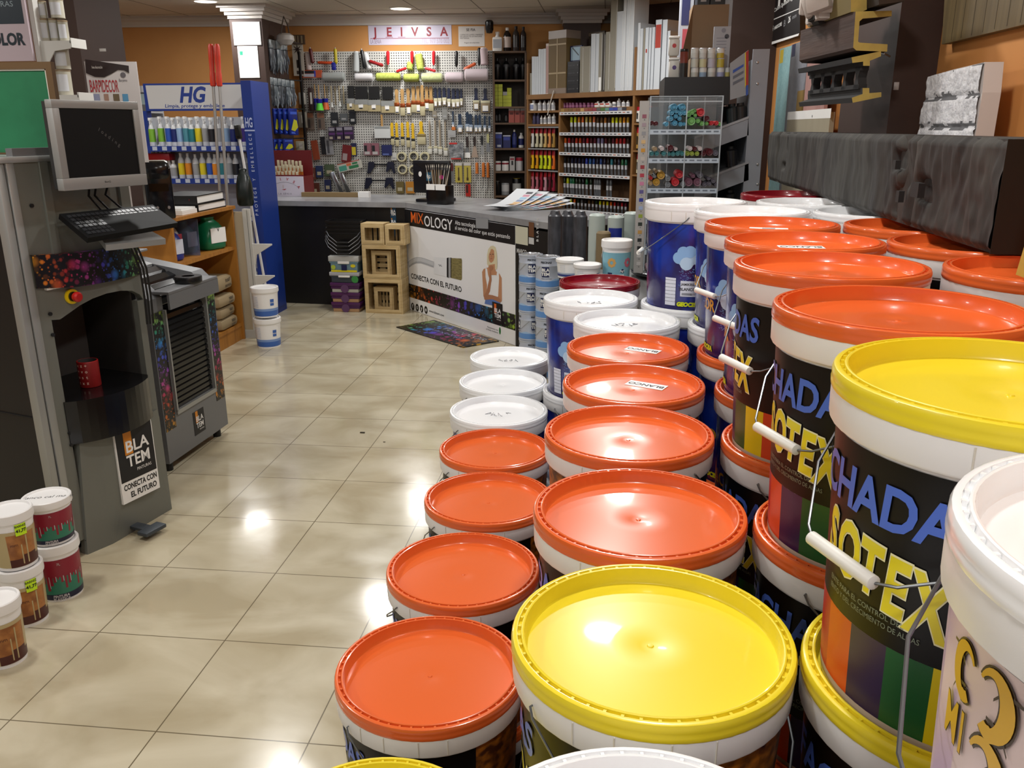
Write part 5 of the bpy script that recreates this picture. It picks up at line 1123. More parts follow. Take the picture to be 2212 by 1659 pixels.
for k,(x,y0,y1,w) in enumerate(((940,189,232,8),(949,189,231,8),(959,189,229,9),(969,190,233,8),(979,191,234,9),(988,191,233,9),(996,192,230,6))):
    brush(x,y0,y1,w,NV,CREAM,BRID,'navy','flat brush with navy handle and cream band, '+ORD[k]+' along the upper navy row','navy brushes, upper row',frac=(.55,.22),tag_=True)
brush(1028,190,239,14,NV,CREAM,BRID,'navyL','wide navy handled brush at the end of the upper row, nearer the navy row','wide navy brushes',frac=(.55,.1),tag_=True)
brush(1048,191,244,20,NV,CREAM,BRID,'navyL','widest navy handled brush, hanging beside the wooden cabinet','wide navy brushes',frac=(.5,.1),tag_=True)
for k,(x,y0,y1) in enumerate(((846,265,313),(856,265,316),(868,265,314),(880,263,318),(891,266,320))):
    brush(x,y0,y1,8,YH_,M('3a3a34',.3,.6),BRI,'yel','small brush with yellow handle, '+ORD[k]+' from the white dustpan','small yellow brushes',frac=(.62,.1))
brush(909,262,312,19,YH_,M('8c7c50',.4,.4),BRI,'yelL','wide brush with yellow handle and square bristles','wide yellow brush',frac=(.55,.12))
for k,(x,y0,y1) in enumerate(((927,260,333),(939,260,332),(949,259,334),(961,263,337))):
    brush(x,y0,y1,9,M('a89c88',.55),CREAM,M('c9c8c0',.5),'long','long pale wooden radiator brush in clear wrap, '+ORD[k]+' from the wide yellow brush','long handled brushes',frac=(.78,.06),long_=True)
for k,(x,y0,y1,w) in enumerate(((978,240,282,5),(993,246,288,12),(1009,242,287,9),(1016,246,287,10),(1028,248,287,8),(1036,248,287,8),(1047,250,286,7),(1057,251,287,6))):
    brush(x,y0,y1,w,NV2,M('8c9cb0',.4),BRID,'navy2','flat brush with dark blue handle and grey sleeve, '+ORD[k]+' along the second row','dark blue brushes, second row',frac=(.58,.2),tag_=True)
# -- masonry brush in white, dustpan-like block brush
def boxed(x0,y0,x1,y1,dpx,cols,label,cat,name,group=None,tilt=0,d0=.01,draw=None,hk=True,bev=0):
    a=bz(x0,y0,PB+d0);b=bz(x1,y1,PB+d0); w=b[0]-a[0]; h=a[1]-b[1]
    t=root(name,BW.M((a[0]+b[0])/2,b[1],PB+d0)@Ry(tilt),label,cat,group); dp=dpx*KP
    put('pack',MB().bx(-w/2,w/2,-dp,-.001,0,h,0,bev=bev).mesh('pack',[cols[0]]),t)
    if draw:
        mb=MB(); draw(mb,w,h,dp); put('print',mb.mesh('print',cols),t)
    if hk: hook(t,h*.93,.003+d0)
    return t
def d_bands(*bands):
    def f(mb,w,h,dp):
        for (x0,z0,x1,z1,m) in bands: mb.flat([(-w/2+x0*w,z0*h),(-w/2+x1*w,z0*h),(-w/2+x1*w,z1*h),(-w/2+x0*w,z1*h)],m,dp+.001)
    return f
BXB=M('0c0c0d',.35); CLR=M('9c9e9c',.2)
# black boxed mini rollers with beige pads under them
for k,(x0,x1,y0) in enumerate(((752,766,186),(768,795,187),(797,821,187),(826,850,188))):
    boxed(x0,y0,x1,y0+27,6,[BXB,PAPER],'black boxed refill pack, '+ORD[k]+' from the long wooden spatulas','refill pack','refill_pack','black refill packs',hk=True,d0=.03)
    boxed(x0-2,y0+27+k,x1+3,y0+51+k*1.5,7,[M('a89a74',.6),M('8c8e8c',.4),PAPER,INKB],'beige pad brush with white price tag under the '+ORD[k]+' black refill pack','pad brush','pad_brush','beige pad brushes',draw=d_bands((0,.55,1,1,1),(.3,.28,.62,.62,2),(.35,.18,.58,.28,3)),d0=.03,hk=False)
t=boxed(810,273,845,298,10,[M('cfd2d2',.4),M('8c9090',.4)],'white block brush with wooden handle hanging mid wall','block brush','block_brush',draw=d_bands((.02,.8,.98,.98,1)),d0=.02)
put('handle',MB().cyl(.012,bz(820,272)[1]-bz(820,297)[1],bz(820,247)[1]-bz(820,297)[1],0,10).mesh('handle',[WOOD]),t,Tr(-.005,-.025,0))
# spatulas with long handles and funnels
for k,(x,y1) in enumerate(((712,240),(721,232),(727,238),(736,230),(743,236))):
    a=bz(x,186,PB+.02);b=bz(x-3+k,y1,PB+.02); h=a[1]-b[1]
    t=root('long_spatula',BW.M(b[0],b[1],PB+.02+.035*(k%2)),'long pale wooden spatula handle hanging beside the black packs, '+ORD[k]+' in line','spatula','long wooden spatulas')
    put('handle',cached(('sp',round(h,2)),lambda:MB().lathe([(.007,.05),(.007,h*.95),(.010,h),(0,h)],8,0).mesh('handle',[M('a89a7c',.5)])),t); put('blade',cached('spb',lambda:MB().lathe([(.016,0),(.014,.012),(.01,.02),(.008,.05)],10,0).mesh('blade',[M('c8ccc8',.3)])),t); hook(t,h*.9,.02)
for k,(x,y,c,lb) in enumerate(((697,228,'5cd040','bright green plastic scraper cup with blue top'),(705,226,'c85a28','orange plastic scraper cup behind the green one'),(684,226,'16205c','dark blue plastic scraper cup beside the green one'))):
    p=bz(x,y+11,PB+.02); t=root('scraper_cup',BW.M(p[0],p[1],PB+(.135,.045,.045)[k]),lb,'scraper cup','plastic scraper cups')
    put('cup',MB().lathe([(0,.0),(.042,0),(.028,.07),(0,.07)],12,0).mesh('cup',[M(c,.4)]),t); put('top',MB().lathe([(.028,.071),(.034,.11),(0,.112)],12,0).mesh('top',[M('141c8c',.4)]),t)
    put('handle',MB().cyl(.005,.112,.25,0,6).mesh('handle',[WOOD]),t)
# -- paint rollers: sleeve with frame and grip
def roller(x0,x1,y,rpx,ms,label,grip=None,gm=None,wrap=False,d0=.05,tilt=0,vert=False,nm='paint_roller',stripes=None):
    a=bz(x0+1,y,PB+d0);b=bz(x1-1,y,PB+d0); L_=b[0]-a[0]; r=rpx*KP
    t=root(nm,BW.M(a[0],a[1],PB+d0),label,'paint roller','paint rollers on the tool wall')
    Mx=Ry(PI/2)
    pr=[(0,0),(r*.7,0),(r,.012),(r,L_-.012),(r*.7,L_),(0,L_)]
    if stripes: pr=[(0,0),(r*.7,0)]+[(r*(1 if k%2 else .93),L_*(k+.5)/11) for k in range(11)]+[(r*.7,L_),(0,L_)]
    put('sleeve',MB().lathe(pr,18,0,Mx).mesh('sleeve',[ms]),t)
    if wrap: put('plastic_wrap',MB().lathe([(r*1.12,.0),(r*1.08,L_*.3),(r*1.14,L_*.7),(r*1.05,L_+.002),(r*.4,L_+.008)],14,0,Mx).mesh('plastic_wrap',[M('e8e8ee',.1,alpha=.22)]),t)
    if grip:
        (gx,gy0,gy1)=grip; p0=bz(gx,gy0,PB+d0); p1=bz(gx,gy1,PB+d0); o=Vector((a[0],0,a[1])); g0=Vector((p0[0],0,p0[1]))-o; g1=Vector((p1[0],0,p1[1]))-o; e=Vector((L_+.012,0,0)) if abs(g1.x-L_)<abs(g1.x) else Vector((-.012,0,0))
        put('frame',MB().tube([g1,g1+Vector((0,0,-.03)),Vector((e.x,0,r+.02)),e,Vector((L_*.8 if e.x>0 else L_*.2,0,0))],.0035,0,6).mesh('frame',[STEEL]),t)
        put('grip',MB().tube([g0,g0+(g1-g0)*.1,g0+(g1-g0)*.8,g1],[.008,.018,.016,.008],0,10).mesh('grip',[gm]),t)
    return t
LIMEF=M('b6c060',.85,noise=('a4b04c',60,(1,1,1),.4,.6,.3)); PINKF=M('c2aeb2',.6); WHF=M('d4d0d0',.8); REDG=M('c02028',.35); BLKG=M('121214',.4); CLEARF=M('8c948c',.3)
roller(696,745,166,9,CLEARF,'clear wrapped grey roller sleeve next to the orange pack',wrap=True)
roller(766,806,167,8,WHF,'white banded roller sleeve in clear wrap',wrap=True,stripes=True)
roller(811,866,166,8,LIMEF,'lime green roller sleeve with red grip, farthest toward the glove rack',(838,110,140),REDG)
roller(871,906,168,8,LIMEF,'lime green roller sleeve with printed band, middle of three',(890,110,138),REDG,d0=.06)
roller(910,957,168,9,LIMEF,'lime green roller sleeve with red grip, nearest the pink rollers',(937,110,141),REDG,wrap=True,d0=.055)
roller(961,1001,167,10,PINKF,'pale pink wrapped roller with black and orange grip',(986,110,145),BLKG,wrap=True,d0=.06)
roller(1003,1056,162,12,PINKF,'largest pale pink wrapped roller beside the cabinet',(1035,103,142),BLKG,wrap=True,d0=.075)
def vsleeve(x,y0,y1,rpx,ms,label,tilt=0,d0=.05,nm='roller_sleeve'):
    b=bz(x,y1,PB+d0); h=bz(x,y0,PB+d0)[1]-b[1]; r=rpx*KP
    t=root(nm,BW.M(b[0],b[1],PB+d0)@Ry(tilt),label,'roller sleeve','roller sleeves on the tool wall')
    put('sleeve',MB().lathe([(0,0),(r*.7,0),(r,.012),(r,h-.012),(r*.7,h),(0,h)],16,0).mesh('sleeve',[ms]),t); put('end_cap',MB().cyl(r*.6,h,h+.006,0,12).mesh('end_cap',[WHITE]),t); return t
vsleeve(909,116,151,8,LIMEF,'lime green sleeve leaning upright between the red grips',-.12,.05)
vsleeve(885,133,151,7,LIMEF,'short lime green sleeve leaning behind the printed one',.15,.04)
vsleeve(1047,104,141,9,PINKF,'pink wrapped sleeve standing upright at the panel edge',-.08,.06)
vsleeve(668,113,153,6,M('bdb0ac',.8),'pale pink banded sleeve upright beside the glove rack',-.05,.04)
vsleeve(769,112,156,7,M('b0b4b4',.3),'grey clear wrapped sleeve upright above the white banded roller',.08,.045)
vsleeve(799,114,150,6,M('c8c8c8',.4),'white sleeve leaning above the lime rollers',-.25,.04)
def gripbar(x0,y0,x1,y1,r,m,label,d0=.07,nm='hand_grip'):
    a=bz(x0,y0,PB+d0);b=bz(x1,y1,PB+d0); A_=BW.P(a[0],a[1],PB+d0); B_=BW.P(b[0],b[1],PB+d0); c=(A_+B_)/2; L_=(B_-A_).length
    t=root(nm,Tr(*A_)@((B_-A_).to_track_quat('Z','Y').to_matrix().to_4x4()),label,'roller handle','roller handles on the tool wall')
    put('grip',MB().lathe([(0,0),(r*.7,.002),(r,.015),(r*.9,L_*.6),(r*1.05,L_*.9),(r*.5,L_),(0,L_)],12,0).mesh('grip',[m]),t); put('ring',MB().cyl(r*.4,-.012,.001,0,8).mesh('ring',[STEEL]),t); return t
gripbar(670,105,676,137,.02,M('5a1c1c',.4),'black and dark red roller grip hanging beside the pink banded sleeve'); gripbar(686,135,719,136,.014,M('c8481c',.4),'orange roller grip lying level on the wall')
gripbar(724,105,726,138,.018,M('b8a818',.4),'yellow roller grip above a blue cap'); gripbar(781,108,788,148,.02,BLKG,'black and red roller grip by the clear wrapped sleeve')
gripbar(797,132,828,142,.018,M('8c1418',.4),'red and black roller grip lying toward the lime roller'); gripbar(856,155,878,147,.014,REDG,'small red roller grip under the lime sleeves'); gripbar(918,147,941,154,.014,REDG,'small red roller grip above the largest lime roller')
gripbar(1002,150,1028,137,.017,M('c0501c',.4),'black and orange roller grip slanting between the pink rollers')
t=boxed(654,152,697,168,8,[M('b4481c',.4),INKB,M('b0b0bc',.5),M('1a2ca0',.4)],'orange roller package lying level with black print','roller pack','roller_pack',draw=d_bands((.05,.1,.62,.5,2),(.1,.55,.62,.92,1),(.62,.1,.7,.92,3)),d0=.05)
boxed(717,135,727,152,8,[M('16208c',.35)],'blue roller cap hanging below the yellow grip','roller cap','blue_cap',d0=.05,bev=.01)
# -- middle packs
for k,x in enumerate((711,728,744)):
    boxed(x,275-k,x+(16 if k<2 else 22),302-k*.5,9,[M('2c1838',.4),M('8c8894',.5),M('5a2a6c',.5),M('a89c8c',.5)],'dark purple boxed sander pack, '+ORD[k]+' of three on the wall','purple pack','sander_pack','purple packs on the tool wall',draw=d_bands((.05,.72,.9,.95,1),(.05,.4,.95,.55,2),(.1,.06,.6,.25,3)),d0=.03)
for k,x in enumerate((786,803)): boxed(x,309,x+17,335,4,[M('8c5a66',.5),INKB,M('b8b4b4',.5)],'dusty pink tool pack, '+ORD[k]+' of two above the clamps','tool pack','tool_pack','pink tool packs',draw=d_bands((.05,.3,.45,.8,1),(.1,.06,.8,.3,2)),d0=.03)
boxed(825,313,848,336,6,[M('182058',.4),M('5a6aa8',.5)],'dark blue sponge pack beside the tape rolls','sponge pack','sponge_pack',draw=d_bands((.1,.05,.7,.2,1)),d0=.03)
for k,(x0,x1) in enumerate(((662,680),(685,703))): boxed(x0,243,x1,280,4,[M('6a5a50',.5),M('8c5a40',.5),M('3a3230',.5)],'brown carded tool pack with faded print, '+ORD[k]+' of two below the glove rack','carded pack','carded_pack','brown carded packs',draw=d_bands((.05,.7,.95,.97,1),(.15,.1,.5,.6,2)),d0=.03)
boxed(759,309,772,337,5,[M('1c2048',.4),M('c8b428',.5)],'navy card pack with yellow figure beside the pink packs','carded pack','carded_pack',draw=d_bands((.1,.08,.85,.7,1)),d0=.03)
boxed(736,313,758,350,5,[M('6c1014',.4),M('9c8c8c',.5)],'dark red card pack slanting above the white box','carded pack','carded_pack',tilt=.15,draw=d_bands((.1,.1,.6,.5,1)),d0=.03)
boxed(676,303,692,345,6,[M('8c3c20',.45)],'rust orange caulking tool hanging in the shade','caulking tool','caulking_tool',tilt=-.1,d0=.03)
boxed(694,295,706,333,5,[M('14141a',.4)],'black carded blade pack behind the rust orange tool','carded pack','carded_pack',tilt=-.05,d0=.02); boxed(704,300,722,334,4,[M('8c8c90',.5),M('4a4a50',.5)],'grey carded blade pack beside the black one','carded pack','carded_pack',tilt=-.05,draw=d_bands((.2,.1,.5,.9,1)),d0=.03)
for k,(x,y,w,c,lb) in enumerate(((662,362,22,'6a3c30','brown small box low on the wall by the red brush box'),(683,358,16,'1c2c58','blue can shaped pack low on the wall'),(702,355,22,'4a5a40','dull green pack low on the wall'),(664,395,28,'5a2c20','dark brown pack just above the timber batten'),(702,388,15,'1c2450','small navy pack just above the timber batten'),(856,392,18,'6a5c30','olive carded pack above the counter, beside the black clamps'),(877,392,20,'b87a20','orange carded pack half behind the till screen'))):
    boxed(x,y,x+w,y+25,7,[M(c,.5),M('b0a890',.5)],lb,'small pack','small_pack',draw=d_bands((.2,.2,.8,.5,1)),d0=.02)
# white box and silver trowel stack in front of the wall
t=boxed(734,349,785,367,16,[M('c4c2b8',.5),M('2c7a4c',.5),M('d07048',.5),M('4a9a88',.5),M('b8402c',.5)],'white and green printed carton tilted above the counter','carton','carton',tilt=-.21,d0=.075,draw=d_bands((.02,.92,.98,1,4),(.48,.15,.9,.5,1),(.4,.55,.6,.85,2),(.65,.6,.88,.82,1),(.05,.1,.38,.7,3)))
for k,(x0,y0,x1,y1) in enumerate(((715,372,737,418),(733,370,752,418))):
    a=bz(x0,y0,PB+.12);b=bz(x1,y1,PB+.12); A_=BW.P(a[0],a[1],PB+.12);B_=BW.P(b[0],b[1],PB+.12); L_=(B_-A_).length
    t=root('steel_trowel',BW.M(b[0],b[1],PB+.1)@Ry(-math.atan2(b[0]-a[0],a[1]-b[1])),'shiny steel plastering trowel leaning above the batten, '+['nearer the brush box','nearer the clamps'][k],'trowel','steel trowels')
    put('blade',MB().bx(-.028,.028,-.012,.004,0,L_,0,bev=.003).mesh('blade',[M('c4c8cc',.18,.9)]),t); put('grip',MB().cyl(.012,L_*.25,L_*.75,0,8).mesh('grip',[BLKG]),t,Tr(0,.03,0))
# clamps
for k,(x0,x1,y) in enumerate(((796,854,350),(790,852,384))):
    a=bz(x0,y,PB+.04);b=bz(x1,y+24,PB+.04); w=b[0]-a[0];h=a[1]-b[1]
    t=root('bar_clamp',BW.M(a[0],b[1],PB+.03),'navy black quick bar clamp, '+['upper','lower'][k]+' of two on the tool wall','clamp','bar clamps')
    put('bar',MB().bx(0,w,-.006,.006,h*.72,h*.82,0).mesh('bar',[M('1a1c22',.3,.6)]),t); CM=M('10142c',.4)
    put('jaw',MB().prism([(.0,h),(w*.2,h),(w*.22,h*.6),(w*.05,0),(-.02,0)],-.014,.014,0).mesh('jaw',[CM]),t)
    put('trigger',MB().prism([(w*.72,h),(w*.95,h),(w*1.0,.0),(w*.93,0),(w*.84,h*.5),(w*.7,.1*h),(w*.64,.15*h)],-.014,.014,0).mesh('trigger',[CM]),t); hook(t,h*.77,.03)
# tape rolls seen end on
TP=M('c6bf9c',.6)
for k,(x,y) in enumerate(((867,339),(893,338),(917,339),(869,366),(893,367))):
    r=10.5*KP; p=bz(x,y,PB+.06); t=root('masking_tape_roll',BW.M(p[0],p[1],PB+.005),'cream masking tape roll hanging end on, '+['upper row, first from the clamps','upper row, second from the clamps','upper row, nearest the radiator brushes','lower row, clear of the till screen','lower row, half behind the till screen'][k],'tape roll','masking tape rolls')
    put('tape',MB().lathe([(r*.68,0),(r,0),(r,.05),(r*.96,.052),(r*.68,.052),(r*.68,0)],22,0,Rx(PI/2)).mesh('tape',[TP]),t); put('core',MB().lathe([(r*.675,0.001),(r*.675,.051)],20,0,Rx(PI/2)).mesh('core',[M('4a4234',.7)]),t)
# silver bag, putty knives, carded scrapers, orange tools
t=boxed(971,308,1002,344,5,[M('b4b6b8',.18,.6,noise=('7c7e82',20,(1,1,1),.4,.6,.6)),M('c02c28',.4)],'silver foil bag with red corner hanging above the till screen','foil bag','foil_bag',draw=d_bands((.0,.9,.55,1,1),(.1,.0,.8,.08,1)),d0=.02)
def knife(x,y0,y1,wpx,mh,mbl,label,fr_=.5,tip=None):
    a=bz(x,y0,PB+.02);b=bz(x,y1,PB+.02); h=a[1]-b[1]; w=wpx*KP
    t=root('putty_knife',BW.M(a[0],b[1],PB+.02),label,'putty knife','putty knives on the tool wall')
    put('handle',MB().prism([(-.009,h*(1-fr_)),(.009,h*(1-fr_)),(.014,h*.8),(.009,h),(-.009,h),(-.014,h*.8)],-.008,.008,0).mesh('handle',[mh]),t)
    put('blade',MB().prism([(-w/2,0),(w/2,0),(.011,h*(1-fr_)),(-.011,h*(1-fr_))],-.0015,.0015,0).mesh('blade',[mbl]),t)
    if tip: put('blade_guard',MB().prism([(-w/2,0),(w/2,0),(w*.46,h*tip),(-w*.46,h*tip)],-.003,.003,0).mesh('blade_guard',[PAPER]),t)
    hook(t,h*.93,.02)
DH=M('2a1c18',.4)
knife(1009,295,341,13,DH,M('8a8c8e',.3,.7),'putty knife with brown handle and white guard over the blade',.5,.25); knife(1025,295,340,15,DH,M('b09c8c',.4,.3),'putty knife with broad fan blade, second from the foil bag',.45); knife(1041,293,333,8,BLKG,M('a8a8a8',.3,.6),'narrow putty knife with black handle',.5); knife(1054,289,328,9,M('c4c088',.4),M('94969a',.3,.7),'putty knife with cream handle beside the cabinet',.5)
for k,x in enumerate((991,1010)):
    boxed(x-8,351,x+8,394,3,[M('b8a848',.5),M('c8c4c0',.5),M('5a4a2a',.4)],'yellow carded scraper, '+['nearer the till screen','nearer the orange tools'][k],'carded scraper','carded_scraper','yellow carded scrapers',draw=d_bands((0,.85,1,1,1),(.42,.1,.58,.75,2),(.35,.1,.65,.25,2)),d0=.02)
for k,(x,y1) in enumerate(((1030,398),(1044,412),(1054,414))):
    a=bz(x,351,PB+.02);b=bz(x,y1,PB+.02); h=a[1]-b[1]
    t=root('bent_wire_tool',BW.M(a[0],b[1],PB+.02),'orange handled bent wire roller frame, '+ORD[k]+' from the yellow carded scrapers','roller frame','orange roller frames')
    put('grip',MB().lathe([(0,h),(.01,h),(.016,h*.93),(.014,h*.6),(.018,h*.5),(.008,h*.48),(0,h*.48)],10,0).mesh('grip',[M('c46a1c',.4)]),t); put('wire',MB().tube([(0,0,h*.5),(0,0,h*.2),(-.02,0,.02),(-.036,0,.0),(-.01,0,.0)],.003,0,5).mesh('wire',[STEEL]),t); hook(t,h*.95,.02)
knife(976,352,395,6,M('5a1418',.4),M('8c8c8c',.3,.6),'slim tool with dark red handle by the till screen',.4)
t=boxed(1006,398,1017,424,5,[M('b02418',.4),M('3a2420',.4)],'small red and black tool near the counter edge','small tool','small_tool',draw=d_bands((.1,.3,.5,.95,1)),d0=.02)
put('clip',MB().bx(-.01,.01,-.02,-.0,.1,.13,0).mesh('clip',[BLACK]),t)
boxed(976,274,984,281,4,[M('c8702c',.5)],'tiny orange tag on a clear wrap, beside the second navy row','tag','price_tag',d0=.02,hk=True)
# clear packs and dark packs in shade
for k,(x0,y0,x1,y1,c) in enumerate(((735,245,752,262,'55585a'),(715,243,732,272,'1c1e20'),(755,240,770,268,'16181a'),(955,236,967,258,'8c8c88'),(934,240,944,254,'8c8474'),(968,282,985,296,'a8a8a8'),(845,330,858,346,'c8c8c4'))):
    boxed(x0,y0,x1,y1,5,[M(c,.25),M('a0a0a0',.4)],'clear or dark blister pack, '+['hanging under the spatulas','under the green scraper cup','beside the black packs','under the navy brushes by the radiator brushes','beside the copper ferruled brushes','above the foil bag','between clamp and tape rolls'][k],'blister pack','blister_pack',draw=d_bands((.2,.2,.8,.4,1)),d0=.02)
# ---------------------------------------------------------------- glove rack on the column
GL=[M('3a4048',.4,noise=('8a929c',18,(1,1,.4),.45,.6,.2)),M('1e242c',.4,noise=('5a6470',18,(1,1,.4),.45,.6,.2)),M('5c666e',.35,noise=('b0b8bc',18,(1,1,.4),.45,.6,.2))]
RK=Fr((AtY(578,200,8.25).x,8.25),(AtY(652,200,8.75).x,8.75))
def gz(x,y,d=0): return RK.uz(x,y,d)
ur=gz(655,200)[0]; zg=gz(585,80)[1]; z0=.905
gr=root('glove_rack',RK.M(0,0),'dark wire hanging rack of gloves beside the brown column','glove rack')
mb=MB()
mb.bx(-.01,.01,0,.02,.2,zg,0).bx(ur-.02,ur,0,.02,.2,zg-.1,0); put('post',mb.mesh('post',[BLKG]),gr)
for z in (gz(590,86)[1],gz(590,170)[1],gz(590,234)[1],gz(590,300)[1]): put('rail',MB().bx(0,ur,-.006,.006,z-.006,z+.006,0).mesh('rail',[BLKG]),gr)
put('foot',MB().bx(-.05,ur+.05,-.1,.12,0,.2,0).mesh('foot',[BLKG]),gr)
def glove(x,y0,y1,wpx,m,label,group,seed,cuff=None):
    a=gz(x,y0,.05);b=gz(x,y1,.05); h=a[1]-b[1]; w=wpx*mpp(RK.P(a[0],a[1])); r=random.Random(seed)
    t=root('work_gloves',RK.M(a[0],b[1],.03+.02*r.random()),label,'gloves',group)
    mb=MB(); mb.bx(-w*.42,w*.42,-.012,.012,h*.38,h*.74,0,bev=.01)
    for i in range(4):
        x0=-w*.42+i*w*.21; l=h*(.0+.06*r.random()+(.05 if i in(0,3) else 0)); mb.tube([(x0+w*.1,0,h*.42),(x0+w*.1+r.uniform(-.01,.01),-.006,h*.2),(x0+w*.1+r.uniform(-.02,.02),-.004,l)],[w*.11,w*.105,w*.06],0,7)
    mb.tube([(w*.36,0,h*.6),(w*.55,-.008,h*.45),(w*.56,-.008,h*.3)],[w*.1,w*.1,w*.06],0,7)
    put('glove',mb.mesh('glove',[m]),t); put('cuff',MB().bx(-w*.4,w*.4,-.011,.011,h*.74,h*.99,0,bev=.008).mesh('cuff',[cuff or m]),t)
rws=[(84,160,(584,592,600,608,617)),(166,232,(588,596,605,613,622,632))]
for ri,(y0,y1,xs_) in enumerate(rws):
    for k,x in enumerate(xs_): glove(x,y0+k*1.5,y1+(k%2)*4,16,GL[(k+ri)%3],'pair of grey blue work gloves, '+ORD[k]+' along the '+['top','second'][ri]+' rail of the glove rack','grey work gloves on the rack',k+ri*7,GL[2])
for ri,(y0,y1,n) in enumerate(((234,292,4),(300,326,3))):
    for k in range(n):
        x0=590+k*11; a=gz(x0,y0,.06+.03*k);b=gz(x0+(13 if k<n-1 else 22),y1-(0 if ri else (n-1-k)*1),.06+.03*k); w=b[0]-a[0];h=a[1]-b[1]
        t=root('glove_bag',RK.M(a[0],b[1],.05+.03*k),'blue and yellow bag of gloves, '+ORD[k]+' along the '+['third','lowest'][ri]+' rail of the glove rack','glove bag','blue and yellow glove bags')
        put('bag',MB().bx(0,w,-.015,.008,0,h,0,bev=.006).mesh('bag',[M('142c8c',.25,noise=('0c1c60',6,(1,1,1),.4,.6,.1))]),t)
        put('print',MB().flat([(w*.1,h*.2),(w*.55,h*.15),(w*.95,h*.3),(w*.85,h*.55),(w*.5,h*.6),(w*.3,h*.4)],0,.016).flat([(w*.1,h*.78),(w*.9,h*.78),(w*.9,h*.88),(w*.1,h*.88)],1,.016).flat([(.1*w,.06*h),(w*.6,.05*h),(w*.5,.12*h),(.1*w,.14*h)],1,.016).mesh('print',[M('b4b428',.4),M('3858c0',.4)]),t)
# masks, cardboard sign and bottle by the rack
t=boxed(631,95,659,164,4,[M('b4aca0',.5),M('3a2c28',.5),M('201a18',.5)],'tall white poster card with a dark starburst beside the glove rack','poster card','poster_card',draw=d_bands((.35,.25,.75,.5,2),(.3,.05,.95,.16,1)),d0=.08)
mb=MB(); a=bz(631,95,PB+.08);b=bz(659,164,PB+.08); w=b[0]-a[0];h=a[1]-b[1]
for k in range(8): 
    q=k*PI/4; mb.flat([(.0+.008*math.cos(q+1.57),h*.82+.008*math.sin(q+1.57)),(.0+.055*math.cos(q),h*.82+.055*math.sin(q)),(-.008*math.cos(q+1.57),h*.82-.008*math.sin(q+1.57))],0,4*KP+.002)
put('starburst',mb.mesh('starburst',[M('3a2c28',.5)]),t)
boxed(634,76,660,96,7,[M('4a3828',.5),M('8c7c60',.5)],'brown carton of sticks above the starburst card','carton','carton',draw=d_bands((.1,.1,.25,.9,1),(.4,.1,.5,.9,1),(.7,.1,.85,.9,1)),d0=.08)
a=gz(612,75,.1); t=root('respirator_mask',RK.M(a[0],a[1]-.10,.12),'white and grey respirator mask hanging atop the glove rack','mask')
put('shell',MB().lathe([(0,.0),(.05,.01),(.085,.05),(.08,.09),(.05,.11),(0,.115)],14,0).mesh('shell',[M('b0aca8',.5)]),t); put('strap',MB().tube([(-.06,0,.09),(-.03,0,.19),(.0,0,.26),(.05,0,.19),(.07,0,.09)],.006,0,6).mesh('strap',[M('4a4038',.6)]),t)
for k,(x,y,w,h,c,lb) in enumerate(((644,242,22,34,'8a8478','grey plastic bottle pack beside the blue glove bags'),(646,200,16,26,'a8a49c','pale dispenser hanging beside the gloves'),(640,305,20,22,'b0ac98','off white pouch beside the lowest glove bags'),(666,190,14,50,'35201c','dark brown tool strip in the shade by the glove rack'))):
    boxed(x,y,x+w,y+h,7,[M(c,.5),M('c8c4bc',.5)],lb,'pack','pack',draw=d_bands((.4,.3,.8,.8,1)),d0=.09,bev=.006)
# ---------------------------------------------------------------- shop sign, notice, camera on the back wall; papers on the column
a=bz(795,54);b=bz(976,96); w=b[0]-a[0];h=a[1]-b[1]
mb=MB().bx(0,w,-.004,0,0,h,0); mb.bx(w*.02,w*.97,-.0048,-.004,h*.31,h*.335,1)
for i,(ch,f) in enumerate(zip('JEIVSA',(.085,.25,.40,.56,.73,.91))):
    mb.text(ch,w*f,h*.62,h*.62,1,.0052,.003,0,1,.95); mb.bx(w*f-h*.2*(ch!='V'),w*f+h*.2*(ch!='V'),-.0052,-.0049,h*.37,h*.39,1) if ch in 'EI' else None
fit_text(mb,'LA SÉNIA',w*.02,w*.15,h*.16,.04,2,.0052); fit_text(mb,'TEL. 977 570 002',w*.64,w*.97,h*.16,.045,3,.0052)
solo('shop_sign',mb.mesh('shop_sign',[M('c6c0d2',.3),M('8c2430',.5),M('8a7a90',.5),M('b0a0b0',.5)]),BW.M(a[0],b[1],.0),'white JEIVSA LA SÉNIA shop sign with red letters over the tool wall','sign')
a=bz(990,57);b=bz(1047,100); w=b[0]-a[0];h=a[1]-b[1]
mb=MB().bx(0,w,-.002,0,0,h,0); fit_text(mb,'SE FIA',w*.3,w*.65,h*.82,.025,1,.0026,.0006)
for k,tx in enumerate(('COPIAS DE LLAVES Y MANDOS','RECARGAS DE EXTINTORES','MATERIAL')): fit_text(mb,tx,w*.06,w*(.94,.9,.42)[k],h*(.58-.09*k),.013,1,.0026)
fit_text(mb,'Pregunte sin compromiso',w*.22,w*.8,h*.18,.012,1,.0026)
solo('notice_paper',mb.mesh('notice_paper',[M('d2cdc8',.6),M('3a3638',.6)]),BW.M(a[0],b[1],.0),'white paper notice headed SE FIA pinned beside the shop sign','notice')
p=bz(1057,52,.12); t=root('security_camera',BW.M(p[0],p[1],.12),'small black security camera under the cornice','security camera')
put('dome',MB().lathe([(0,-.09),(.03,-.085),(.042,-.05),(.042,.02),(.03,.035),(0,.035)],16,0).cyl(.02,-.005,.02,0,12,Tr(0,-.04,-.03)@Rx(PI/2)).mesh('dome',[M('141210',.25)]),t); put('mount',MB().bx(-.015,.015,.02,.12,.0,.03,0).mesh('mount',[M('2a2420',.5)]),t)
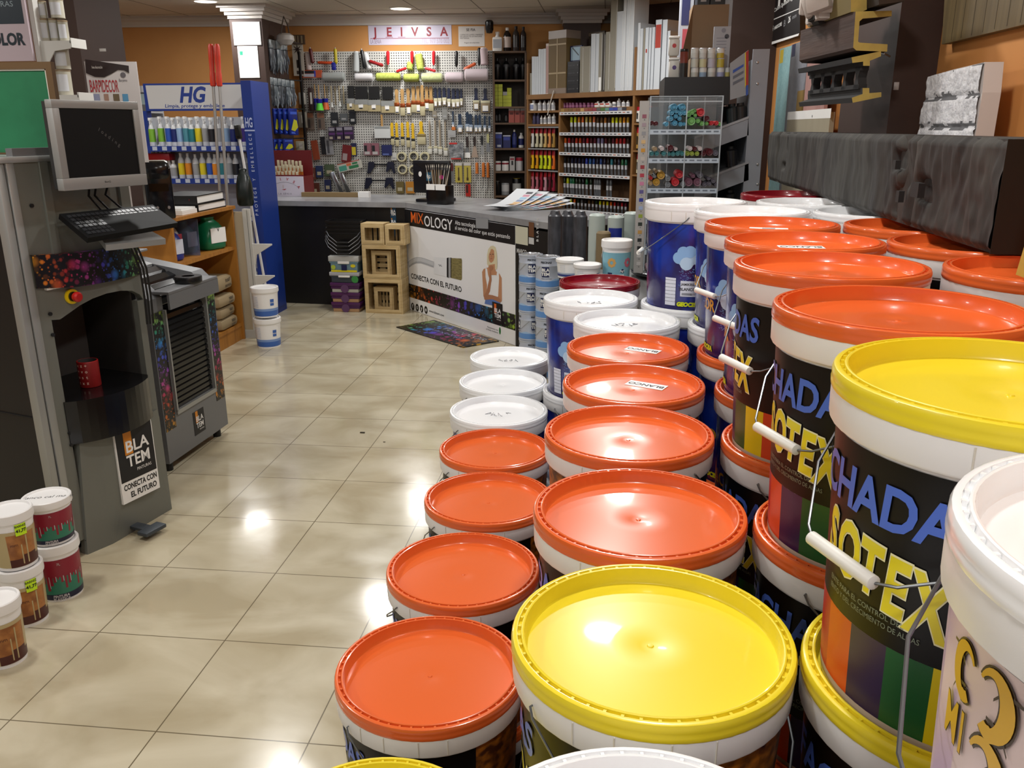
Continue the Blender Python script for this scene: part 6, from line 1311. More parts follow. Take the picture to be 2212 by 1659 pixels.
FP=Fr((AtY(505,100,8.15).x,8.15),(AtY(574,100,8.15).x,8.15))
for k,(x0,y0,x1,y1,lb) in enumerate(((501,47,566,98,'white framed sheet pinned to the brown column, upper of two'),(513,100,562,168,'white sheet with green mark on the brown column, lower of two'))):
    a=FP.uz(x0,y0);b=FP.uz(x1,y1); w=b[0]-a[0];h=a[1]-b[1]
    mb=MB().bx(0,w,-.006,0,0,h,0).bx(.006,w-.006,-.0066,-.006,.006,h-.006,1)
    if k: mb.bx(w*.1,w*.25,-.0072,-.0066,h*.72,h*.84,2)
    solo('wall_paper_sheet',mb.mesh('wall_paper_sheet',[M('5a5250',.5) if not k else PAPER,M('f4f2ee',.35),M('2c9a7a',.5)]),FP.M(a[0],b[1]),lb,'sheet of paper','sheets on the brown column')
# ---------------------------------------------------------------- narrow wooden cabinet on the back wall
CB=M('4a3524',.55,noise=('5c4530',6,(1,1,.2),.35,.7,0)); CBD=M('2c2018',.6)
c1d=.24
def c1(x,y,d=.12): return BW.uz(x,y,d)
u0,u1=BW.uz(1065,230,c1d)[0],BW.uz(1137,230,c1d)[0]
zs=[BW.uz(1100,y,c1d)[1] for y in (110,172,230,265,320,370,423)]
k1=root('wall_cabinet',BW.M(0,0,c1d),'narrow open dark wood cabinet with bottles beside the tool wall','cabinet')
for x in (u0,u1-.018): put('side_panel',MB().bx(x,x+.018,0,c1d-.002,0,zs[0]+.0,0).mesh('side_panel',[CB]),k1)
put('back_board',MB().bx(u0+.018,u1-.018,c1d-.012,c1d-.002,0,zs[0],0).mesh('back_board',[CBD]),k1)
for i,z in enumerate(zs+[zs[-1]-.3]): put('shelf_board',MB().bx(u0+(.018 if i else 0),u1-(.018 if i else 0),.0,c1d-.012,z-.018,z,0).mesh('shelf_board',[CB]),k1)
BB=M('0c0c0e',.3); DKB=M('241c1a',.2); NVB=M('1c2462',.4)
def on(x0,x1,yt,zi,mb_,ml,mc,shape,label,group,name='bottle',cat='bottle',lz=(.18,.62),dd=.10,box=False,draw=None,F=None):
    z=zs[zi]+.0005; a=BW.uz((x0+x1)/2,yt,dd); r=(x1-x0)/2*mpp(BW.P(*a,dd)); h=a[1]-z
    if box:
        t=root(name,BW.M(a[0],z,dd),label,cat,group); put('carton',MB().bx(-r,r,-min(r,.04),min(r,.04),0,h,0).mesh('carton',[mb_]),t)
        mb=MB(); dp=min(r,.04)
        for (p,q,s,w,m) in draw: mb.flat([(-r+p*2*r,q*h),(-r+s*2*r,q*h),(-r+s*2*r,w*h),(-r+p*2*r,w*h)],m,dp+.001)
        put('print',mb.mesh('print',[ml,mc]),t); return t
    return bottle(BW.M(a[0],z,dd),r,h,mb_,ml,mc,shape,label,cat,group,name,min(r,.05),lz)
on(1064,1085,69,0,WHITE,M('a8acb4',.4),WHITE,'square','white jerrycan on top of the wall cabinet','bottles atop the wall cabinet')
on(1087,1104,60,0,DKB,M('c8b8b0',.4),WHITE,'round','dark bottle with white cap and pale label atop the wall cabinet','bottles atop the wall cabinet')
on(1107,1122,57,0,M('3a3432',.15),M('2a2626',.3),BLACK,'round','smoky bottle with black cap atop the wall cabinet','bottles atop the wall cabinet')
t=on(1124,1137,58,0,M('302a2a',.15),M('241f20',.3),BLACK,'round','second smoky bottle atop the wall cabinet, nearer the canvases','bottles atop the wall cabinet')
for k,(a,b) in enumerate(((1067,1081),(1086,1101),(1108,1122),(1124,1136))): on(a,b,126,1,BB,M('3c3c40',.4),BB,'round','black bottle on the upper shelf of the wall cabinet, '+ORD[k]+' from the tool wall','black bottles in the wall cabinet',lz=(.6,.72))
LGB=M('a9b02c',.5)
n=0
for c,(x,rows) in enumerate(((1067,6),(1077,6),(1087,3),(1096,5))):
    for r_ in range(rows):
        z=zs[2]+.001+r_*.0362; u=BW.uz(x+4.5,227,.14)[0]; s=.0215
        solo('small_box',cached('lgb',lambda:MB().bx(-.0215,.0215,-.05,.05,0,.0345,0).mesh('small_box',[LGB,PAPER])),BW.M(u,z,.14),f'yellow green small box, {ORD[c]} column, {ORD[r_]} from the shelf in the wall cabinet','box','yellow green boxes in the wall cabinet')
solo('small_box',MB().bx(-.021,.021,-.05,.05,0,.034,0).mesh('small_box',[M('9a9a98',.5)]),BW.M(BW.uz(1091.5,227,.14)[0],zs[2]+.001+3*.0362,.14),'single grey small box among the yellow green boxes','box')
for k,(a,b,y) in enumerate(((1070,1075,241),(1076,1082,238),(1090,1096,244))): on(a,b,y,3,M('1c1c20',.3),M('484848',.4),BB,'round','slim black bottle beside the coral boxes, '+ORD[k]+' from the tool wall','slim black bottles in the wall cabinet')
for k,(a,b) in enumerate(((1099,1111),(1112,1123),(1124,1135))): on(a,b,234,3,M('b4564a',.45),PAPER,M('6a2a24',.5),'','coral carton with white top, '+ORD[k]+' from the slim bottles','coral cartons in the wall cabinet','carton','carton',box=True,draw=((0,.84,1,1,0),(.2,.55,.8,.7,1)))
on(1067,1085,286,4,NVB,M('c8ccd8',.5),M('3848a0',.5),'','larger navy carton with white bands in the wall cabinet','navy goods in the wall cabinet','carton','carton',box=True,draw=((0,.9,1,1,0),(.05,.62,.9,.85,1),(.4,.06,.85,.2,0)))
on(1087,1103,292,4,NVB,M('b8bcd0',.5),M('3848a0',.5),'','smaller navy carton with white bands in the wall cabinet','navy goods in the wall cabinet','carton','carton',box=True,draw=((0,.9,1,1,0),(.05,.6,.9,.85,1)))
on(1106,1116,280,4,NVB,M('38407c',.4),WHITE,'round','navy bottle with large white cap in the wall cabinet','navy goods in the wall cabinet')
on(1120,1132,287,4,WHITE,NVB,WHITE,'round','white bottle with navy label, end of the navy goods shelf','navy goods in the wall cabinet')
for k,(a,b) in enumerate(((1067,1082),(1084,1099))): on(a,b,348,5,WHITE,M('8c2434',.4),WHITE,'can','white jar with red band, '+ORD[k]+' from the tool wall','white jars in the wall cabinet','jar','jar',lz=(.66,.84))
on(1101,1112,338,5,M('b8b6b4',.5),M('8c2434',.5),INKB,'','tall pale carton with red stripe between the white jars and tube','white goods in the wall cabinet','carton','carton',box=True,draw=((.1,.76,.9,.88,0),(.35,.4,.7,.7,1)))
on(1114,1130,340,5,M('c4c2c2',.4),M('98182c',.4),M('98182c',.4),'can','white tube with broad red top beside the tall pale carton','white goods in the wall cabinet','tube','tube',lz=(.74,.98))
on(1068,1081,391,6,BB,None,WHITE,'can','black jar with white cap low in the wall cabinet','jars low in the wall cabinet','jar','jar')
on(1083,1100,395,6,M('8c8e90',.4),M('c4c4c4',.4),M('8c8e90',.4),'can','grey tin with white label low in the wall cabinet','jars low in the wall cabinet','tin','tin',lz=(.3,.85))
on(1107,1126,385,6,BB,M('a8a8a4',.5),YELLOW,'can','black jar with yellow lid low in the wall cabinet','jars low in the wall cabinet','jar','jar',lz=(.25,.7))
zs.append(zs[-1]-.16); put('shelf_board',MB().bx(u0+.018,u1-.018,0,c1d-.012,zs[-1]-.012,zs[-1],0).mesh('shelf_board',[CB]),k1)
for k in range(5): on(1080+k*10.5,1089+k*10.5,428,7,M('5c4418',.3),M('c8c0a8',.5),WHITE,'can','little amber jar just above the counter edge, '+ORD[k]+' in line','amber jars in the wall cabinet','jar','jar',lz=(.5,.9))
# ---------------------------------------------------------------- angled paint tube cabinet
A=BW.P(BW.uz(1140,300,.25)[0],0,.25); bY=8.02; B=AtY(1376,300,bY)
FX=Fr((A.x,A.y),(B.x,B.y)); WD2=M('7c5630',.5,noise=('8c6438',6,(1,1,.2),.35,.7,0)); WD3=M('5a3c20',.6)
def xz(x,y,d=0.0): return FX.uz(x,y,d)
DP=.22
uL,uM,uR=xz(1139,300)[0],xz(1208,300)[0],xz(1366,300)[0]; uE=uR+.52
zT=xz(1140,205)[1]
k2=root('paint_tube_cabinet',FX.M(0,0),'angled honey wood cabinet filled with paint tubes, canvases on top','cabinet')
for x in (uL-.012,uM-.012,uR-.012,uE-.012): put('side_panel',MB().bx(x,x+.024,0,DP,0,zT-.03,0).mesh('side_panel',[WD2]),k2)
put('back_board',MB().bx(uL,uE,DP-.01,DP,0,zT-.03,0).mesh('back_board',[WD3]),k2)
put('top_board',MB().bx(uL-.012,uE+.012,-.004,DP+.02,zT-.045,zT,0).mesh('top_board',[WD2]),k2)
for u in (uL,uR): put('upright_stub',MB().bx(u-.012,u+.012,0,DP,zT,zT+(.30 if u==uL else .36),0).mesh('upright_stub',[WD2]),k2)
# left bay
lz_=[xz(1172,y)[1] for y in (239,268)]; lr=[xz(1172,y)[1] for y in (275,322,369,416)]
for z in lz_: put('shelf_board',MB().bx(uL+.012,uM-.012,0,DP-.01,z-.02,z,0).mesh('shelf_board',[WD2]),k2)
RL=M('d8d8da',.3); RLG=M('b8babc',.3,.5)
for z in lr+[lr[-1]-.23]: put('tube_rail',MB().bx(uL+.012,uM-.012,0,.012,z-.006,z+.006,0).bx(uL+.012,uM-.012,.012,DP-.01,z-.004,z,1).mesh('tube_rail',[RLG,BLACK]),k2)
TD=.05
def tube_mesh(c,w,h,style):
    def mk():
        mb=MB()
        if style=='big':
            vs=[];fs=[];ms=[];n=12; lv=[(0,.34,.34),(h*.07,.34,.34),(h*.08,.5,.45),(h*.35,.5,.42),(h*.75,.5,.3),(h*.97,.54,.08),(h,.54,.08)]
            for z,a,b in lv:
                for i in range(n): vs.append((w*a*math.cos(2*PI*i/n),w*b*math.sin(2*PI*i/n),z))
            for j in range(len(lv)-1):
                for i in range(n): fs.append((j*n+i,j*n+(i+1)%n,(j+1)*n+(i+1)%n,(j+1)*n+i)); ms.append([2,2,0,0,1,1][j])
            fs+=[tuple(range(n-1,-1,-1)),tuple(range((len(lv)-1)*n,len(lv)*n))]; ms+=[2,1]
            mb.add(vs,fs,ms,True); mb.flat([(-w*.16,h*.25),(w*.12,h*.25),(w*.12,h*.62),(-w*.16,h*.62)],2,w*.46)
        else:
            vs=[];fs=[];ms=[];n=10; lv=[(0,.52,.06),(h*.08,.5,.1),(h*.42,.42,.3),(h*.44,.42,.36),(h*.66,.42,.4),(h*.67,.42,.41),(h*.94,.42,.42),(h*.97,.3,.3),(h,.3,.3)]
            for z,a,b in lv:
                for i in range(n): vs.append((w*a*math.cos(2*PI*i/n),w*b*math.sin(2*PI*i/n),z))
            for j in range(len(lv)-1):
                for i in range(n): fs.append((j*n+i,j*n+(i+1)%n,(j+1)*n+(i+1)%n,(j+1)*n+i)); ms.append([1,1,1,3,3,0,0,2][j])
            fs+=[tuple(range(n-1,-1,-1)),tuple(range((len(lv)-1)*n,len(lv)*n))]; ms+=[1,2]
            mb.add(vs,fs,ms,True)
        return mb.mesh('paint_tube',[M(c,.3),M('7e8084',.3,.6) if style!='big' else M('a81826',.3),BLACK,M('c8c8cc',.4)])
    return cached(('pt',c,round(w,3),round(h,3),style),mk)
def tube_row(F,xs,cols,yt,yb,wpx,style,rowname,grp,zb=None,tilt=0):
    for k,(x,(cn,c)) in enumerate(zip(xs,cols)):
        a=F.uz(x,yt+tilt*(x-1212)/148,-TD); b=F.uz(x,yb,-TD); z=b[1] if zb is None else zb; w=wpx*mpp(F.P(a[0],a[1],-TD))
        solo('paint_tube',tube_mesh(c,round(w,3),round(a[1]-z,2),style),F.M(a[0],z,-TD),f'{cn} paint tube, {ORD[k]} from the wall end of the {rowname}','paint tube',grp)
C_=dict(white='d4d2cc',cream='c8c0a0',sand='c8a868',peach='d48c50',ochre='a8803c',yellow='e0b010',amber='d89010',lemon='d4d818',lime='b8c81c',orange='d86820',rose='b06470',crimson='8c1c34',maroon='5c1424',pink='c08c98',mauve='8c5068',blue='1c30a0',violet='3c2468')
def cc(s): return [(n,C_[n]) for n in s.split()]
xs6=[1150.5,1160,1169,1178,1187,1196]
for r_,(cols,yt,yb,nm) in enumerate((('white cream cream sand peach ochre',277,313,'top rail of large tubes'),('yellow amber lime lemon lemon orange',324,361,'second rail of large tubes'),('rose rose crimson pink maroon crimson',371,408,'third rail of large tubes'),('crimson maroon crimson violet blue violet',418,452,'lowest rail of large tubes'))):
    tube_row(FX,xs6,cc(cols),yt,yb,8.6,'big',nm,'large red topped paint tubes',(lr[r_+1] if r_<3 else lr[3]-.23)+.0015)
def put_on(F,x0,x1,yt,z,mats,shape,label,group,cat='bottle',name='bottle',lz=(.15,.6),d=-.06):
    a=F.uz((x0+x1)/2,yt,d); r=(x1-x0)/2*mpp(F.P(a[0],a[1],d))
    return bottle(F.M(a[0],z+.0005,d),r,a[1]-z,mats[0],mats[1],mats[2],shape,label,cat,group,name,min(r,.05),lz)
put_on(FX,1145,1161,217,lz_[0],(WHITE,M('8c94b4',.5),WHITE),'square','white tub with colourful print at the wall end of the upper shelf, tube cabinet','bottles in the tube cabinet','tub','tub')
for k,(a,b) in enumerate(((1162,1171),(1172,1181),(1182,1190),(1191,1200))): put_on(FX,a,b,217,lz_[0],(WHITE,M('b8b8bc',.5),M('9a9c9e',.3)),'round','white medium bottle with grey cap, upper shelf of the tube cabinet, '+ORD[k],'white medium bottles')
put_on(FX,1145,1151,257,lz_[1],(WHITE,M('9a9c9e',.5),WHITE),'round','tiny white bottle at the wall end of the second shelf','white medium bottles')
for k,x in enumerate((1155,1163)): put_on(FX,x-4,x+4,244,lz_[1],(M('4a4664',.3),None,M('a8a8b8',.3)),'round','violet clear bottle on the second shelf, '+ORD[k]+' of two','violet bottles')
for k,(a,b,y) in enumerate(((1167,1173,250),(1174,1182,250),(1183,1192,247),(1192.5,1201,246))): put_on(FX,a,b,y,lz_[1],(WHITE,M('b0b0b4',.5),WHITE),'round','white bottle on the second shelf of the tube cabinet, '+ORD[k]+' after the violet ones','white medium bottles')
# middle bay
mr=[(xz(1212,yl)[1]+xz(1360,yr)[1])/2 for yl,yr in ((246,242),(290,289),(332,335),(377,383),(421,432),(453,465))]
put('shelf_board',MB().bx(uM+.012,uR-.012,0,DP-.01,mr[0]+.012,mr[0]+.05,0).mesh('shelf_board',[WD2]),k2)
for i,z in enumerate(mr):
    mb=MB().bx(uM+.012,uR-.012,-.012,.0,z-.014,z+.014,0).bx(uM+.012,uR-.012,.0,DP-.01,z-.014,z-.008,1)
    for k in range(18): mb.bx(uM+.03+k*.049,uM+.062+k*.049,-.0128,-.012,z-.004,z+.004,2 if (k*5+i)%4 else 3)
    put('price_rail',mb.mesh('price_rail',[RL,BLACK,M('3a3a40',.5),M('b0684c',.5)]),k2)
mb=MB()
for k,c in enumerate('a08040 886030 7a5a30 8c6038 805030 c09860 905040 8c4038 903848 5a5c58 4c7038 608c80 3850a0 3040a0 8c9098 34343a'.split()): mb.bx(uM+.02+k*.052,uM+.068+k*.052,-.003,-.001,mr[0]+.018,mr[0]+.045,k)
put('colour_labels',mb.mesh('colour_labels',[M(c,.5) for c in 'a08040 886030 7a5a30 8c6038 805030 c09860 905040 8c4038 903848 5a5c58 4c7038 608c80 3850a0 3040a0 8c9098 34343a'.split()]),k2)
zr0=mr[0]+.0505
pots='8c3a30 d8d0d0 d05020 8a5a9a 6a4a9c 705890 d0b070 4060b8 d8c060'.split(); pn='brown white orange lilac violet mauve cream blue yellow'.split()
for k,x in enumerate((1219,1226,1233,1239,1247,1255,1263,1272,1280)):
    put_on(FX,x-3.8,x+3.8,222,zr0,(M('6c2a50',.4),M('9a6080',.4),M(pots[k],.4)),'can',f'plum pot with {pn[k]} top on the upper shelf of the middle bay','plum colour pots','pot','colour_pot',lz=(.2,.5))
for k,x in enumerate((1292,1304,1316)): put_on(FX,x-6,x+6,219,zr0,(WHITE,M('b04030',.4),WHITE),'square','white medium box with red mark, '+ORD[k]+' after the plum pots','white red marked boxes','box','medium_box',lz=(.4,.65))
put_on(FX,1323,1332,220,zr0,(WHITE,M('8c8c90',.4),M('b02830',.4)),'can','white pot with red lid among the white bottles of the middle bay','white bottles, middle bay','pot','colour_pot')
for k,(a,b,y) in enumerate(((1333,1342,213),(1343,1352,218),(1353,1361,217))): put_on(FX,a,b,y,zr0,(WHITE,M('b8b8bc',.5),WHITE),'round','white bottle at the end of the middle bay top shelf, '+ORD[k],'white bottles, middle bay')
D_=dict(lemon='b8c014',lime='c4cc10',amber='c87c10',orange='cc5c18',sand='b0a050',ochre='a8801c',peach='c86838',brown='5a3c18',umber='4a3418',sienna='9a5c18',sepia='3a2418',yellow='c8c010',gold='b89820',red='a81820',maroon='50101c',scarlet='b43018',vermilion='b03c18',wine='5c1428',lilac='7c7498',violet='3c2c5c',navy='141838',indigo='141434',blue='1830a0',sky='185898',cobalt='184088',teal='187888',green='186838',emerald='186850',moss='182c18',black='101014',grey='585a5e')
def dd(s): return [(n,D_[n]) for n in s.split()]
def rng(a,b,n): return [a+(b-a)*k/(n-1) for k in range(n)]
tube_row(FX,rng(1235,1357,16),dd('lemon lime amber orange sand ochre peach umber brown sienna sepia yellow lemon gold amber ochre'),252,284,7,'s','yellow tube rail','small yellow row paint tubes',mr[1]-.0075)
tube_row(FX,rng(1222,1357,18),dd('orange red maroon scarlet vermilion wine red maroon wine lilac lilac maroon sepia wine scarlet red red sepia'),296,328,7,'s','red tube rail','small red row paint tubes',mr[2]-.0075,1)
tube_row(FX,rng(1221,1353,18),dd('black black navy indigo navy indigo blue sky cobalt navy cobalt indigo black teal black navy green emerald'),339,371,7,'s','blue tube rail','small blue row paint tubes',mr[3]-.0075,4)
tube_row(FX,[1220,1227,1234,1239,1246,1253,1260,1268,1277,1286,1291,1296,1313,1320],dd('moss lime emerald green moss moss black green moss grey grey grey grey grey'),382,415,7,'s','green tube rail','small green row paint tubes',mr[4]-.0075,8)
tube_row(FX,rng(1218,1352,18),dd('black black lime orange moss grey black brown umber moss lemon gold yellow orange red maroon red wine'),426,449,6,'t','lowest tube rail','tiny paint tubes on the lowest rail',mr[5]-.0075,11)
# right bay, mostly behind the swatch spinner
for z in [xz(1385,y)[1] for y in (266,325,378)]: put('shelf_board',MB().bx(uR+.012,uE-.012,0,DP-.01,z-.015,z,0).mesh('shelf_board',[WD2]),k2)
rz_=[xz(1385,y)[1] for y in (266,325,378)]
for r_,(y,cs) in enumerate(((231,('white','crimson','rose')),(275,('ochre','lemon','lime')),(334,('cream','yellow','pink')))):
    for k,cn in enumerate(cs):
        a=FX.uz(1381+k*11,y,-.03); solo('paint_tube',tube_mesh(C_[cn],.05,round(a[1]-rz_[r_],2),'big'),FX.M(a[0],rz_[r_]+.001,-.03),f'{cn} large tube seen past the spinner, {["upper","middle","lower"][r_]} shelf of the end bay','paint tube','large tubes in the end bay')
# ---------------------------------------------------------------- canvases and packs on top of the tube cabinet
CW=M('c6cbd0',.55); CG=M('8f8a7c',.6); CD=M('3a352e',.5); CWR=M('cfd3d6',.2)
cv=[(1143,1147,158,CG,'short grey canvas edge by the cabinet end'),(1147,1152,122,CW,'thin white canvas, first of the stepped white group'),(1152,1156,122,CW,'thin white canvas, second of the stepped white group'),(1156,1161,122,CW,'thin white canvas, third of the stepped white group'),(1161,1166,106,CW,'taller white canvas, fourth of the stepped white group'),(1166,1171,106,CW,'taller white canvas, fifth of the stepped white group'),(1171,1177,105,CW,'taller white canvas, sixth of the stepped white group'),(1177,1183,94,M('c8b8b0',.5),'white canvas with pink edge tape beside the brown pack'),
(1250,1257,100,CG,'narrow grey linen canvas beside the black boxes'),(1257,1272,100,CG,'wider grey linen canvas beside the black boxes'),(1273,1282,73,CW,'white canvas before the grey linen pair, first tall one'),(1283,1290,73,CW,'white canvas in the tall group, second'),(1290,1297,71,CG,'grey linen canvas with a white sticker low down'),(1297,1303,71,CD,'dark edged canvas between two grey linen ones'),(1304,1313,69,CG,'grey linen canvas just before the tallest ones'),(1313,1327,-40,CG,'tallest grey linen canvas in shiny wrap'),(1327,1340,25,CW,'white canvas with a dark corner, behind the wrapped ones'),(1340,1346,-45,CWR,'tall white wrapped canvas, first of three'),(1347,1355,-45,CWR,'tall white wrapped canvas, second of three'),(1355,1363,-45,CWR,'tall white wrapped canvas, third of three'),
(1372,1377,50,CWR,'wrapped canvas edge just past the wooden stub'),(1377,1383,62,CW,'white canvas past the stub, second edge'),(1384,1388,62,CG,'slim grey canvas past the stub'),(1388,1395,60,CW,'white canvas with a red pen mark'),(1396,1401,60,CW,'thin white canvas next to the red pen mark one'),(1402,1408,59,CW,'thin white canvas before the red labelled one'),(1409,1422,43,CW,'white canvas with a red label high on its edge'),(1424,1434,43,CW,'wide white canvas beside the red labelled one'),(1435,1441,67,CW,'short white canvas near the black header box')]
for x0,x1,y,m,lb in cv:
    yb=205-(x0-1140)*.04
    a=xz(x0,yb)[0];b=xz(x1,yb)[0]; h=xz((x0+x1)/2,y)[1]-zT
    mb=MB().bx(a+.0008,b-.0008,.01,.21,zT+.0005,zT+h,0)
    if 'a red label high' in lb: mb.bx(a+.004,b-.004,.0092,.0102,zT+h*.6,zT+h*.93,1)
    if 'sticker' in lb: mb.bx(a+.006,b-.006,.0092,.0102,zT+h*.02,zT+h*.25,2); 
    if 'tape' in lb: mb.bx(a+.004,b-.004,.0092,.0102,zT+h*.02,zT+h*.95,3)
    if 'pen mark' in lb and 'with' in lb: mb.bx(a+.01,a+.025,.0092,.0102,zT+h*.6,zT+h*.66,1)
    if 'grey linen' in lb or 'wrapped' in lb: mb.bx(b-.004,b-.0015,.0092,.0102,zT+h*.03,zT+h*.97,2)
    if 'white canvas' in lb: mb.bx(a+.0012,a+.003,.0094,.0102,zT+h*.02,zT+h*.98,4)
    solo('canvas',mb.mesh('canvas',[m,M('a83c30',.5),PAPER,M('b08c84',.5),M('9aa0a8',.5)]),FX.M(0,0),lb+', on top of the tube cabinet','canvas','canvases on the tube cabinet')
a=xz(1184,205)[0];b=xz(1221,205)[0];z1=xz(1205,66)[1]
mb=MB().bx(a,b,.005,.20,zT+.0005,z1,0).bx(a-.002,b+.002,.002,.202,z1-.07,z1+.002,1).bx(a-.002,b+.002,.002,.202,zT+.001,zT+.05,1)
mb.bx((a+b)/2-.006,(a+b)/2+.006,.0015,.004,zT+.05,z1-.07,2).bx(a,b,.0015,.004,zT+.18,zT+.195,2).bx(a,b,.0015,.004,z1-.13,z1-.115,2)
solo('brown_pack',mb.mesh('brown_pack',[M('6a5634',.6),M('8c7c70',.35),M('a89474',.5)]),FX.M(0,0),'brown paper wrapped pack tied with tape and string, among the canvases','pack')
a=xz(1222,203)[0];b=xz(1248,203)[0]; zz=[zT]+[xz(1230,y)[1] for y in (183,166,150,133)]
for k in range(4):
    dx=.003*k
    mb=MB().bx(a+dx,b-.002,.012,.2,zz[k]+.0006,zz[k+1],0); mb.text('mmmm mm',(a+b)/2-.02,(zz[k]+zz[k+1])/2,.018,1,-.011,0); mb.cyl(.006,0,.002,1,10,Tr(b-.015,.011,(zz[k]+zz[k+1])/2)@Rx(PI/2))
    solo('black_box',mb.mesh('black_box',[M('15161a',.4),M('6a6a70',.5)]),FX.M(0,0),'flat black box under the little blue picture, '+['lowest','second lowest','second from top','topmost'][k]+' of four','box','black boxes under the blue picture')
z1=xz(1235,98)[1]
mb=MB().bx(a+.004,b-.006,.05,.07,zz[4]+.0006,z1,0).bx(a+.016,b-.018,.0485,.05,zz[4]+.012,z1-.012,1); u=(a+b)/2
mb.flat([(u-.05,zz[4]+.12),(u-.04,zz[4]+.13),(u+.04,zz[4]+.06),(u+.035,zz[4]+.05)],2,-.048)
solo('small_picture',mb.mesh('small_picture',[M('1c2448',.4),M('9ab4c4',.5),M('4a5258',.5)]),FX.M(0,0),'small pale blue framed picture of a bird on the black boxes','picture')
a=xz(1238,100)[0];b=xz(1272,100)[0]
solo('brown_parcel',MB().bx(a,b,.215,.235,zT+.0005,xz(1255,71,-.2)[1],0).bx(a,b,.2135,.215,xz(1255,80,-.2)[1],xz(1255,73,-.2)[1],1).mesh('brown_parcel',[M('2c2218',.6),M('5a4c40',.5)]),FX.M(0,0),'dark brown parcel in the shade behind the grey linen canvases','parcel')
solo('tape_end',MB().tube([(xz(1198,206)[0],-.012,zT+.03),(xz(1193,215)[0],-.018,zT-.06),(xz(1186,236)[0],-.022,zT-.20)],.005,0,6).mesh('tape_end',[M('d8d4cc',.5)]),FX.M(0,0),'loose strip of white tape hanging from the brown pack','tape')
# ---------------------------------------------------------------- grey spray can dispenser with black header box
YD=4.85; FD=Fr((AtY(1447,200,YD).x,YD),(AtY(1576,200,YD).x,YD)); wd=FD.w
def dz(x,y,d=0.0): return FD.uz(x,y,d)
dsp=root('spray_can_dispenser',FD.M(0,0),'grey metal spray can dispenser with sloping trays and black header box','dispenser')
SGM=M('8e929a',.45,.15)
zh1,zh0=dz(1510,166)[1],dz(1510,226)[1]; ux0,ux1=dz(1617,250)[0],dz(1652,250)[0]
put('header_box',MB().bx(-.03,wd,0,.5,zh0,zh1,0).mesh('header_box',[M('101114',.4)]),dsp)
zu=dz(1635,106)[1]
mb=MB().bx(ux0,ux1,0,.02,0,zu,0).bx(ux0,ux0+.015,.02,.5,0,zu-.05,0); put('upright',mb.mesh('upright',[SGM]),dsp)
for y in (135,181,355,398): u,z=dz(1636,y); put('bolt',MB().lathe([(.008,0),(.006,.005),(0,.007)],10,0,Tr(u,0,z)@Rx(PI/2)).mesh('bolt',[STEEL]),dsp)
mb=MB().prism([dz(1577,137),dz(1617,108),dz(1617,204),dz(1577,216)],-.003,.01,0).prism([dz(1611,113),dz(1617,108),dz(1616,204),dz(1611,206)],-.005,.0,2).prism([dz(1609,114),dz(1611,113),dz(1611,185),dz(1609,190)],-.005,0,1).prism([dz(1611,185),dz(1616,183),dz(1616,204),dz(1611,208)],-.006,-.001,3)
for k in range(3): p=dz(1583,155+k*13);q=dz(1606,141+k*14); mb.prism([(p[0],p[1]-.008),(q[0],q[1]-.006),(q[0],q[1]+.006),(p[0],p[1]+.008)],-.0045,-.003,[3,4,4][k])
put('side_sign',mb.mesh('side_sign',[M('8c8e92',.5),M('c8b41c',.5),M('9c2424',.5),M('2c4c98',.5),M('5a5e68',.5)]),dsp)
for k in range(3):
    o=k*97
    q=[dz(1617,256+o),dz(1617,292+o*1.0),dz(1500,335+o),dz(1500,300+o)]
    put('tray_side',MB().prism(q,.0,.015,0).prism([(x,z-.0) for x,z in (q[0],(q[0][0],q[0][1]+.012),(q[3][0],q[3][1]+.012),q[3])],-.004,.5,1).mesh('tray_side',[SGM,M('b0b4ba',.3,.5)]),dsp)
put('back_plate',MB().bx(-.1,ux0,.5,.52,0,zh0,0).bx(-.03,-.01,.0,.5,0,zh0,0).mesh('back_plate',[M('0c0c0e',.6)]),dsp)
for k,(x,y0,y1) in enumerate(((1584,316,354),(1604,222,258),(1586,224,264),(1583,410,450))):
    a=dz(x,y0,-.06); b=dz(x,y1+6,-.06); r=.032
    put('tray_can',MB().lathe([(0,0),(r,0),(r,(a[1]-b[1])*.8),(r*.6,(a[1]-b[1])*.88),(r*.6,(a[1]-b[1])),(0,a[1]-b[1])],14,0).mesh('tray_can',[M(['16161a','24201e','1c2426','141416'][k],.3)]),dsp,Tr(a[0],.06,b[1])@Ry(-.12))
# goods on the header box
def tin(x0,x1,y0,y1,d,c,c2,label,zb=None,lid='b0b0b4'):
    a=dz((x0+x1)/2,y0,d); z=(zh1+.0005 if zb is None else zb); r=(x1-x0)/2*mpp(FD.P(a[0],a[1],d)); h=a[1]-z
    t=root('craft_tin',FD.M(a[0],z,d),label,'tin','craft tins on the black header box')
    put('body',MB().lathe([(0,0),(r,0),(r,h*.5),(r,h*.9),(r*1.02,h*.91),(r*1.02,h*.97),(r*.95,h),(0,h)],16,[0,0,1,2,2,2,2]).mesh('body',[M(c,.4),M(c2,.4),M(lid,.35,.3)]),t); return z+h+.0005
cols=[(1493,1509,('a8a8a0','b4b4a8','babab4')),(1511,1527,('7c94ac','b4b08c','b8b8b4')),(1529,1546,('b0b0ac','a8a4b0','b8b8b4')),(1549,1565,('8c90b0','a89838','a89430')),(1567,1577,('a89c58',))]
for k,(x0,x1,cs) in enumerate(cols):
    z=None
    for j,c in enumerate(cs):
        z=tin(x0,x1,(146,126,104)[j],0,-.05,c,'c4c4c0' if j!=1 else c,'small craft tin on the header box, '+['bottom','middle','top'][j]+' of the '+ORD[k]+' column from the black canister',z)
z=tin(1470,1488,106,0,-.05,'141414','6a2c20','black canister with orange picture label on the header box',None,'1a1a1a')
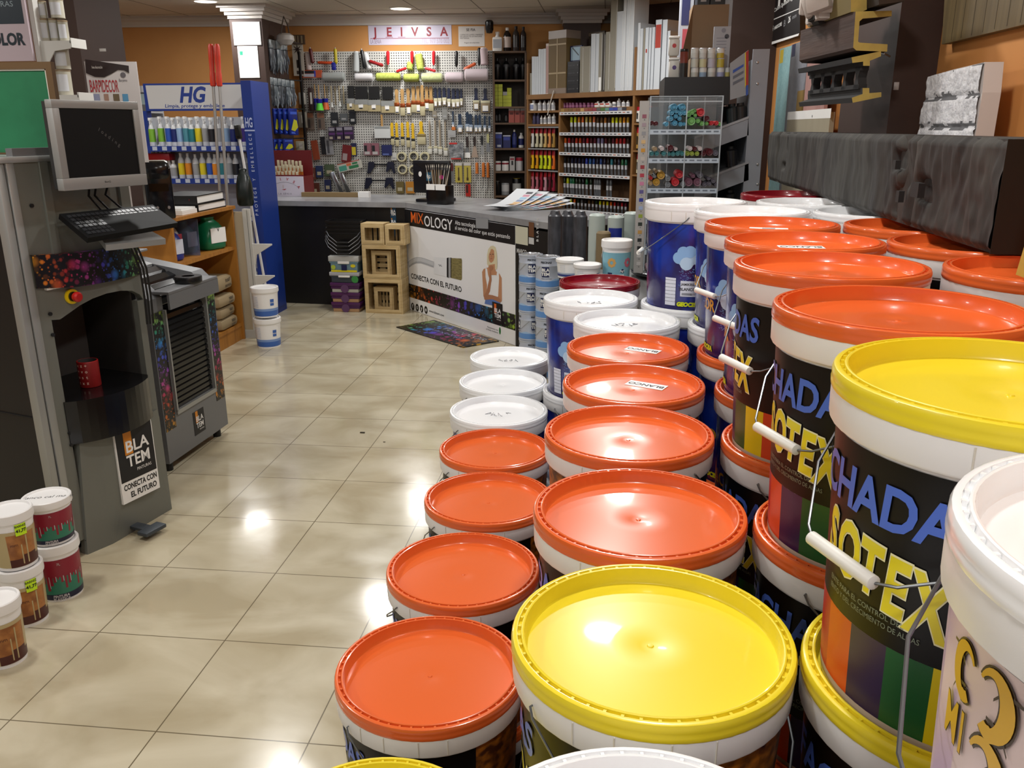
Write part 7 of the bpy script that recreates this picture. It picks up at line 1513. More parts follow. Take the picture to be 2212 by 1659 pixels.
for k,(x0,x1,y,c) in enumerate(((1446,1468,124,'4a3470'),(1446,1468,78,'b02c30'))):
    zb=zh1+.0005 if k==0 else dz(1457,122,-.12)[1]+.002
    a=dz((x0+x1)/2,y,-.12); w=(x1-x0)/2*mpp(FD.P(*a,-.12)); h=a[1]-zb
    t=root('white_tub',FD.M(a[0],zb,-.12),'white plastic tub with '+['purple','red'][k]+' dot, '+['lower','upper'][k]+' of two on the header box','tub','white dotted tubs'); put('body',MB().bx(-w,w,-w,w,0,h*.86,0,bev=.01).mesh('body',[M('c4c0b8',.4)]),t); put('lid',MB().bx(-w*1.05,w*1.05,-w*1.05,w*1.05,h*.865,h-.001,0,bev=.006).mesh('lid',[WHITE]),t); put('dot',MB().disc(0,h*.5,w*.4,0,w+.001,16).mesh('dot',[M(c,.4)]),t)
a=dz(1493,100,-.2)[0];b=dz(1570,100,-.2)[0]; z1=dz(1530,10,-.2)[1]
t=root('cardboard_box',FD.M(0,0),'open brown cardboard box standing on the header box behind the craft tins','cardboard box')
put('carton',MB().bx(a,b,.2,.44,zh1+.0005,z1,0).mesh('carton',[M('7a6248',.7)]),t); put('flap',MB().add([(a,.2,z1),(a,.2,z1-.27),(a-.07,.14,z1-.34),(a-.02,.18,z1-.1)],[(0,1,2,3)],0).mesh('flap',[M('6a523a',.7)]),t)
boxes=[(1506,1532,0),(1534,1566,1)]
for x0,x1,k in boxes:
    p=dz(x0,9,-.25)[0];q=dz(x1,9,-.25)[0]; solo('dark_box',MB().bx(p,q,.24,.4,z1+.001,z1+.08,0).bx((p+q)/2-.015,(p+q)/2+.015,.239,.24,z1+.02,z1+.045,1).mesh('dark_box',[M('101216',.4),M('8c8c90',.5)]),FD.M(0,0),'dark box with small label on top of the cardboard box, '+ORD[k]+' of two','box','dark boxes on the cardboard box')
a=dz(1540,113,-.12)[0];b=dz(1576,113,-.12)[0]; zz=dz(1560,57,-.12)[1]
mb=MB().bx(a,b,.12,.15,zh1+.0005,zz,0); mb.disc(a+.05,zz-.02,.012,1,-.119,12); mb.disc(b-.02,zz-.05,.012,2,-.119,12)
for k in range(5): mb.flat([(a+.015,zz-.06-k*.016),(b-.02,zz-.06-k*.016),(b-.02,zz-.056-k*.016),(a+.015,zz-.056-k*.016)],1,-.119)
solo('hobby_pack',mb.mesh('hobby_pack',[M('9a9ca2',.5),M('7c7e88',.5),M('3a3c44',.5)]),FD.M(0,0),'grey white hobby pack standing behind the yellow craft tins','pack')
a=dz(1467,60,-.445)[0];b=dz(1496,60,-.445)[0]
mb=MB().bx(a,b,.445,.495,zh1+.0005,dz(1480,-30,-.445)[1],0); zz=dz(1480,30,-.445)[1]
mb.flat([(a+.01,zz-.06),(b-.02,zz-.06),(b-.02,zz+.09),(a+.01,zz+.09)],1,-.444); mb.flat([(a+.02,zz-.22),(b-.02,zz-.22),(b-.02,zz-.08),(a+.02,zz-.08)],2,-.444)
solo('tall_white_pack',mb.mesh('tall_white_pack',[M('b4b8c4',.4),M('2c3060',.5),M('b84c58',.5)]),FD.M(0,0),'tall white pack with navy print beside the cardboard box','pack')
# ---------------------------------------------------------------- clear acrylic spinner of soft rods
YS=4.5; FS=Fr((AtY(1402,300,YS).x,YS),(AtY(1556,300,YS).x,YS)); wS=FS.w
def sz(x,y,d=0.0): return FS.uz(x,y,d)
AC=M('dfe6ea',.04,alpha=.13,spec=.6); ACE=M('c4ccd2',.08,alpha=.55)
sp=root('acrylic_spinner',FS.M(0,0),'clear acrylic spinner display of coloured felt rods with swatch strip','spinner display')
zt=sz(1480,207)[1]; zd=sz(1380,592,.0)[1]; sh_=[sz(1480,y)[1] for y in (284,346,411,478,545)]
dS=.26
for nm,b_ in (('side_pane',(-.002,.002,0,dS,zd+.02,zt)),('side_pane',(wS-.002,wS+.002,0,dS,zd+.02,zt)),('back_pane',(0,wS,dS-.004,dS,zd+.02,zt)),('top_pane',(0,wS,0,dS,zt-.004,zt))): put(nm,MB().bx(*b_,0).mesh(nm,[AC]),sp)
for z in sh_:
    put('shelf',MB().bx(.003,wS-.003,.0,dS-.005,z-.002,z+.002,0).mesh('shelf',[AC]),sp)
    mb=MB().bx(.003,wS-.003,-.006,-.002,z-.014,z+.010,0)
    for k in range(9): mb.bx(.02+k*wS/9.5,.045+k*wS/9.5,-.0068,-.006,z-.004,z+.003,1)
    put('label_strip',mb.mesh('label_strip',[M('b8c4d0',.2),M('6a7480',.5)]),sp)
for x in (0,.004+wS*.5,wS): put('edge_post',MB().bx(x-.003,x+.003,-.008,-.002,zd+.02,zt,0).mesh('edge_post',[ACE]),sp)
for x in (wS*.27,wS*.76): put('divider',MB().bx(x-.0015,x+.0015,-.001,.03,sh_[2]+.003,zt-.005,0).mesh('divider',[AC]),sp)
put('front_lip',MB().bx(0,wS,-.004,0,zt-.03,zt-.024,0).bx(0,wS,-.004,0,zt-.004,zt,0).mesh('front_lip',[ACE]),sp)
xl=sz(1375,400)[0]
mb=MB().bx(xl,-.006,-.02,-.016,zd+.01,sz(1388,218)[1],0)
sw='8c5060 9a8890 8c8c90 c8a878 c08a30 b8b0a8 903038 a83848 c07898 5c5488 2c3890 98a8c8 8c9c38 2c342c b08848 2c2c2c 2c2c2c c4c0bc c0bcb8'.split()
zt2=sz(1388,250)[1]; 
for k,c in enumerate(sw): z=zt2-k*(zt2-zd)/19.5; mb.bx(xl+.015,-.018,-.0212,-.02,z-.012,z+.006,k+1); mb.bx(xl+.03,-.03,-.0210,-.02,z-.022,z-.018,len(sw)+1)
put('swatch_strip',mb.mesh('swatch_strip',[M('a8a4a0',.3)]+[M(c,.45) for c in sw]+[M('6a6a6a',.5)]),sp)
put('turntable',MB().lathe([(0,zd-.012),(.2,zd-.012),(.21,zd-.006),(.21,zd+.006),(.2,zd+.01),(0,zd+.01)],40,0,Tr(wS/2-.03,dS/2-.02,0)).mesh('turntable',[M('1a1a1c',.15)]),sp)
put('pedestal',MB().lathe([(.09,PZ),(.09,PZ+.01),(.016,PZ+.02),(.016,zd-.013)],20,0,Tr(wS/2-.03,dS/2-.02,0)).mesh('pedestal',[STEEL]),sp)
rods=[]
T_={'blue':'4a8aa8','teal':'3a7478','green':'6aa058','lime':'8c9c40','red':'b0242c','dark red':'4c1018','white':'c0b4b4','tan':'a08868','ochre':'a8802c','grey':'74787c','mauve':'6a4454','slate':'5a5660'}
S1=[(1456,232,8,'blue'),(1474,232,8,'blue'),(1451,243,6,'blue'),(1461,240,5,'blue'),(1470,244,6,'blue'),(1479,243,6,'blue'),(1460,251,5,'blue'),(1449,256,6,'blue'),(1468,256,5,'blue'),(1440,268,5,'blue'),(1458,266,6,'blue'),(1470,268,5,'blue'),(1478,268,4,'blue'),(1488,248,5,'green'),(1495,243,5,'green'),(1501,239,4,'green'),(1502,249,4,'green'),(1494,262,9,'green'),(1508,261,5,'green'),(1517,267,5,'green'),(1527,267,4,'green'),(1514,243,9,'red'),(1527,256,6,'dark red'),(1537,266,5,'red'),(1548,266,5,'red'),(1556,268,4,'green'),(1408,266,5,'dark red'),(1417,267,5,'dark red')]
S2=[(1408,332,5,'teal'),(1419,332,5,'teal'),(1434,332,5,'teal'),(1445,333,4,'teal'),(1454,333,5,'teal'),(1464,332,5,'teal'),(1474,332,5,'teal'),(1485,332,5,'lime'),(1495,332,5,'lime'),(1506,332,5,'lime'),(1448,320,7,'dark red'),(1415,322,5,'tan'),(1533,329,8,'dark red'),(1491,321,5,'white'),(1512,321,5,'white'),(1501,322,5,'dark red'),(1520,332,6,'dark red'),(1546,331,6,'slate'),(1460,322,4,'white'),(1430,321,5,'white')]
S3=[(1406,372,5,'tan'),(1417,370,4,'tan'),(1428,379,9,'ochre'),(1414,381,4,'grey'),(1406,385,4,'red'),(1405,396,5,'tan'),(1418,394,8,'ochre'),(1443,386,6,'grey'),(1443,399,6,'grey'),(1468,377,9,'red'),(1459,394,9,'red'),(1476,398,6,'grey'),(1488,394,9,'mauve'),(1507,394,9,'mauve'),(1512,378,7,'slate'),(1497,380,5,'mauve'),(1522,399,5,'slate'),(1532,397,5,'slate'),(1531,386,4,'slate'),(1541,391,5,'slate'),(1548,399,5,'slate')]
S4=[(1404,446,8,'mauve'),(1420,445,8,'mauve'),(1440,448,7,'slate'),(1400,455,5,'dark red')]
for si,(Sx,nm) in enumerate(((S1,'top'),(S2,'second'),(S3,'third'),(S4,'fourth'))):
    for k,(x,y,r,c) in enumerate(Sx):
        u,z=sz(x,y,-.04); rr=r*mpp(FS.P(u,z,-.04)); L_=.16
        z=max(z,sh_[si]+rr+.0025)
        same=sum(1 for q in Sx[:k] if q[3]==c)
        solo('felt_rod',cached(('rod',c,r),lambda:MB().lathe([(0,0),(rr*.45,0),(rr*.5,.004),(rr*.9,.002),(rr,.008),(rr,L_),(0,L_)],14,[0,1,0,0,0,0]).mesh('felt_rod',[M(T_[c],.45),M('%02x%02x%02x'%tuple(int(int(T_[c][i:i+2],16)*.75) for i in (0,2,4)),.5)])),FS.M(u,z,-.04)@Rx(-PI/2+.0),f'{c} felt rod end on, {ORD[same]} {c} one on the {nm} spinner shelf','felt rod','felt rods in the spinner')
for k in range(9):
    u=.0+.012+.03*(k%3); si=3+k//3
    z=(sh_+[zd+.012])[min(si,5)]+.012+.0005
    solo('felt_rod',cached('rodl',lambda:MB().lathe([(0,0),(.009,0),(.01,.004),(.01,.15),(0,.15)],12,0).mesh('felt_rod',[M('7c5c64',.4)])),FS.M(u+.01,z,-.02)@Rx(-PI/2),f'dusty rose felt rod low on the spinner, {ORD[k%3]} in the {ORD[k//3]} low row','felt rod','felt rods low on the spinner')
# ---------------------------------------------------------------- goods along the side wall
FW_=Fr((RWX,9.0),(RWX,0.0))
def wz(x,y,d=0.0): return FW_.uz(x,y,d)
BMM=M('22201e',.85,noise=('3c3a35',12,(1,1,.22),.35,.7,.9)); BMD=M('1c1a18',.8)
# dark rustic beam lying on the wall row of buckets
bY0,bY1=1.555,3.78; bz0,bz1=1.2868,1.482; bx0=.657
bm=bmesh.new(); NX=64; NZ=10; rd=random.Random(11)
t=root('rustic_beam',Tr(bx0,bY0,bz0),'dark weathered imitation timber beam lying on the wall row of buckets','beam')
Lb=bY1-bY0; Hb=bz1-bz0; TB=.16
from mathutils import noise as NZ_
def hgt(a,b):
    h=.010*NZ_.noise(Vector((a*3,b*9,1)))+.006*NZ_.noise(Vector((a*14,b*7,7)))+.006*NZ_.noise(Vector((a*45,b*22,3)))*(1 if a<.62 else .35)
    for c,w,dp in ((.50+.02*math.sin(b*40),.020,.034),(2.03,.010,.03),(.43,.012,.008),(1.7,.01,.005)): h-=dp*math.exp(-((a-c)/w)**2)
    for (ca,cb,ra,rb,dp) in ((.54,.14,.03,.022,.03),(.52,.05,.028,.026,.03),(.36,.085,.035,.022,.03),(1.86,.15,.015,.02,.02),(1.88,.07,.03,.012,.02)): h-=dp*math.exp(-((a-ca)/ra)**4-((b-cb)/rb)**4)
    return h
mb=MB(); nx,nz=380,30; vs=[];fs=[]
zlow=lambda a: .0 if a<1.95 else .02*(a-1.95)/.27
for i in range(nx+1):
    for j in range(nz+1):
        a=Lb*i/nx; b=Hb*j/nz; e=.012*max(0,1-min(j,nz-j)/2)
        vs.append((-hgt(a,b)+e,a,b))
for i in range(nx):
    for j in range(nz): a=i*(nz+1)+j; fs.append((a,a+1,a+nz+2,a+nz+1))
mb.add(vs,fs,0,True)
mb.bx(.012,TB,.0,Lb,.0,Hb-.002,0)
for i in range(nx):   # rolled top edge
    a=i*(nz+1)+nz
mb2=MB().bx(.002,TB+.001,-.0012,.0,.001,Hb-.002,0)
put('timber',mb.mesh('timber',[BMM],60),t); put('end_face',mb2.mesh('end_face',[M('17140c',.8)]),t)
put('staple',MB().bx(-.012,.0,.47,.49,.05,.075,0).bx(-.012,.0,.52,.54,.12,.14,0).bx(-.016,-.002,.34,.385,.07,.10,0).mesh('staple',[M('161412',.7)]),t)
# black brand sign
def wpoly(pts,d0,d1,m,mb): mb.prism([wz(x,y,d0) for x,y in pts],-d0,-d1,m)
mb=MB(); wpoly([(1628,112),(1640,104),(1725,76),(1728,70),(1728,-60),(1628,-60)],.03,.0,0,mb)
mb.prism([wz(1641,105,.03),wz(1725,77,.03),wz(1727,72,.03),wz(1640,99,.03)],-.032,-.03,1)  # white strip paints in the highlight along the sign's lower edge
def wtxt(t,xl,yl,xr,yr,h,m,b=0): ptxt(mb,FW_,t,xl,yl,xr,yr,h,m,.031,b,fd=.03)
mb.prism([wz(1634,62,.03),wz(1650,45,.03),wz(1654,-40,.03),wz(1634,-40,.03)],-.0305,-.03,2); mb.prism([wz(1632,63,.03),wz(1634,62,.03),wz(1634,-40,.03),wz(1632,-40,.03)],-.0308,-.03,3)
mb.prism([wz(1634,70,.03),wz(1639,84,.03),wz(1644,70,.03),wz(1649,40,.03),wz(1641,56,.03)],-.0312,-.03,4)
wtxt('Montana Colors Sponsoring',1656,31,1712,0,8,1,.0005); mb.prism([wz(1655,50,.03),wz(1726,20,.03),wz(1726,18,.03),wz(1655,48,.03)],-.0312,-.03,1)
wtxt('94',1666,64,1671,62,11,1,.001); wtxt('HARDCORE',1673,60,1689,53,7,1,.001); wtxt('26',1703,44,1708,41,13,1,.001); wtxt('B',1693,52,1697,50,13,5,.001); wtxt('mm',1712,38,1721,33,8,5,.001); wtxt('nitro',1655,72,1664,68,5,5,0); wtxt('MTN',1656,12,1718,-28,40,1,.004)
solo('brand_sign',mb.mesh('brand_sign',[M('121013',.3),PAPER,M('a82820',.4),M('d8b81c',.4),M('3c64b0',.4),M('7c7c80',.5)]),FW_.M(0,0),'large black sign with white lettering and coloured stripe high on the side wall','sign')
# sample boards leaning along the side wall
def board(pts,d0,d1,m,label,extra=None,floor=True,name='sample_board'):
    mb=MB(); P=[wz(x,y,d0) for x,y in pts]; 
    if floor: P=P[:2]+[(P[1][0],0.0015),(P[0][0],0.0015)]
    mb.prism(P,-d0,-d1,0)
    if extra: extra(mb)
    return solo(name,mb.mesh(name,m),FW_.M(0,0),label,'sample board','sample boards on the side wall')
def ex1(mb):
    a=wz(1686,109,.022);b=wz(1691,135,.022); mb.bx(a[0],b[0],-.0225,-.022,b[1],a[1],1)
board([(1685,106),(1714,97)],.022,.004,[M('7fa8ac',.6,noise=('8cb4b6',60,(1,1,1),.4,.6,0)),M('c0a838',.5)],'pale blue finish sample board with a yellow label, farthest along the side wall',ex1)
def ex2(mb):
    a=wz(1712,97,.046);b=wz(1717,121,.046); mb.bx(a[0],b[0],-.0466,-.046,b[1],a[1],1); a=wz(1723,197,.046);b=wz(1741,243,.046); mb.bx(a[0],b[0],-.0466,-.046,b[1],a[1],2)
board([(1710,97),(1748,83)],.046,.026,[M('7c7e86',.6,noise=('84868e',40,(1,1,1),.4,.6,0)),NAVY,M('8c6f34',.5)],'grey finish sample board with navy label and ochre patch',ex2)
board([(1745,128),(1790,128)],.066,.05,[M('a87c76',.6,noise=('c09a92',8,(1,1,.1),.35,.7,0))],'rose streaked finish sample board behind the dark imitation beams')
def ex3(mb):
    a=wz(1702,242,.09);b=wz(1794,255,.09); mb.bx(a[0],b[0],-.0906,-.09,b[1],a[1],1); a=wz(1755,251,.09); mb.disc(a[0],a[1],.006,2,.0912,8)
board([(1702,242),(1794,242)],.09,.07,[M('9a917c',.6,noise=('a8a08a',5,(1,1,.08),.35,.7,0)),PAPER,BLACK],'pale wood effect sample board with white top strip',ex3)
# imitation beam samples fixed to the side column
PFX=PILX-.002
def endbeam(outline,y0,L_,mside,mend,name,label,x0,z0,extra=None,yaw=0.03):
    t=root(name,Tr(x0,y0,z0)@Rz(yaw),label,'beam sample','imitation beam samples'); mb=MB(); mb.prism(outline,0.0,L_,1,None,0); put('profile',mb.mesh('profile',[mside,mend]),t)
    if extra: extra(t)
    return t
YU=2.82
YEL=M('b8a050',.6,noise=('a8904a',14,(1,1,1),.4,.6,0)); WBR=M('33221c',.7,noise=('4a342a',7,(1,.2,3),.35,.7,.6)); CHR=M('1c1c1d',.7)
def fz(x,y): p=AtY(x,y,YU); return p.x,p.z
a=[fz(*q) for q in ((1848,25),(1929,22),(1929,34),(1864,40),(1857,46),(1854,90),(1858,92),(1920,95),(1919,111),(1850,109),(1843,103))]
x0,z0=a[-1]; endbeam([(x-x0,z-z0) for x,z in a],YU,.52,WBR,YEL,'channel_beam_sample','dark brown wood effect channel beam sample with yellow cut end',x0,z0,yaw=.10)
a=[fz(*q) for q in ((1839,124),(1905,110),(1905,121),(1880,131),(1880,142),(1865,142),(1865,133),(1841,136))]
b=[fz(*q) for q in ((1864,190),(1879,190),(1879,201),(1906,199),(1906,209),(1842,222),(1840,211),(1864,203))]
x0,z0=fz(1841,222)
def ext(t):
    mb=MB()
    w0=fz(1865,142);w1_=fz(1879,190); xa=w0[0]-x0;xb=w1_[0]-x0; za=w1_[1]-z0;zb=w0[1]-z0
    for k in range(5):
        y=.02+k*.105; n=6
        pr=[(y-.0,za),(y+.045,za),(y+.03,(za+zb)/2),(y+.045,zb),(y-.0,zb),(y+.012,(za+zb)/2)]
        vs=[(xa,p,q) for p,q in pr]+[(xb,p,q) for p,q in pr]; mb.add(vs,[tuple(range(5,-1,-1)),tuple(range(6,12))]+[(i,(i+1)%6,6+(i+1)%6,6+i) for i in range(6)],0)
    mb.bx(xa,xb,0.02,.50,za-.001,za+.012,0).bx(xa,xb,0.02,.5,zb-.012,zb+.001,0)
    put('lattice_web',mb.mesh('lattice_web',[CHR]),t)
    put('lower_flange',MB().prism([(x-x0,z-z0) for x,z in b],0,.52,1,None,0).mesh('lower_flange',[CHR,YEL]),t)
    put('hook',MB().tube([(fz(1905,115)[0]-x0,.02,fz(1905,112)[1]-z0),(fz(1918,114)[0]-x0,.02,fz(1916,114)[1]-z0),(fz(1921,118)[0]-x0+.03,.06,fz(1918,118)[1]-z0)],.003,0,6).mesh('hook',[STEEL]),t)
endbeam([(x-x0,z-z0) for x,z in a],YU,.52,CHR,YEL,'girder_beam_sample','black iron effect girder beam sample with lattice web and yellow ends',x0,z0,ext,yaw=.10)
a=[fz(*q) for q in ((1800,-40),(1838,-40),(1838,28),(1812,30),(1808,22),(1800,20))]; x0,z0=a[0]
endbeam([(x-x0,z-z0) for x,z in a],YU+.25,.06,BMD,M('1c1816',.7),'dark_beam_sample','dark stepped beam sample cut by the frame top',x0,z0,yaw=.1)
a=[fz(*q) for q in ((1842,-40),(1878,-40),(1878,18),(1870,22),(1842,24))]; x0,z0=a[0]
endbeam([(x-x0,z-z0) for x,z in a],YU+.02,.4,M('6a5c34',.7),YEL,'yellow_beam_sample','yellowish beam sample end at the frame top above the channel beam',x0,z0,yaw=.1)
a=[fz(*q) for q in ((1882,-40),(1944,-40),(1942,8),(1886,16))]; x0,z0=a[0]
endbeam([(x-x0,z-z0) for x,z in a],YU-.06,.4,M('241a14',.7),M('30241a',.7),'brown_beam_sample','dark brown beam sample end at the frame top, nearest the wood panel',x0,z0,yaw=.1)
p=AtY(1775,20,3.12); zc=fz(1848,25)[1]+.004; t=root('plaster_corbel',Tr(p.x,3.12,zc),'broken white plaster corbel piece on top of the brown channel beam','corbel')
mb=MB(); rd=random.Random(4)
for k in range(16): x,y,z=rd.uniform(-.04,.05),rd.uniform(-.12,.12),rd.uniform(.03,.12); s=rd.uniform(.018,.04); z=max(z,s*1.5); mb.bx(x-s,x+s,y-s,y+s,z-s,z+s,0,Tr(x,y,z)@Rz(rd.uniform(0,3))@Ry(rd.uniform(-.4,.4))@Tr(-x,-y,-z),bev=.008)
mb.bx(-.03,.03,-.1,.1,.0,.04,0,bev=.008)
put('plaster',mb.mesh('plaster',[M('b4aaa2',.7)]),t)
# wood panel sample and white brick panel
mb=MB(); P=[wz(x,y,.03) for x,y in ((2034,96),(2212,53),(2400,10),(2400,-90),(2046,-90))]
mb.prism(P,-.03,-.004,0)
u=P[0][0]
for k in range(1,9): x=u+k*.075; mb.bx(x-.0012,x+.0012,-.0306,-.03,P[0][1]+.005,P[0][1]+.4,1)
solo('wood_panel_sample',mb.mesh('wood_panel_sample',[M('5c4c2c',.55,noise=('6c5a36',6,(8,1,.5),.35,.7,.1)),M('3c3018',.6)]),FW_.M(0,0),'olive brown grooved wood panel hung high on the side wall','wood panel')
q=[(2006,166),(2014,163),(2060,150),(2128,134),(2122,200),(2114,250),(2106,300)]
P=[wz(x,y,.10) for x,y in q]; Pl=[wz(x,y,.10) for x,y in ((1983,300),(1984,285),(1992,250),(1994,235),(2003,215),(2005,185))]
zb=1.2865; P2=P+[(P[-1][0]+.004,zb),(Pl[0][0]-.004,zb)]+Pl
t=root('brick_panel_sample',FW_.M(0,0),'white imitation brick panel sample leaning on the side wall above the beam','brick panel')
BRW=M('e6e6e8',.75,noise=('d2d2d6',90,(1,1,1),.4,.6,.5)); GM=M('6a6a6c',.9)
put('slab',MB().prism(P2,-.10,-.055,0).mesh('slab',[M('cfc6c0',.8)]),t)
mb=MB(); rd=random.Random(8); za,zbk=P[0][1]-.01,zb
ua=lambda z:Pl[-1][0]+(Pl[0][0]-Pl[-1][0])*max(0,(Pl[-1][1]-z))/(Pl[-1][1]-Pl[0][1]+1e-6); ub=lambda z:P[3][0]+(P[-1][0]-P[3][0])*(P[3][1]-z)/(P[3][1]-P[-1][1])
hrow=.078; z=P[3][1]-.012; r_=0
topz=lambda u:P[0][1]+(P[3][1]-P[0][1])*(u-P[0][0])/(P[3][0]-P[0][0])
vs=[];fs=[]; NU,NV2_=60,60; za0=zb
for i in range(NU+1):
    for j in range(NV2_+1):
        v=j/NV2_; zz0=zb+(P[3][1]-zb)*v; l,r__=ua(zz0)+.002,ub(zz0)-.001; uu=l+(r__-l)*i/NU; zt_=topz(uu)-.001; zz=min(zz0,zt_)
        rw=int((P[3][1]-zz)/hrow); fz_=((P[3][1]-zz)/hrow)%1; fu=((uu-P[0][0])/.15+.5*(rw%2))%1
        e=min(min(fz_,1-fz_)*hrow,min(fu,1-fu)*.15)
        h=.006*min(1,max(0,(e-.003)/.005))+.003*NZ_.noise(Vector((uu*60,zz*60,2)))+.004*NZ_.noise(Vector((uu*18,zz*18,5)))
        vs.append((uu,-.1005-max(h,-.0),zz))
fm=[]
for i in range(NU):
    for j in range(NV2_):
        a_=i*(NV2_+1)+j; fs.append((a_,a_+NV2_+1,a_+NV2_+2,a_+1))
        d_=sum(-vs[k][1]-.1005 for k in fs[-1])/4; zz=vs[a_][2]; rw=((P[3][1]-zz)/hrow)%1
        fm.append(1 if d_<.0045 and (rw>.84 or rw<.16) and NZ_.noise(Vector((vs[a_][0]*9,zz*30,3)))>-.2 else 0)
put('brick_face',MB().add(vs,fs,fm,True).mesh('brick_face',[BRW,GM],60),t)
p=G(2193,599,1.2835)
solo('gold_edged_board',MB().bx(0,.02,-.12,.0,0,.5,0,Ry(.12)).mesh('gold_edged_board',[M('b8983c',.4)]),Tr(p.x,p.y,1.2875),'gold coloured board edge standing on the nearest orange wall lid','board')
# ---------------------------------------------------------------- jars shelving, sign and board by the tinting machine
YG=4.02
gd=root('jar_shelving',Tr(0,YG,0),'white shop shelving upright with jar shelves behind the green board','shop shelving')
xp=AtY(76,60,YG).x; xe=AtY(152,90,YG).x
z1=AtY(110,88,YG).z; z2=AtY(140,205,YG).z
put('post',MB().bx(xp-.012,xp+.012,-.01,.03,0,2.4,0).mesh('post',[M('c8c6c2',.45)]),gd)
for z in (z1,z2):
    put('shelf',MB().bx(xp+.012,xe,.0,.12,z-.012,z,0).bx(xe-.004,xe+.004,.0,.12,z-.03,z+.012,0).prism([(xp+.012,z-.012),(xe-.004,z-.012),(xe-.004,z-.035),(xp+.08,z-.045),(xp+.04,z-.1),(xp+.012,z-.115)],.0,.006,0).mesh('shelf',[M('c4c3be',.45)]),gd)
a=AtY(-60,125,YG-.02);b=AtY(68,132,YG-.02); mb=MB().bx(a.x,xp-.014,-.03,-.012,b.z,2.5,0); zz=AtY(30,52,YG-.02).z
mb.bx(a.x+.002,xp-.03,-.031,-.03,zz,2.49,1); fit_text(mb,'COLOR',AtY(-38,85,YG-.03).x,AtY(54,90,YG-.03).x,AtY(30,86,YG-.03).z,.05,1,.0312,.003); fit_text(mb,'PINTURAS',AtY(-45,8,YG-.03).x,AtY(28,10,YG-.03).x,AtY(15,9,YG-.03).z,.024,2,.0316,.0)
put('sign_panel',mb.mesh('sign_panel',[M('b8a8b0',.45),M('10222e',.4),M('8c9ca4',.5)]),gd)
JW=M('b0ac9c',.4); JL=M('c6c8cc',.45)
z0j=z1+.0005
def jar(x0,x1,yt,yb,d,label,z=None):
    a=AtY((x0+x1)/2,yt,YG+d); z=AtY((x0+x1)/2,yb,YG+d).z if z is None else z; r=(x1-x0)/2*mpp(a); h=a.z-z
    t=root('paint_jar',Tr(a.x,YG+d,z),label,'jar','pale jars by the green board')
    put('body',MB().lathe([(0,0),(r,0),(r,h*.9),(r*1.03,h*.91),(r*1.03,h*.99),(r*.95,h),(0,h)],18,[0,0,0,1,1,1]).mesh('body',[JW,M('8c7a60',.5)]),t)
    put('label_wrap',MB().lathe([(r*1.01,h*.15),(r*1.01,h*.8)],14,0,None,True,-PI*.75,-PI*.15).mesh('label_wrap',[JL]),t); return z+h+.0005
zt_=jar(81,103,40,74,.05,'pale cream jar on the upper white shelf, nearest the sign',z0j); zu_=jar(104,123,40,72,.06,'pale cream jar on the upper white shelf, middle one',z0j); zv_=jar(124,144,44,75,.06,'pale cream jar on the upper white shelf, nearest the column',z0j)
jar(81,98,2,34,.05,'pale jar stacked near the dark blue sign',zt_); jar(106,134,-2,38,.06,'larger cream jar stacked on the upper row of jars',max(zu_,zv_))
zz2=jar(120,150,150,190,.06,'pale jar standing on the lower white shelf beside the column',z2+.0005); jar(116,146,104,146,.06,'pale jar with orange picture stacked on the lower shelf jar',zz2)
YB_=2.80
a=AtY(-70,130,YB_);b=AtY(112,140,YB_); zb=1.4205
gb=root('green_chalk_board',Tr(0,YB_,0),'green chalk board in a wooden frame standing on the tinting machine','chalk board')
zt=AtY(56,134,YB_).z
put('board',MB().bx(a.x,b.x-.02,.0,.012,zb+.004,zt-.02,0).mesh('board',[M('14603c',.6,noise=('1f7048',5,(1,1,1),.4,.65,0))]),gb)
put('frame',MB().bx(a.x,b.x,-.006,.014,zt-.022,zt,0).bx(b.x-.022,b.x,-.006,.014,zb,zt-.022,0).bx(a.x,b.x-.022,-.006,.014,zb,zb+.006,0).mesh('frame',[M('5c4426',.55)]),gb)
put('inner_trim',MB().bx(a.x,b.x-.022,-.003,.001,zt-.027,zt-.022,0).bx(b.x-.027,b.x-.022,-.003,.001,zb+.006,zt-.022,0).mesh('inner_trim',[M('c8c4b8',.5)]),gb)
# floor display with the word BARPIDECOR
YP=4.4; a=AtY(181,130,YP);b=AtY(281,140,YP); zt=AtY(230,132,YP).z; FPB=Fr((a.x,YP),(b.x,YP+.06)); wp_=FPB.w
mb=MB().bx(0,wp_,0,.012,1.33,zt,0).bx(wp_*.3,wp_*.5,.012,.06,0,1.5,0).bx(wp_*.1,wp_*.8,-.1,.25,0,.02,0)
def bp(x,y): return FPB.uz(x,y)
mb.prism([bp(184,128),bp(278,142),bp(279,158),bp(268,152),bp(255,151),bp(240,160),bp(225,167),bp(205,166),bp(186,158)],-.002,0,1)
ptxt(mb,FPB,'BARPIDECOR',194,186,256,189,26,2,.001,.001); ptxt(mb,FPB,'linea decoración',198,141,222,150,6,3,.003,0); ptxt(mb,FPB,'Barpimo',257,172,275,175,6,4,.001); mb.disc(*bp(266,162),.014,4,.0012,12)
for k,(x0,x1) in enumerate(((199,220),(224,239),(244,262),(264,281))): p=bp(x0,203);q=bp(x1,240); mb.flat([(p[0],q[1]),(q[0],q[1]),(q[0],p[1]),(p[0],p[1])],5+k,.001)
solo('leaflet_floor_display',mb.mesh('leaflet_floor_display',[M('b8b2b0',.5),M('241614',.4),M('98242c',.5),M('c8c0b8',.5),M('5a5458',.5),M('7c8098',.5),M('8c6c5c',.5),M('5c4c34',.5),M('4c84a8',.5)]),FPB.M(0,0),'white and brown cardboard floor display reading BARPIDECOR before the brown column','floor display')
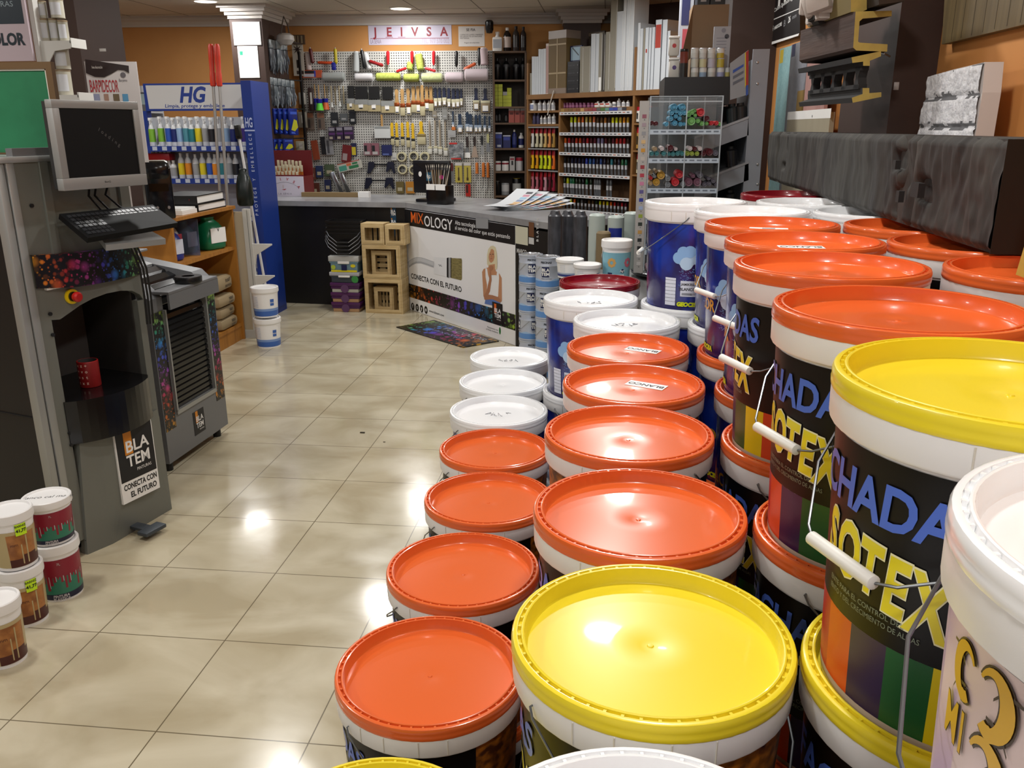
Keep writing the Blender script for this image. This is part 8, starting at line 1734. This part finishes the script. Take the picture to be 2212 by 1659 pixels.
solo('wall_scar',MB().bx(-.02,.02,-.0012,0,-.008,.008,0,bev=.0005).mesh('wall_scar',[M('a8a4a0',.7)]),Tr(*AtY(222,108,4.8985)),'small white paint scar on the brown column','paint mark')
# white product shelf seen past the monitor
YQ=7.1; a=AtY(281,300,YQ).x-.35;b=AtY(320,300,YQ).x; t=root('white_product_shelf',Tr(0,YQ,0),'white product shelf of cleaners seen between the monitor and the HG stand','shelf unit')
put('frame',MB().bx(a,b,.3,.32,0,1.85,0).bx(a,b,0,.3,1.80,1.85,0).bx(a,a+.02,0,.3,0,1.8,0).mesh('frame',[M('a8a8a8',.5)]),t)
zq=[AtY(300,y,YQ).z for y in (240,295,340,395)]
for z in zq: put('shelf',MB().bx(a+.02,b,0,.3,z-.015,z,0).mesh('shelf',[M('b4b4b4',.5)]),t)
put('poster',MB().bx(AtY(291,210,YQ).x,AtY(316,210,YQ).x,-.004,0,AtY(300,226,YQ).z,AtY(300,203,YQ).z,0).mesh('poster',[M('9cb0b0',.5)]),t)
k=0
for i,z in enumerate(zq[1:]):
    for j in range(4):
        x=b-.05-.075*j; bottle(Tr(x,YQ+.1,z+.0005),.03,.16 if i else .19,WB,M(['5a5a8c','8c7c8c','7c8c9c'][(i+j)%3],.4),CAPW,'round',f'white cleaner bottle on the white product shelf, {["upper","middle","lower"][i]} shelf, {ORD[j]} from the HG stand','bottle','bottles on the white product shelf')
# stains and crumbs on the floor
for k,(x,y,s) in enumerate(((783,935,.009),(830,955,.004))): solo('floor_crumb',MB().bx(-s*1.4,s*1.4,-s*.6,s*.6,0,s*.5,0,bev=s*.2).mesh('floor_crumb',[M('3a3020',.8)]),Tr(*G(x,y,.0008)),['dark crumb','tiny dark speck'][k]+' lying on the open floor tiles','crumb')

p=AtX(1935,186,RWX) if 0 else AtY(1936,186,cyR)
solo('paint_scar',MB().bx(-.008,.008,-.0012,0,-.012,.012,0,bev=.0005).mesh('paint_scar',[M('b0a8a4',.7)]),Tr(p.x,cyR-.0005,p.z),'small white paint scar on the brown column beside the brick panel','paint mark')
